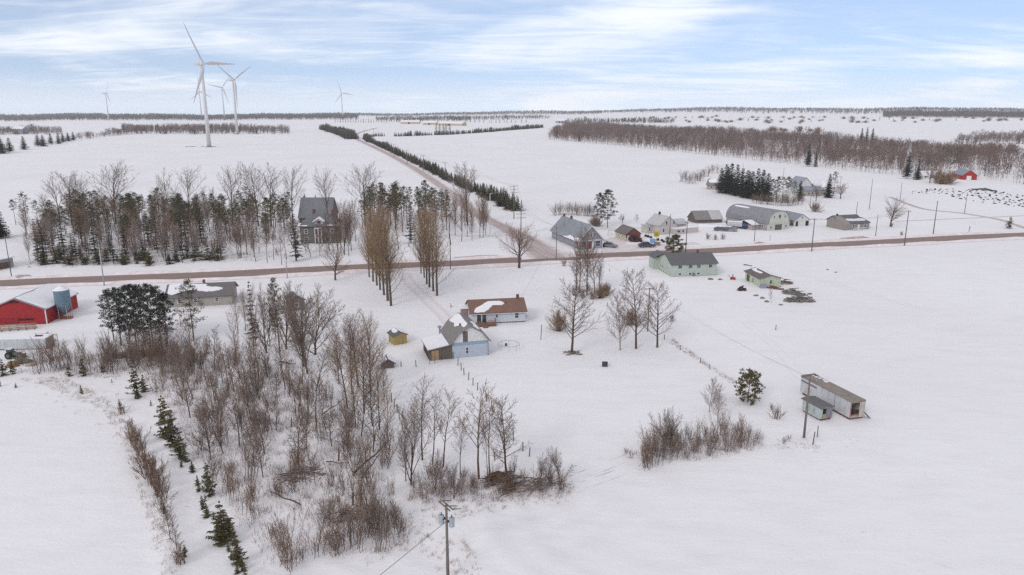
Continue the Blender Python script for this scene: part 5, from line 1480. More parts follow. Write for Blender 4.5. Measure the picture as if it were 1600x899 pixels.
# feeder rack
e, L = B3('feed_rack', 'long brown wooden hay feeder in front of the large red barn', 'feeder', (-12, 520), (54, 515))
rk = mat('tan_boards', (.33, .25, .18), (.25, .19, .14), .9, 2)
m1 = MB(); 
for z in (.25, .6, .95): m1.box(0, L, -.04, .04, z, z + .18); m1.box(0, L, 1.2, 1.28, z, z + .18)
m1.build('rail', rk, e)
for i in range(6):
    x = .04 + i * (L - .12) / 5
    MB().box(x, x + .1, -.06, 1.3, -.3, .24).box(x, x + .1, -.12, -.045, .24, 1.25).build('post', rk, e)
for i, (a_, b_, dp, lab) in enumerate([((20, 530), (72, 527), 1.3, 'low white snow-topped trailer just in front of the hay feeder'), ((-12, 548), (73, 546), 2.6, 'long white van body with a snow-covered top and tan rear, in the barnyard')]):
    e, L = B3('box_trailer' if i else 'flat_trailer', lab, 'trailer', a_, b_)
    H = 2.1 if i else .8
    MB().box(0, L, 0, dp, .2, H).build('body', TW_, e)
    MB().box(-.05, L + .05, -.05, dp + .05, H, H + .16).build('snow_patch', SNOW, e)
    MB().box(.4, L - .4, .2, dp - .2, -.3, .199).build('chassis', RUST, e)
    if i:
        MB().box(L + .001, L + .08, .1, dp - .1, .2, H - .05).build('rear_panel', mat('tan_panel', (.36, .26, .2), None, .8), e)
        MB().box(L - 2.4, L - 1.2, 1.0, 1.6, H + .161, H + .3).box(L - 2.3, L - 2.2, 1.2, 1.3, H + .3, H + .7).build('vent', RUST, e)
        fr = MB()
        for x in (L + .6, L + 1.3): fr.box(x, x + .08, 1.5, 1.58, -.3, 2.5)
        fr.box(L + .68, L + 1.3, 1.5, 1.58, 2.3, 2.4); fr.box(L + .68, L + 1.3, 1.5, 1.58, 1.2, 1.3)
        tag(fr.build('gate', POLEW), 'grey gate frame at the rear of the long white van body', 'gate').matrix_world = e.matrix_basis.copy()

# --- long low bungalow, cabin, white-roofed building
e, L = B3('bungalow', 'long low beige bungalow with a grey roof under patchy snow, seen behind the lone pine', 'house', (262, 481), (363, 476))
bg_ = siding('beige_siding', (.40, .37, .33))
W, h, ri = 8, 2.4, 1.9
MB().extrude(gable_prof(W, h, ri), 0, L, 'x').build('wall', bg_, e)
ln = gable_line(W, h, ri, .5)
rf = MB().shell(ln, -.5, L + .5, 'x').build('roof', mat('grey_brown_shingle', (.17, .155, .155), (.13, .12, .12), .9, 2), e)
snow_patch(rf, [(.0, .35), (.12, .25), (.2, .55), (.42, .5), (.6, .35), (.8, .42), (.84, .6), (.6, .75), (.55, .93), (.0, .98)], 'x', ln, L, .12)
snow_patch(rf, FULL, 'x', [ln[2], ln[1]], L, .12)
MB().box(L * .52, L * .52 + .5, W / 2 - .3, W / 2 + .3, h + ri - .3, h + ri + .9).build('chimney', BRICK, rf)
w_ = MB().box(-3.2, -.002, 1.5, 7, -.6, 2.2).build('wing', bg_, e)
MB().box(-3.5, -.35, 1.2, 7.3, 2.2, 2.5).build('snow_patch', SNOW, w_)
for u in (2.6, 6.0, 10.5): Faces(L, W).window(e, 'front', u, 1.0, .7, .8)
e, L = B3('cabin', 'brown cabin with a broken shed roof, half hidden by big bare trees', 'cabin', (455, 487), (477, 484))
MB().extrude(gable_prof(L, 2.3, 1.0), 0, 4.5, 'y').build('wall', mat('cabin_brown', (.22, .18, .15), (.15, .12, .1), .9, 2, lines=(0, .25, .3)), e)
rf = MB().shell(gable_line(L, 2.3, 1.0, .35), -.3, 4.8, 'y').build('roof', SHING_D, e)
MB().shell([(L / 2 + .2, 3.25), (L + .25, 2.38)], -.2, 4.6, 'y', .12, .02).build('snow_patch', SNOW, rf)
fw(e, .9, 1.6, 0, .9, 1.7)
e, L = B3('flat_building', 'low grey building with a snow-covered roof at the end of the grove', 'building', (-15, 425), (22, 417))
MB().box(0, L, 0, 9, -.6, 2.7).build('wall', mat('grey_metal_wall', (.30, .31, .32), (.24, .25, .26), .6, 1.5), e)
MB().shell([(-.4, 2.72), (5, 3.5), (9.5, 2.72)], -.4, L + .4, 'x', .3).build('roof', SNOW, e)
MB().box(0.5, L - 1, -.06, -.005, -.2, 1.8).build('opening', mat('brown_opening', (.14, .09, .07)), e)
# --- distant farm buildings
YEL = mat('far_yellow_wall', (.52, .42, .27), None, .8)
for i, (a_, b_, h_, m_, lab) in enumerate([((626, 194), (655, 194), 5, YEL, 'distant long barn with a snow roof and yellow gable, nearest the far road bend'), ((661, 195.5), (682, 195.5), 5, YEL, 'distant low yellow barn beyond the thin spruce row'),
                                         ((684, 196.5), (722, 197), 5, YEL, 'distant very long yellow barn behind the thin spruce row'), ((868, 192.5), (882, 193), 6, mat('far_grey_wall', (.3, .3, .34)), 'distant grey shed at the tip of the brown wood'),
                                         ((640, 186), (660, 186), 5, wh, 'distant white farm building under the ridge'), ((20, 210), (36, 210), 8, mat('far_grey_wall', (.3, .3, .34)), 'distant grey barn beyond the field edge conifers')]):
    e, L = B3('farm_building', lab, 'barn', a_, b_)
    MB().extrude(gable_prof(18, h_, 3.5), 0, L, 'x').build('wall', m_, e)
    MB().shell(gable_line(18, h_, 3.5, .5), -.5, L + .5, 'x', .5).build('roof', SNOW, e)
    Faces(L, 18).panel(e, 'door', 'front', L * .4, L * .5, 0, h_ * .75, DARK, .1)

# ------------------------------------------------------------------ wind turbines
TURB = mat('turbine_white', (.62, .60, .60), (.56, .54, .54), .5, .2)
def turbine(px, py, hubpx, hub_y, th0, c, flip, label):
    g = P(px, py)
    hh = height_to(g, hub_y)
    R = hh * .53
    # rotor plane: foreshortened by c as seen from the drone; flip tells which side the nacelle shows on
    view = math.atan2(g.y, g.x)
    yaw = view + math.pi + flip * math.acos(c)
    e = empty('wind_turbine', g, yaw, label, 'wind turbine', 'wind turbines')
    MB().tube((0, 0, -1), (0, 0, hh - 1.6), hh * .026, hh * .015, 20, True).build('tower', TURB, e, smooth=True)
    MB().tube((0, 0, 0), (0, 0, .6), hh * .045, hh * .04, 20).build('foundation', CONC, e)
    nb = MB()
    nb.tube((2.6, 0, hh), (-1, 0, hh), 1.3, 1.9, 12); nb.tube((-1, 0, hh), (-8.5, 0, hh + .2), 1.9, 1.5, 12); nb.tube((-8.5, 0, hh + .2), (-9.6, 0, hh + .2), 1.5, .8, 12)
    nb.build('nacelle', TURB, e, smooth=True)
    hub = MB().tube((2.6, 0, hh), (4.4, 0, hh), 1.5, 1.35, 12).tube((4.4, 0, hh), (5.8, 0, hh), 1.35, .35, 12).build('hub', TURB, e, smooth=True)
    for k in range(3):
        a = math.radians(th0 + 120 * k)
        # local y points to the picture's other side when the rotor faces the viewer
        d = Vector((0, -flip_sign * math.cos(a), math.sin(a))) if False else Vector((0, math.cos(a), math.sin(a)))
        s = Vector((0, -d.z, d.y))
        ax = Vector((1, 0, 0))
        vs, fs = [], []
        secs = [(0.02, .55, .55), (.07, .6, .5), (.18, 1.75, .34), (.35, 1.4, .24), (.6, 1.0, .16), (.85, .6, .09), (.985, .28, .05), (1.0, .08, .03)]
        for i, (t, w, th_) in enumerate(secs):
            w *= R / 45 * 1.15; th_ *= R / 45 * 1.6
            cc = Vector((3.6 + t * t * 1.2, 0, hh)) + d * (R * t)
            tw = math.radians(25 * (1 - t))
            sx = s * math.cos(tw) + ax * math.sin(tw); sn = ax * math.cos(tw) - s * math.sin(tw)
            for q in range(8):
                b = 2 * math.pi * q / 8
                vs.append(cc + sx * (math.cos(b) * w + .35 * w) + sn * math.sin(b) * th_)
        n = 8
        for i in range(len(secs) - 1):
            for q in range(n):
                fs.append((i * n + q, i * n + (q + 1) % n, (i + 1) * n + (q + 1) % n, (i + 1) * n + q))
        fs.append(tuple(range(n - 1, -1, -1))); fs.append(tuple(range((len(secs) - 1) * n, len(secs) * n)))
        mb = MB(); mb.add(vs, fs)
        mb.build('blade', TURB, e, smooth=True)
    return e
turbine(327, 230, 318, 100, 2, .68, 1, 'nearest and largest white wind turbine, standing in the open field')
turbine(371, 210, 364, 125, 30, .66, 1, 'second largest wind turbine, rising behind the far wood')
turbine(351, 187.5, 347, 137, 50, .85, 1, 'wind turbine between the two largest ones')
turbine(315.5, 187.5, 311, 143, 95, .8, 1, 'small far wind turbine partly behind the nearest tower')
turbine(535.5, 186.5, 533, 145.5, 110, .9, 1, 'small lone wind turbine beyond the far end of the side road')
turbine(170, 188, 168, 146, 60, .35, 1, 'faint far wind turbine apart from the others, at the left of the horizon')
mb = MB()
g0 = P(318, 229.5)
for i in range(9):
    x = rnd.uniform(-20, 14); y = rnd.uniform(-3, 3); mb.box(g0.x + x, g0.x + x + rnd.uniform(1, 5), g0.y + y, g0.y + y + 1.5, g0.z - .3, g0.z + .35)
struct(mb.build('gravel_pad', mat('pad_gravel', (.22, .18, .16), (.12, .1, .09), .9, 1)))

# ------------------------------------------------------------------ far woods and hedges
def merge(name, protos, pts, hs, m, seed=0, sx=1.0, var=None):
    r = np.random.default_rng(seed)
    Vs, Fs, Vr = [], [], []
    n = 0
    for (x, y), h in zip(pts, hs):
        V, Fc, H0 = protos[r.integers(len(protos))]
        h = h * (.88 + .2 * math.sin(x / 31 + 1.7 * math.sin(y / 47)) * math.sin(y / 23 + x / 90) + .1 * math.sin(x / 9 + y / 13))
        a = r.uniform(0, 6.283); s = h / H0; w = s * sx * r.uniform(.8, 1.25)
        ca, sa = math.cos(a) * w, math.sin(a) * w
        W = np.empty_like(V)
        W[:, 0] = V[:, 0] * ca - V[:, 1] * sa + x
        W[:, 1] = V[:, 0] * sa + V[:, 1] * ca + y
        W[:, 2] = V[:, 2] * s + float(terr(x, y))
        Vs.append(W); Fs.append(Fc + n); n += len(V)
        Vr.append(np.full(len(V), r.uniform(0, 1) if var is None else var))
    return link(name, arr_mesh(name, np.concatenate(Vs), np.concatenate(Fs), [m], var=np.concatenate(Vr)))
def lp_bare(seed, H=12, nbr=34, spread=.20, w=.13):
    r = np.random.default_rng(seed); t = Tris()
    t.limb([np.array((0, 0, -.3)), np.array((r.normal(0, .3), r.normal(0, .3), H * .9))], [.16, .05], 3)
    for _ in range(nbr):
        z = H * r.uniform(.22, .85); a = r.uniform(0, 6.283); L = H * r.uniform(.14, .34)
        d = unit(np.array((math.cos(a) * r.uniform(.3, .8), math.sin(a) * r.uniform(.3, .8), 1.0)))
        p = np.array((math.cos(a), math.sin(a), 0)) * H * spread * r.uniform(0, .7) + np.array((0, 0, z))
        s = unit(np.cross(d, r.normal(0, 1, 3))) * w * r.uniform(.6, 1.3)
        t.tri(p - s, p + s, p + d * L)
    V, Fc = t.arrays()
    return V, Fc, H
def lp_con(seed, H=10, R=2.2, n=60):
    r = np.random.default_rng(seed); t = Tris()
    for i in range(n):
        u = (i + r.uniform(0, 1)) / n; z = H * (.03 + .95 * u); a = r.uniform(0, 6.283); b = R * (1 - u) ** .9 * r.uniform(.7, 1.15) + .1
        d = np.array((math.cos(a), math.sin(a), 0)); s = np.array((-math.sin(a), math.cos(a), 0)) * (.35 * b + .15)
        c = np.array((0, 0, z + .06 * H))
        t.tri(c - s * .4, c + s * .4, d * b + s + np.array((0, 0, z - .1 * b))); t.tri(c, d * b - s + np.array((0, 0, z - .15 * b)), d * b * .9 + s * .3 + np.array((0, 0, z + .02 * H)))
    V, Fc = t.arrays()
    return V, Fc, H
LB = [lp_bare(i) for i in range(8)]
LB2 = [lp_bare(20 + i, nbr=22, w=.3) for i in range(5)]     # coarser, for the farthest
LC = [lp_con(i) for i in range(5)]
LC2 = [lp_con(10 + i, n=26) for i in range(4)]
WOODM = mat('wood_brown', (.20, .14, .12), (.115, .078, .068), .95, .6, var=True)
WOODP_ = mat('wood_pale_stems', (.36, .29, .26), (.28, .2, .17), .95, .6, var=True)
FARW = mat('far_wood', (.10, .075, .07), (.06, .05, .05), .95, .3, var=True)
FARC = mat('far_conifer', (.035, .042, .035), (.07, .06, .05), .95, .4, var=True)
HEDG = mat('hedge_needles', (.065, .068, .045), (.12, .10, .065), .95, .6, var=True)
def region(near, far, n, seed):
    """points between two picture lines of the ground (near edge, far edge), as a world polygon"""
    return fill(near + far[::-1], n, 0, seed)
def hts(n, lo, hi, seed):
    r = random.Random(seed); return [r.uniform(lo, hi) for _ in range(n)]
W_near = [(857, 218), (900, 222.5), (950, 226.5), (1000, 232), (1100, 242), (1200, 253.5), (1300, 264), (1400, 274), (1450, 279), (1480, 271), (1500, 272), (1540, 280), (1620, 291), (1760, 306)]
W_far = [(866, 205), (900, 196), (950, 199), (1000, 203), (1100, 207), (1200, 213), (1300, 220), (1400, 229), (1500, 238), (1600, 246), (1700, 254)]
pts = region(W_near, W_far, 6200, 1)
stuff(merge('woods', LB, pts, hts(len(pts), 9, 14, 1), WOODM, 1, 1.1), 'dense leafless reddish-brown wood stretching across the far fields', 'woods')
edge = []
for (x0, y0), (x1, y1) in zip(W_near, W_near[1:]):
    a, b = P(x0, y0), P(x1, y1)
    k = int((b - a).length / 3.2)
    for i in range(k):
        q = a + (b - a) * ((i + rnd.random()) / k); edge.append((q.x + rnd.uniform(-2, 2), q.y + rnd.uniform(0, 5)))
stuff(merge('woods', LB, edge, hts(len(edge), 6, 12, 2), WOODP_, 2, .7), 'paler stems along the near edge of the brown wood', 'woods edge')
cp = fill([(870, 214), (950, 222), (1200, 240), (1500, 262), (1500, 240), (1200, 214), (950, 200), (890, 197)], 90, 0, 3)
stuff(merge('woods', LC, cp, hts(len(cp), 9, 14, 3), FARC, 3, .9), 'scattered dark conifers inside the brown wood', 'woods')
def farwood(near, far, nb, nc, seed, h=(10, 14), label='', m1=FARW, sx=1.3, lb=LB2):
    if nb:
        p = region(near, far, nb, seed)
        stuff(merge('woods', lb, p, hts(len(p), *h, seed), m1, seed, sx), label, 'woods')
    if nc:
        p = region(near, far, nc, seed + 50)
        stuff(merge('woods', LC2, p, hts(len(p), h[0] * .8, h[1], seed), FARC, seed, sx), 'conifers in the ' + label, 'woods')
farwood([(192, 210.5), (260, 210.5), (380, 210), (456, 210)], [(192, 202), (260, 201), (380, 201), (450, 205)], 1100, 420, 5, (9, 13), 'dark wood behind the largest wind turbine', WOODM, 1.1, LB)
farwood([(118, 219.5), (160, 215), (192, 212)], [(118, 217), (160, 213), (192, 208)], 120, 10, 6, (7, 11), 'thin hedge wood beside the far conifers', WOODM, 1.1, LB)
farwood([(0, 212), (50, 211), (98, 211)], [(0, 206), (50, 205), (98, 206)], 240, 40, 7, (8, 13), 'grey wood beyond the far conifers', WOODM, 1.2, LB)
farwood([(-80, 190), (200, 189), (560, 187.5)], [(-80, 182), (200, 182), (560, 180.5)], 10500, 900, 8, (13, 18), 'long dark wood closing the fields on the horizon')
farwood([(560, 182), (690, 181), (840, 180), (940, 178.5)], [(560, 178), (690, 176.5), (840, 176), (940, 173.5)], 4200, 300, 18, (12, 16), 'thin dark wood on the middle horizon')
farwood([(588, 190), (650, 191), (735, 190), (735, 186)], [(588, 186.5), (650, 185), (725, 185)], 700, 60, 9, (10, 13), 'dark wood before the middle horizon')
farwood([(700, 189), (795, 188), (860, 186.5)], [(700, 185), (795, 183.5), (860, 184)], 420, 120, 10, (9, 12), 'dark copses before the middle horizon')
farwood([(868, 195), (905, 192), (1050, 193), (1055, 190)], [(905, 189), (1050, 189.5)], 150, 360, 11, (9, 13), 'dark conifer belt behind the brown wood')
farwood([(930, 178), (1150, 178), (1385, 178.5), (1700, 180)], [(930, 173), (1150, 172), (1385, 172), (1700, 173)], 11000, 100, 12, (12, 16), 'hazy grey wood along the far right horizon')
farwood([(1380, 184), (1500, 184.5), (1680, 185)], [(1380, 179), (1500, 179), (1680, 179)], 4200, 60, 13, (12, 16), 'darker wood below the hazy horizon wood')
farwood([(1490, 229), (1560, 226), (1660, 226)], [(1500, 218), (1560, 214), (1660, 212)], 480, 70, 14, (8, 12), 'dark wooded bank at the far right beyond the brown wood', WOODM, 1.1, LB)
farwood([(1340, 229), (1450, 233)], [(1340, 227), (1450, 228)], 100, 14, 15, (6, 9), 'hedgerow joining the brown wood to the wooded bank', WOODM, 1.1, LB)
# scattered bushes over the far fields
def lone(n, poly, seed, hr, grp, lab):
    for i, (x, y) in enumerate(fill(poly, n, 0, seed)):
        k = 'roundbush' if i % 3 else 'spruce_far'
        plant(k, 'bush' if i % 3 else 'spruce_tree', 0, 0, H=rnd.uniform(*hr), world_xy=(x, y), sx=1.9 if i % 3 else 1.2, label=lab % ('leafless bush' if i % 3 else 'conifer'), group=grp)
lone(120, [(980, 191), (1250, 194), (1600, 190), (1600, 185), (1300, 184), (1000, 184)], 31, (4, 8), 'bushes dotted over the far fields', 'dark %s dotted over the far snow field below the horizon wood')
lone(14, [(1160, 205), (1260, 203), (1290, 208), (1180, 206)], 32, (5, 9), 'bushes on the far side of the brown wood', 'dark %s on the far side of the brown wood')
lone(12, [(1490, 243), (1600, 246), (1600, 234), (1500, 236)], 33, (6, 11), 'bushes below the wooded bank', 'dark %s below the wooded bank at the far edge of the wood')

def hedge(line_px, wid, hr, spacing, label, seed, lb=LC, m=HEDG):
    pts = polyline(line_px, 6); r = random.Random(seed)
    out_ = []
    for a, b in zip(pts, pts[1:]):
        d = (b - a); L = d.length; d.normalize(); nn = Vector((d.y, -d.x, 0))
        for _ in range(max(1, int(L * wid / spacing))):
            q = a + d * r.uniform(0, L) + nn * r.uniform(-wid / 2, wid / 2); out_.append((q.x, q.y))
    o = merge('hedge', lb, out_, hts(len(out_), *hr, seed), m, seed, 1.25)
    return tag(o, label, 'hedge')
hedge([(806, 331), (780, 318), (740, 299), (700, 281), (660, 260), (625, 243), (595, 229), (576, 221), (571, 217), (578, 214), (590, 213)], 6.5, (4.6, 6.8), 5.5, 'long dark evergreen hedge running beside the side road', 41)
hedge([(590, 213.5), (603, 213)], 5, (5, 8), 6, 'short gap-toothed piece of hedge at the road bend', 42)
hedge([(616, 213.5), (660, 212), (720, 209.5), (780, 205), (848, 199.5)], 9, (6, 9), 8, 'long straight evergreen windbreak leading from the road bend to the brown wood', 43)
hedge([(504, 202), (518, 206), (535, 211), (551, 218)], 16, (9, 13), 14, 'thick block of evergreen hedge on the near side of the road bend', 44)
for bx in (690, 695, 701, 705, 711):
    plant('spruce_far', 'spruce_tree', bx - 8, 209, H=17, label='spruce standing up above the long windbreak', group='spruces above the long windbreak', sx=.8)

# ------------------------------------------------------------------ poles and wires
POLES = {}
def pole(key, bx, by, ty, label, arms=1, adir=None, r=.14, m=POLEW, name='utility_pole', armw=1.2, trans=False):
    g = P(bx, by)
    h = height_to(g, ty)
    e = empty(name, g, adir if adir is not None else rnd.uniform(-.3, .3), label, name.replace('_', ' '), 'utility poles')
    MB().tube((0, 0, -.6), (0, 0, h), r, r * .65, 8).build('post', m, e, smooth=True)
    tops = []
    for k in range(arms):
        z = h - .25 - k * 1.3
        MB().box(-armw, armw, r * .66, r * .66 + .11, z - .06, z + .06).build('crossarm', m, e)
        ins = MB()
        for x in (-armw + .1, 0.0 if k == 0 else -armw * .5, armw - .1):
            ins.tube((x, r * .66 + .055, z + .06), (x, r * .66 + .055, z + .26), .05, .04, 6)
        ins.build('insulator', STEEL, e)
    c, s = math.cos(e.rotation_euler.z), math.sin(e.rotation_euler.z)
    POLES[key] = [Vector((g.x + c * x, g.y + s * x, g.z + h - .0)) for x in (-armw + .1, 0, armw - .1)]
    return e, h
rdir = math.atan2(*(P(1000, 397) - P(600, 416)).yx)
perp = rdir + math.pi / 2
for k, bx, by, ty, lab, arms in [
    ('n0', 18, 432, 371, 'dark pole by the white-roofed building at the end of the grove', 1), ('n1', 163, 446.5, 385, 'pale grey steel-coloured pole standing on the road edge before the grove', 0),
    ('n2', 449, 435, 392, 'pale pole below the grand grey-green house', 0), ('n3', 704, 421, 367, 'brown pole beside the second poplar clump', 0), ('n4', 869, 410, 354, 'pole on the road edge at the junction corner, with a box at its foot', 1),
    ('n5', 1071, 399, 347, 'pole behind the pale green house', 1), ('n6', 1268, 393, 342, 'T-armed pole on the near road edge before the taupe bungalow', 1), ('n7', 1413, 384, 329, 'pole leaning on the near road edge by the round bare tree', 1),
    ('f1', 881, 377, 347, 'short pole against the grey gabled house wall', 0), ('f2', 1046, 371, 335, 'tall pole in front of the pinkish farmhouse', 0), ('f3', 1178.5, 377, 344, 'leaning pole in front of the arched barn', 1),
    ('f4', 1368, 369, 336, 'thin pole beside the taupe bungalow', 0), ('f5', 1458, 366, 314, 'dark pole across the road from the lone cone spruce', 0), ('f6', 1507, 333, 301, 'pole beside the curving field lane', 0),
    ('f7', 1358, 327.5, 280, 'thin tall pole in the open field before the brown wood', 0), ('f8', 1406, 314, 285, 'thin pole in the open field nearer the snow-roofed house', 0), ('f9', 1338, 334, 316, 'short pole right behind the taupe bungalow', 0),
    ('f10', 1266, 320, 306, 'short pole by the grey round bush', 0), ('f11', 1312, 300, 276, 'pole between the farmhouse bare trees', 1), ('f12', 1224, 276, 263, 'thin pole above the windbreak farmhouse roof', 0), ('f13', 1160, 275, 255, 'thin pole sticking above the windbreak', 0)]:
    pole(k, bx, by, ty, lab, arms, perp, m=STEEL if k in ('n1', 'n2') else POLEW, r=.17 if k in ('n1', 'n5', 'n6', 'n7', 'f5') else .13)
sp = [('s0', 814, 381, 327, 'three-armed pole just behind the wide bare tree at the junction', 3), ('s1', 803, 342, 290, 'tall three-armed pole by the near end of the hedge', 3), ('s2', 741, 292, 266, 'pole with crossarm at the hedge, second from the junction', 1),
      ('s3', 696, 281, 254, 'pole with crossarm along the hedge, third from the junction', 1), ('s4', 662, 268, 243, 'pole with crossarm along the hedge, fourth from the junction', 1), ('s5', 636, 256.5, 235, 'pole with crossarm along the hedge, fifth from the junction', 1),
      ('s6', 615.5, 246, 225, 'pole along the hedge, sixth from the junction', 1), ('s7', 584.5, 231, 201, 'tall pole at the road bend end of the hedge', 1), ('s8', 570, 220, 203, 'last pole of the row, at the road bend', 1)]
sdir = math.atan2(*(P(590, 233) - P(745, 334)).yx) + math.pi / 2
for k, bx, by, ty, lab, arms in sp:
    pole(k, bx, by, ty, lab, arms, sdir, armw=1.6, r=.19)
e, h = pole('lamp', 766, 366, 303, 'pale tapered light-coloured pole beside the hedge near the junction', 0, 0, m=WHITE)
MB().tube((0, 0, h), (.9, 0, h + .2), .06, .05, 6).build('arm', WHITE, e)
# near line
near_dir = math.atan2(*(P(1256, 684) - P(700, 905)).yx)
e, h = pole('m0', 700, 905, 787, 'weathered pole at the bottom of the view with a double crossarm and two grey transformers', 0, None, r=.17)
e.rotation_euler = (0, 0, -.95)
for y, x0 in ((.14, 0.0), (-.20, 0.05)):
    MB().box(-1.0, 1.0, y - .05 + .02, y + .06, h - .28, h - .16).build('crossarm', POLEW, e)
for x in (-.9, 0.25, .9):
    MB().tube((x, .2, h - .2), (x + .55, .75, h - .12), .045, .03, 6).build('insulator', BLACK, e)
for a, dz in ((3.45, 0), (.30, -.25)):
    x, y = .48 * math.cos(a + .6), .48 * math.sin(a + .6)
    t = MB().tube((x, y, h - 2.1 + dz), (x, y, h - 1.25 + dz), .27, .27, 14).tube((x, y, h - 1.25 + dz), (x, y, h - 1.18 + dz), .29, .22, 14).build('transformer', STEEL, e, smooth=False)
    MB().tube((x, y, h - 1.18 + dz), (x, y, h - .9 + dz), .05, .04, 6).build('bushing', BLACK, t)
    MB().box(min(x, 0), max(x, 0) + .02, min(y, 0), max(y, 0) + .02, h - 1.6 + dz, h - 1.52 + dz).build('bracket', BLACK, t)
gt = e.location + Vector((0, 0, h))
POLES['m0'] = [gt + Vector((math.cos(-.95) * x - math.sin(-.95) * .7, math.sin(-.95) * x + math.cos(-.95) * .7, -.1)) for x in (-.4, .5, 1.2)]
pole('m1', 1256, 684, 590, 'weathered pole with a short crossarm standing beside the small storage trailer', 1, near_dir + math.pi / 2, r=.17)
pole('m2', 1012, 518, 450, 'plain T-shaped pole between two tall bare trees in the yard', 1, .25, r=.14, armw=1.0)
def wire(a, b, sag, label, r=.022, idx=(0, 1, 2)):
    A, B_ = (POLES[a] if isinstance(a, str) else a), (POLES[b] if isinstance(b, str) else b)
    mb = MB()
    for i in idx:
        p, q = A[min(i, len(A) - 1)], B_[min(i, len(B_) - 1)]
        pts = [p + (q - p) * t + Vector((0, 0, -4 * sag * t * (1 - t))) for t in [k / 12 for k in range(13)]]
        mb.path(pts, r, 3)
    return tag(mb.build('power_line', WIRE), label, 'power line', 'power lines')
chain = ['s0', 's1', 's2', 's3', 's4', 's5', 's6', 's7', 's8']
for i, (a, b) in enumerate(zip(chain, chain[1:])):
    wire(a, b, 1.0, 'overhead wires beside the hedge, %s span from the junction' % 'first second third fourth fifth sixth seventh last'.split()[i], .03)
out0 = [P(-300, 455) + Vector((0, 0, 10)) for _ in range(3)]
wire(out0, 'n0', 1.2, 'overhead wires leaving the view past the white-roofed building')
for a, b, l in [('n0', 'n1', 'between the white-roofed building and the pale steel pole'), ('n1', 'n2', 'crossing in front of the grove'), ('n2', 'n3', 'crossing in front of the grand house and poplars'), ('n3', 'n4', 'from the poplars to the junction corner'),
                ('n4', 'n5', 'from the junction corner to the green house'), ('n5', 'n6', 'along the near road edge past the green house'), ('n6', 'n7', 'along the near road edge before the taupe bungalow')]:
    wire(a, b, 1.4, 'overhead wires ' + l)
wire('s0', 'n4', .5, 'overhead wires tying the three-armed pole to the junction corner')
wire('lamp', 's1', .4, 'overhead wires from the pale tapered pole to the tall three-armed pole', .03)
wire('m1', 'm2', 1.0, 'service wires from the trailer pole to the yard pole', .009)
wire('m2', 'n4', 1.0, 'service wires from the yard pole to the junction corner', idx=(1,))
roofpt = P(818, 503) + Vector((-.6, 4, 4.2))
wire([roofpt], 'n4', .6, 'thin service wire from the pale blue bungalow to the junction corner', idx=(0,))
gg_ = P(590, 902)
mb = MB().path([e.location + Vector((0, 0, 6.2)), Vector((gg_.x, gg_.y, gg_.z))], .03, 4)
tag(mb.build('guy_wire', POLEW), 'straight guy wire slanting from the transformer pole to the snow', 'guy wire')

# ------------------------------------------------------------------ fences
POST = {}
def post_mesh():
    mb = MB()
    mb.tube((0, 0, -.4), (0.02, 0, 1.35), .07, .06, 6)
    o = mb.build('fence_post', POLEW); return o
fp0 = post_mesh(); first = [True]
def fpost(px, py, top, label, grp):
    g = P(px, py)
    o = fp0 if first[0] else fp0.copy()
    if not first[0]: C.objects.link(o)
    first[0] = False
    h = height_to(g, top) if top else 1.3
    o.location = g; o.scale = (1.2, 1.2, max(.5, h / 1.35)); o.rotation_euler = (rnd.uniform(-.06, .06), rnd.uniform(-.06, .06), rnd.uniform(0, 6))
    tag(o, label, 'fence post', grp)
OD = 'first second third fourth fifth sixth seventh eighth ninth tenth eleventh twelfth thirteenth fourteenth'.split()
G1 = 'fence posts leading away from the gambrel barn'
for i, (x, y, t) in enumerate([(708, 561, 550), (715.5, 571, 560), (721, 578, 567), (725, 586, 575), (732, 594, 582), (739, 602, 591), (746, 610, 598), (760, 628, 615), (768, 636, 625), (783, 656, 643), (802, 688, 672), (817, 705, 691), (827, 713, 699), (773, 720, 706)]):
    fpost(x, y, t, 'grey wooden fence post, %s from the gambrel barn' % OD[i], G1)
for i, (x, y, t) in enumerate([(627, 573, 565), (650, 573, 563), (612, 628, 614), (616, 636, 624), (621, 645, 632), (624, 655, 640)]):
    fpost(x, y, t, 'grey fence post by the small brown shed and thicket, %s from the shed' % OD[i], 'fence posts by the small brown shed')
for i, (x, y, t) in enumerate([(1038, 531, 523), (1063, 547, 540), (1094, 567, 559), (1109, 577.5, 569), (949, 478, 473), (845, 531, 507), (1270, 695, 675), (1277, 683, 666), (855, 410, 401), (1203, 376, 367), (1514, 362, 357), (952, 424, 420), (1212, 516, 508)]):
    fpost(x, y, t, ['wire fence post, nearest the snapped bare tree', 'wire fence post, second from the snapped tree', 'wire fence post, third from the snapped tree', 'wire fence post, fourth from the snapped tree', 'post stub near the pale birch top', 'lone tall thin post in the yard beside the pale blue bungalow',
                    'thin stake in front of the pole by the small trailer', 'short stake beside the pole by the small trailer', 'small post at the junction corner', 'thin marker post before the arched barn', 'small marker on the road edge by the field lane', 'tiny stake in the snow below the parked car', 'tiny stake in the open snow below the scrap heaps'][i], 'single posts')

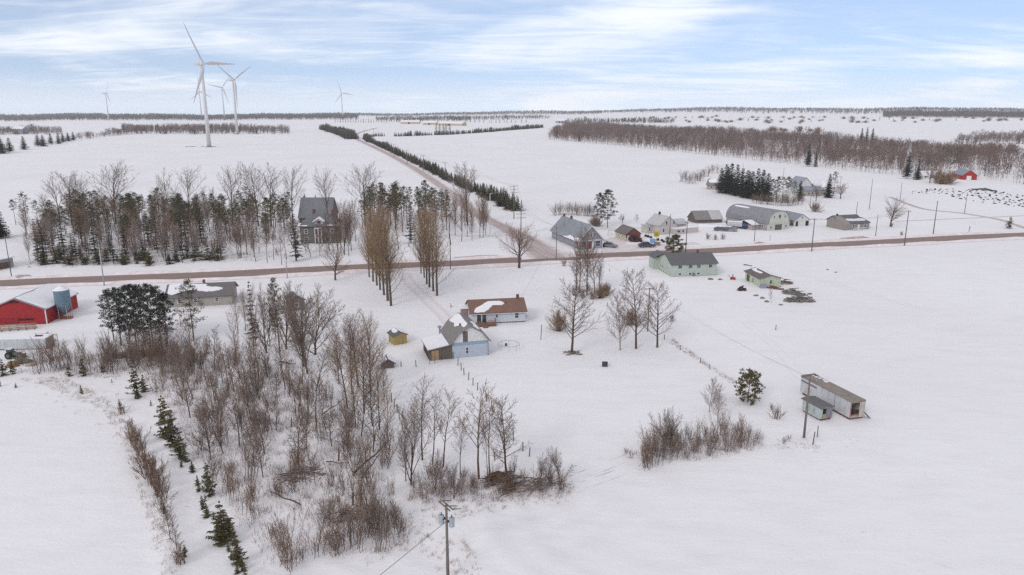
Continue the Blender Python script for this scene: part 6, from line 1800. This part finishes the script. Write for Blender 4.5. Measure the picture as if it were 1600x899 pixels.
# ------------------------------------------------------------------ vehicles
def car(px, py, rz, paint, label, cat='car', scale=1.0, kind='sedan', snow=False):
    e = empty('parked_car' if kind != 'pickup' else 'pickup_truck', P(px, py), rz, label, cat)
    e.scale = (scale,) * 3
    L, W = 4.6, 1.75
    if kind == 'pickup':
        L = 5.4
        prof = [(0, .35), (L, .35), (L, .85), (L - 1.5, 1.0), (L - 2.1, 1.02), (L - 3.4, 1.02), (0, 1.0)]
        gl_ = [(L - 1.65, 1.0), (L - 2.15, 1.62), (L - 3.2, 1.65), (L - 3.55, 1.02)]
    else:
        prof = [(0, .35), (L, .35), (L, .72), (L - 1.1, .92), (.9, .95), (0, .85)]
        gl_ = [(L - 1.15, .92), (L - 1.85, 1.42), (1.2, 1.45), (.35, .95)]
    MB().extrude([(a, z) for a, z in prof], 0, W, 'y').build('body', paint, e) if False else None
    b = MB(); n = len(prof)
    b.add([(x, 0, z) for x, z in prof] + [(x, W, z) for x, z in prof], [(i, (i + 1) % n, n + (i + 1) % n, n + i) for i in range(n)] + [tuple(range(n - 1, -1, -1)), tuple(range(n, 2 * n))])
    body = b.build('body', paint, e)
    g = MB(); n = len(gl_)
    g.add([(x, .12 + .1 * (z > 1.2), z) for x, z in gl_] + [(x, W - .12 - .1 * (z > 1.2), z) for x, z in gl_], [(i, (i + 1) % n, n + (i + 1) % n, n + i) for i in range(n)] + [tuple(range(n - 1, -1, -1)), tuple(range(n, 2 * n))])
    g.build('cabin_glass', GLASS, e)
    MB().box(gl_[2][0] - .05, gl_[1][0] + .05, .2, W - .2, gl_[1][1] + .005, gl_[1][1] + .08).build('roof', SNOW if snow else paint, e)
    for x in (.85, L - .95):
        for y in (-.02, W - .18):
            w = MB().tube((x, y, .33), (x, y + .2, .33), .33, n=14).build('wheel', BLACK, e)
            MB().tube((x, y - .012, .33), (x, y + .212, .33), .17, n=10).build('rim', STEEL, w)
    for y in (.15, W - .45):
        MB().box(L - .02, L + .02, y, y + .3, .58, .70).build('headlight', GLASS, e)
    return e
DK = mat('dark_car_paint', (.05, .055, .07), (.07, .07, .085), .35, 1, spec=.5)
car(999, 387.5, .1, DK, 'dark grey pickup-like car parked on the verge before the brick-fronted garage', 'car', 1.15, 'sedan')
car(940, 386, 1.0 - math.pi / 2 + .1, mat('silver_paint', (.22, .23, .24), None, .35), 'dark silver car tucked beside the grey gabled house', 'car', 1.05, 'sedan')
car(1115, 361, -.3, mat('olive_paint', (.10, .11, .10), None, .5), 'dark car with snowy windows, first of the pair by the old barn', 'car', 1.1, 'sedan', True)
car(1129, 361.5, -.3, mat('grey_paint', (.25, .26, .27), None, .5), 'grey snow-dusted car, second of the pair by the old barn', 'car', 1.1, 'sedan', True)
# box truck
e = empty('box_truck', P(1136, 357), -.35, 'white-sided box truck with a dark blue cab parked before the arched barn', 'truck')
MB().box(0, 5.2, 0, 2.2, .9, 2.5).build('cargo_box', TW_, e); MB().box(-.02, 5.22, -.02, 2.22, 2.5, 2.6).build('roof', SNOW, e)
MB().extrude([(5.3, .6), (7.4, .6), (7.4, 1.4), (6.9, 1.5), (6.6, 2.3), (5.3, 2.3)][0:6], 0, .1, 'y') if False else None
cab = MB(); pr = [(5.3, .6), (7.3, .6), (7.3, 1.4), (6.8, 1.5), (6.5, 2.3), (5.3, 2.3)]
cab.add([(x, .1, z) for x, z in pr] + [(x, 2.1, z) for x, z in pr], [(i, (i + 1) % 6, 6 + (i + 1) % 6, 6 + i) for i in range(6)] + [(5, 4, 3, 2, 1, 0), (6, 7, 8, 9, 10, 11)])
cab = cab.build('cab', mat('navy_paint', (.03, .05, .14), None, .4), e)
MB().box(6.66, 6.80, .25, 1.95, 1.6, 2.15).build('windscreen', GLASS, cab)
MB().box(0, 7.2, .5, 1.7, .5, .89).build('chassis', BLACK, e)
for x in (1.2, 6.4):
    for y in (0, 1.95): MB().tube((x, y, .45), (x, y + .25, .45), .45, n=14).build('wheel', BLACK, e)
# flatbed lumber beside it
tag(MB().box(0, 6, 0, .5, .3, 1.6).box(-.2, 6.3, .1, .3, 1.6, 1.7).build('flatbed_load', mat('dark_load', (.14, .15, .12), None, .9)), 'dark long load lying behind the white-sided box truck', 'load').location = P(1134, 353)
# tractors
def tractor(px, py, rz, col, label, s=1.0, loader=True, cabm=None):
    e = empty('tractor', P(px, py), rz, label, 'tractor'); e.scale = (s,) * 3
    b = MB().box(1.2, 3.0, .55, 1.15, .8, 1.35).box(.4, 1.3, .5, 1.2, .6, 1.1)
    b.build('body', col, e)
    c = MB().box(.2, 1.25, .35, 1.35, 1.1, 2.1).build('cab', GLASS, e)
    MB().box(.1, 1.35, .25, 1.45, 2.1, 2.22).build('roof', cabm or col, c)
    for x, r in ((.7, .75), (2.6, .45)):
        for y in (.0, 1.4):
            w = MB().tube((x, y, r), (x, y + .32, r), r, n=16).build('wheel', BLACK, e)
            MB().tube((x, y - .02, r), (x, y + .34, r), r * .5, n=10).build('rim', col, w)
    MB().tube((2.3, .85, 1.35), (2.3, .85, 2.0), .05, n=6).build('exhaust', BLACK, e)
    if loader:
        l = MB().box(1.4, 3.6, .35, .45, .9, 1.02).box(1.4, 3.6, 1.25, 1.35, .9, 1.02).box(3.6, 3.75, .2, 1.5, .3, 1.1).box(3.75, 4.2, .2, 1.5, .3, .4)
        l.build('loader', col, e)
    return e
tractor(984, 378.5, .1, mat('tractor_red', (.20, .03, .03), (.12, .03, .03), .6), 'red tractor with a loader in front of the brick-fronted garage', 1.1)
tractor(992, 379, .3, mat('tractor_dark', (.10, .04, .04), None, .6), 'darker tractor parked beside the red loader tractor', .85, False)
e = tractor(8, 562, -.1, mat('old_green', (.12, .16, .12), (.09, .09, .07), .8), 'old tractor with a pale blue cab roof beside a brown bale', .85, True, mat('cab_roof_blue', (.62, .70, .78)))
e = empty('snow_blower', P(1141, 437), -.4, 'small bright red snow blower in the yard between the green house and green shed', 'snow blower')
MB().box(0, .9, 0, .7, .15, .6).box(.9, 1.25, -.15, .85, .05, .5).build('body', mat('blower_red', (.45, .05, .05)), e)
MB().tube((.6, .35, .6), (.5, .35, 1.4), .12, .1, 8).build('chute', BLACK, e)
MB().tube((0, .1, .5), (-.7, .1, 1.1), .03, n=5).tube((0, .6, .5), (-.7, .6, 1.1), .03, n=5).build('handle', BLACK, e)
for y in (-.1, .7): MB().tube((.2, y, .22), (.2, y + .12, .22), .22, n=10).build('wheel', BLACK, e)

# ------------------------------------------------------------------ small things
def lump(name, px, py, sx, sy, sz, m, label, cat, seed=0, group=None, n=26, rz=0):
    import bmesh
    bm = bmesh.new(); bmesh.ops.create_icosphere(bm, subdivisions=2, radius=1)
    r = random.Random(seed)
    for v in bm.verts:
        k = 1 + r.uniform(-.22, .22); v.co = Vector((v.co.x * sx * k, v.co.y * sy * k, max(v.co.z, -.3) * sz * k))
    me = bpy.data.meshes.new(name); bm.to_mesh(me); bm.free(); me.materials.append(m)
    o = link(name, me); o.location = P(px, py); o.rotation_euler = (0, 0, rz)
    return tag(o, label, cat, group)
def heap(name, px, py, L, W, H, m, label, cat, seed, n=40, rz=0, thick=.07, piece='log'):
    """a heap of sticks or boards thrown together: a thing of its own whose pieces are one mesh"""
    r = random.Random(seed); mb = MB()
    for i in range(n):
        x, y = r.uniform(-L, L), r.uniform(-W, W); z = max(0, H * (1 - (x / L) ** 2 * .8 - (y / W) ** 2 * .6)) * r.uniform(.1, 1)
        a = r.gauss(0, .5); l = r.uniform(.3, .9) * L
        mb.tube((x - math.cos(a) * l / 2, y - math.sin(a) * l / 2, z + r.uniform(-.1, .2)), (x + math.cos(a) * l / 2, y + math.sin(a) * l / 2, z + r.uniform(-.1, .25)), thick * r.uniform(.6, 1.4), n=5)
    o = mb.build(name, m); o.location = P(px, py); o.rotation_euler = (0, 0, rz)
    return tag(o, label, cat)
LOGM = mat('split_logs', (.26, .16, .12), (.16, .10, .08), .9, 3)
GREYL = mat('grey_scrap', (.11, .11, .10), (.26, .23, .20), .9, 2)
heap('woodpile', 1221, 443, 2.4, 1.2, 1.3, LOGM, 'reddish-brown woodpile against the far end of the small green shed', 'woodpile', 1, 60)
heap('woodpile', 1209, 451.5, 1.9, .5, .7, mat('red_logs', (.20, .07, .06), None, .9), 'low red-brown stack of wood right in front of the small green shed gable', 'woodpile', 2, 40, -.5)
heap('scrap_heap', 1239, 460, 2.3, 1.0, 1.5, GREYL, 'long grey-green scrap heap in the snow, the one closer to the green shed', 'scrap heap', 3, 70, -.5, .10)
heap('scrap_heap', 1249, 471, 2.8, .9, 1.5, GREYL, 'grey-green scrap heap with a squarer end, farther from the green shed', 'scrap heap', 4, 80, -.05, .11)
heap('scrap_heap', 1159, 454, .9, .6, 1.2, mat('maroon_scrap', (.09, .045, .055), (.05, .035, .04), .9), 'dark maroon scrap pile between the snow blower and green shed', 'scrap heap', 5, 50, .2, .12)
for i, (x, y, s, l) in enumerate([(1181, 462.5, .5, 'dark junk lump in the snow below the green shed, first of the line'), (1191, 466.5, .5, 'dark flat junk in the snow below the green shed, middle of the line'), (1198, 472, .5, 'dark round junk at the foot of the forked sapling'), (1220, 477, .4, 'small dark slab poking from the snow beyond the forked sapling'),
                                 (1265, 460, .5, 'dark scrap piece beyond the long scrap heap'), (1110, 437, .6, 'brown wooden crate behind the green house'), (1125, 437.5, .5, 'dark low barbecue-like object behind the green house'), (1164, 414.5, .5, 'dark stone by the road side of the green shed, first of three'),
                                 (1168, 415, .4, 'dark stone by the road side of the green shed, second of three'), (1173, 416, .4, 'dark stone by the road side of the green shed, third of three'), (1293, 422, .35, 'small dark spot in the open snow nearest the road'), (1306, 426, .35, 'small dark spot in the open snow beside its twin')]):
    lump('junk_pile' if i < 5 else 'boulder', x, y, s * 1.2, s * .8, s * .7, GREYL if i != 5 else LOGM, l, 'junk' if i < 7 else 'stone', i)
o = tag(MB().box(-.45, .45, -.3, .3, -.1, .65).box(-.5, .5, -.35, .35, .65, .75).build('bin', mat('dark_bin', (.05, .06, .08))), 'small dark box alone in the middle of the open snow', 'box'); o.location = P(945, 572.5)
# ring-shaped trampoline frame
e = empty('trampoline', P(795, 545), 0, 'thin ring frame of a trampoline standing in the snowy yard', 'trampoline')
mb = MB(); ring = [(2.0 * math.cos(a * math.pi / 10), 2.0 * math.sin(a * math.pi / 10), .95) for a in range(21)]
mb.path(ring, .045, 5); mb.build('ring', STEEL, e)
for a in range(8): MB().tube((2 * math.cos(a * .785), 2 * math.sin(a * .785), -.2), (2 * math.cos(a * .785), 2 * math.sin(a * .785), .93), .03, n=5).build('leg', STEEL, e)
tag(MB().box(0, .4, 0, .4, 0, .45).build('stump', mat('dark_stump', (.12, .1, .09))), 'dark stump inside the trampoline ring', 'stump').location = P(789, 541)
# swing or toy frame by the bungalow, road sign, bins
e = empty('lawn_ornament', P(704, 480), 0, 'small pinkish yard figure standing by the driveway', 'yard ornament')
MB().tube((0, 0, -.1), (0, 0, 1.0), .12, .05, 6).build('base', mat('pinkish_plastic', (.5, .3, .3)), e); MB().tube((.3, -.5, -.1), (.25, -.5, .6), .08, .05, 6).build('stake', POLEW, e)
e = empty('roadside_sign', P(1021.5, 378), .15, 'yellow rectangular sign on a post beside the pinkish farmhouse', 'sign')
MB().tube((.9, 0, -.3), (.9, 0, 1.7), .06, n=6).build('post', POLEW, e); MB().box(0, 1.8, -.06, .06, 1.7, 3.4).build('board', mat('sign_yellow', (.52, .38, .03), (.45, .33, .03), .6, 2), e)
for i in range(3): MB().box(.2, 1.6, -.075, -.061, 2.05 + i * .38, 2.15 + i * .38).build('lettering', mat('sign_green', (.12, .14, .04)), bpy.data.objects['board'])
e = empty('dumpster', P(1017, 380), .1, 'bright blue bin beside a brown crate on the verge', 'bin')
MB().box(0, 1.6, 0, 1.2, 0, 1.2).build('body', mat('bin_blue', (.22, .36, .62)), e); MB().box(-.05, 1.65, -.05, 1.25, 1.2, 1.3).build('lid', mat('bin_lid', (.35, .5, .72)), e)
o = tag(MB().box(0, 1.8, 0, 1.2, 0, 1.0).box(-.05, 1.85, .1, .2, 1.0, 1.1).build('crate', mat('crate_wood', (.28, .2, .16))), 'brown wooden crate beside the bright blue bin', 'crate'); o.location = P(1023, 384)
for i, (x, y) in enumerate([(1009, 370), (1013, 371), (1017, 372), (1028, 376), (1034, 377), (1037, 379)]):
    lump('barrel' if i < 3 else 'junk_pile', x, y, .5, .5, .8, BLACK, 'dark object standing in the row near the yellow sign, %s' % OD[i], 'barrel', 50 + i, 'dark objects near the yellow sign')
e = empty('swing_set', P(950, 368), .2, 'small blue-grey swing frame between the gabled house and the brick-fronted garage', 'swing set')
for x in (0, 2.6):
    MB().tube((x, -.6, -.1), (x + .1, 0, 1.7), .04, n=5).tube((x, .6, -.1), (x + .1, 0, 1.7), .04, n=5).build('leg', mat('swing_blue', (.2, .25, .35)), e)
MB().tube((0.05, 0, 1.7), (2.7, 0, 1.7), .04, n=5).build('beam', mat('swing_blue', (.2, .25, .35)), e); MB().box(.9, 1.5, -.2, .2, .5, .56).tube((.95, 0, .56), (.95, 0, 1.7), .02, n=4).tube((1.45, 0, .56), (1.45, 0, 1.7), .02, n=4).build('seat', BLACK, e)
# bale, road sign, mailbox
lump('hay_bale', 19, 573, 1.1, .8, 1.1, mat('old_hay', (.26, .17, .08), (.18, .12, .06), .95, 3), 'round brown hay bale beside the old tractor', 'hay bale', 9)
lump('junk_pile', 36, 566, 2.0, .8, .7, mat('green_junk', (.09, .12, .08), (.2, .17, .14), .9, 1.5), 'mossy green and grey junk behind the round bale', 'junk', 10)
lump('junk_pile', 47, 572, 1.0, .5, .5, mat('pale_junk', (.4, .33, .3), None, .9, 1.5), 'pale junk at the end of the old tractor row', 'junk', 11)
e = empty('road_sign', P(1514, 364), .5, 'small grey road sign on a post beside the main road', 'sign')
MB().tube((0, 0, -.2), (0, 0, 1.6), .05, n=6).build('post', POLEW, e); MB().box(-.35, .35, -.03, .03, 1.5, 2.3).build('board', STEEL, e)
# earth and brush beside the road
EARTH = mat('dirty_snow_earth', (.30, .20, .16), (.55, .48, .46), .95, 1.2, bump=.4)
for x, y, l, s_ in [(746, 403, 'brown earth heap on the road verge below the pine rows', 8), (1332, 373, 'brown earth heap on the verge before the taupe bungalow', 6), (1187, 381, 'small dirty snow heap on the verge by the leaning pole', 2), (36, 434, 'dirty snow heap on the road edge by the dark pole', 2.5)]:
    lump('earth_mound', x, y, s_, 1.3, .7, EARTH, l, 'mound', int(x), rz=rdir)
# root heap and fallen wood in the thicket
ROOT = mat('root_earth', (.17, .10, .065), (.09, .055, .04), .95, 2, bump=.4)
lump('root_heap', 779, 750, 1.5, .8, 1.15, ROOT, 'big brown heap of torn roots and earth under the thin trees', 'root heap', 12)
heap('root_tangle', 783, 754, 2.2, .9, 1.5, ROOT, 'tangle of torn roots over the brown earth heap', 'root tangle', 112, 60, .2, .04)
lump('root_heap', 796, 764, .8, .6, .7, ROOT, 'smaller brown root lump in front of the big root heap', 'root heap', 13)
BRUSH = mat('brush_dead', (.23, .165, .135), (.14, .10, .08), .95, 3)
heap('brush_pile', 832, 762, 3.6, 1.1, 1.3, BRUSH, 'tangled pile of dead branches beside the root heap', 'brush pile', 14, 75, .35, .03)
heap('brush_pile', 893, 553, 1.6, .9, .5, BRUSH, 'broken dead branches lying at the foot of the tall bare tree in the yard', 'brush pile', 15, 30, .1, .05)
heap('brush_pile', 222, 556, 4.0, 1.6, 1.2, BRUSH, 'grey tangle of dead branches under the dark pines', 'brush pile', 16, 120, .1, .035)
heap('brush_pile', 545, 810, 1.8, 1.2, 1.0, BRUSH, 'tangle of dead branches in the lower corner of the thicket', 'brush pile', 17, 50, .4, .03)
heap('brush_pile', 470, 745, 2.5, 1.5, .9, BRUSH, 'low dark tangle of dead twigs in the middle of the thicket', 'brush pile', 18, 90, .4, .03)
def log(x0, y0, z0, x1, y1, z1, r, label):
    a, b = P(x0, y0) + Vector((0, 0, z0)), P(x1, y1) + Vector((0, 0, z1))
    tr = Tris(); d = b - a; pts = [np.array(a + d * t + Vector((0, 0, .12 * math.sin(t * 9)))) for t in (0, .25, .5, .75, 1)]
    tr.limb(pts, [r, r * .85, r * .7, r * .5, .03], 6)
    rr = np.random.default_rng(int(x0))
    for _ in range(6):
        t = rr.uniform(.3, .9); p = pts[0] * (1 - t) + pts[4] * t; tr.limb([p, p + rr.normal(0, .5, 3) + np.array((0, 0, .5))], [r * .3, .02], 3)
    V, Fc = tr.arrays()
    return tag(link('fallen_trunk', arr_mesh('fallen_trunk', V, Fc, [BARK_R])), label, 'fallen trunk', 'fallen trunks in the thicket')
log(553, 742, .2, 622, 712, 3.0, .14, 'longest fallen trunk, propped up against the trees at its far end')
log(565, 748, .1, 600, 722, 1.8, .09, 'shorter fallen trunk lying alongside the longest one')
log(528, 812, .3, 566, 800, 1.0, .09, 'fallen trunk half hidden by shrubs in the lower thicket')
log(437, 568, .3, 466, 575, .6, .13, 'grey fallen trunk in front of the big bare trees')
log(510, 725, .3, 548, 730, .5, .08, 'thin fallen trunk in a small snowy clearing')
log(470, 790, .1, 416, 780, 1.2, .1, 'bent dead trunk arching over the snow in the lower thicket')
log(505, 650, .3, 545, 632, 1.4, .09, 'thin leaning dead trunk before the dense brown clump')
for i, (x, y, h) in enumerate([(529, 720, 2.4), (551, 790, 2.3), (494, 668, 1.8), (389, 622, 2.6), (340, 648, .8), (346, 650, 1.0), (317, 630, .6), (375, 660, 2.0), (585, 690, 1.6), (455, 668, 2.0)]):
    g = P(x, y)
    o = tag(link('snag', arr_mesh('snag', *(lambda t: (t.limb([np.array((0, 0, -.2)), np.array((.1, .05, h * .5)), np.array((.15, -.05, h))], [.11, .09, .06], 6), t.arrays())[1])(Tris()), [BARK_R])), 'broken dead stub of a trunk in the thicket, near ' + near_mark(g.x, g.y), 'dead stub', 'dead stubs in the thicket')
    o.location = g

# dark lumps scattered over the far right field
LUMPM = mat('dark_lump', (.045, .05, .065), (.08, .08, .09), .9, 2)
lumps = fill([(1425, 303), (1475, 303), (1500, 312), (1600, 325), (1640, 328), (1640, 312), (1570, 301), (1510, 295), (1450, 296), (1426, 299)], 150, 2.2, 61)
base = None
for i, (x, y) in enumerate(lumps):
    if base is None or i < 4:
        o = lump('dark_mound', 1500, 300, .65, .5, .55, LUMPM, '', 'mound', 70 + i)
        if base is None: base = []
        base.append(o)
    else:
        o = base[i % 4].copy(); C.objects.link(o)
    o.location = (x, y, float(terr(x, y))); s_ = rnd.uniform(.45, 1.1); o.scale = (s_ * rnd.uniform(.8, 1.6), s_, s_ * rnd.uniform(.7, 1.3)); o.rotation_euler = (0, 0, rnd.uniform(0, 6))
    tag(o, 'small blackish lump scattered over the snow field before the little red barn', 'mound', 'blackish lumps in the far field')
for i, (x, y) in enumerate([(1523, 297), (1531, 296.5), (1539, 296.5), (1545, 298), (1553, 299.5)]):
    lump('dark_mound', x, y, 2.0, .7, .8, LUMPM, 'long dark lump in the line behind the scattered blackish lumps', 'mound', 90 + i, 'long dark lumps in the far field')

# ------------------------------------------------------------------ dead grass and undergrowth
def tufts(name, pts, hr, m, seed, label, cat, blades=9, w=.02, spread=.25):
    r = np.random.default_rng(seed); V, Fc, n = [], [], 0
    for x, y in pts:
        z = float(terr(x, y)) - .05; h = r.uniform(*hr)
        for _ in range(blades):
            a = r.uniform(0, 6.28); bx, by = x + r.normal(0, spread), y + r.normal(0, spread)
            d = np.array((r.normal(0, .3), r.normal(0, .3), 1.0)) * h * r.uniform(.5, 1.2)
            s = np.array((math.cos(a), math.sin(a), 0)) * w
            p = np.array((bx, by, z)); V += [p - s, p + s, p + d]; Fc.append((n, n + 1, n + 2)); n += 3
    return stuff(link(name, arr_mesh(name, np.array(V), np.array(Fc), [m])), label, cat)
TAN = mat('dead_grass', (.36, .27, .18), (.26, .17, .12), .95, 2)
UND = mat('undergrowth_twigs', (.32, .23, .20), (.21, .145, .125), .95, 2)
tufts('undergrowth', fill(core, 1700, 0, 71), (.4, 1.5), UND, 1, 'low tangle of twigs and weeds all through the thicket', 'undergrowth', 10, .018, .35)
tufts('undergrowth', fill([(20, 582), (300, 600), (290, 545), (15, 566)], 420, 0, 72), (.4, 1.4), UND, 2, 'low weeds under the shrub line by the barnyard', 'undergrowth', 10, .018, .35)
tufts('undergrowth', fill([(640, 790), (900, 775), (890, 755), (640, 755)], 420, 0, 73), (.3, .9), UND, 3, 'low weeds under the thin trees at the field edge', 'undergrowth', 10, .016, .3)
tufts('undergrowth', fill([(995, 725), (1060, 722), (1120, 716), (1195, 698), (1170, 685), (1050, 690)], 260, 0, 74), (.3, 1.0), UND, 4, 'low weeds under the brush clump', 'undergrowth', 9, .016, .3)
tufts('undergrowth', fill([(40, 420), (455, 406), (455, 370), (300, 365), (60, 390)], 900, 0, 75, kg), (.4, 1.6), UND, 5, 'weeds and twigs on the floor of the grove', 'undergrowth', 9, .03, .5)
tufts('dead_grass', fill([(170, 625), (200, 660), (240, 740), (262, 800), (292, 905), (258, 905), (228, 800), (196, 705), (160, 640), (60, 600), (20, 592), (100, 590)], 520, 0, 76), (.2, .6), TAN, 6, 'tan dead grass along the field side of the track', 'grass', 9, .016, .2)
tufts('dead_grass', fill([(560, 885), (640, 860), (690, 899), (760, 905), (740, 850), (660, 830), (820, 790), (900, 790), (880, 775), (640, 800)], 190, 0, 77), (.2, .55), TAN, 7, 'tan dead grass tufts around the transformer pole', 'grass', 10, .016, .16)
tufts('dead_grass', fill([(1045, 536), (1120, 584), (1150, 605), (1155, 600), (1110, 572), (1050, 530)], 170, 0, 78), (.25, .7), UND, 8, 'grey weeds along the wire fence line', 'grass', 7, .014, .2)
tufts('dead_grass', fill([(970, 705), (1000, 700), (1000, 720), (975, 716)], 26, 0, 79) + fill([(1190, 700), (1240, 690), (1250, 680), (1280, 700), (1240, 705)], 40, 0, 80) + fill([(20, 600), (180, 600), (240, 720), (200, 700), (60, 615)], 70, 0, 81), (.2, .5), UND, 9, 'sparse weeds poking out of the open snow', 'grass', 7, .014, .18)

# ------------------------------------------------------------------ haze
HZ = bpy.data.materials.new('haze')
HZ.use_nodes = True
ht = HZ.node_tree; ht.nodes.clear()
ho = N(ht, 'ShaderNodeOutputMaterial'); hv = N(ht, 'ShaderNodeVolumePrincipled')
hv.inputs['Color'].default_value = (.96, .97, 1.0, 1); hv.inputs['Density'].default_value = 8e-5; hv.inputs['Anisotropy'].default_value = 0.2
ht.links.new(hv.outputs[0], ho.inputs['Volume'])
hz = MB().box(-6100, 6100, -6100, 6100, -75, 150).build('haze', HZ)
hz['kind'] = 'stuff'
hz['label'] = 'thin pale winter haze over the far fields'
hz['category'] = 'haze'
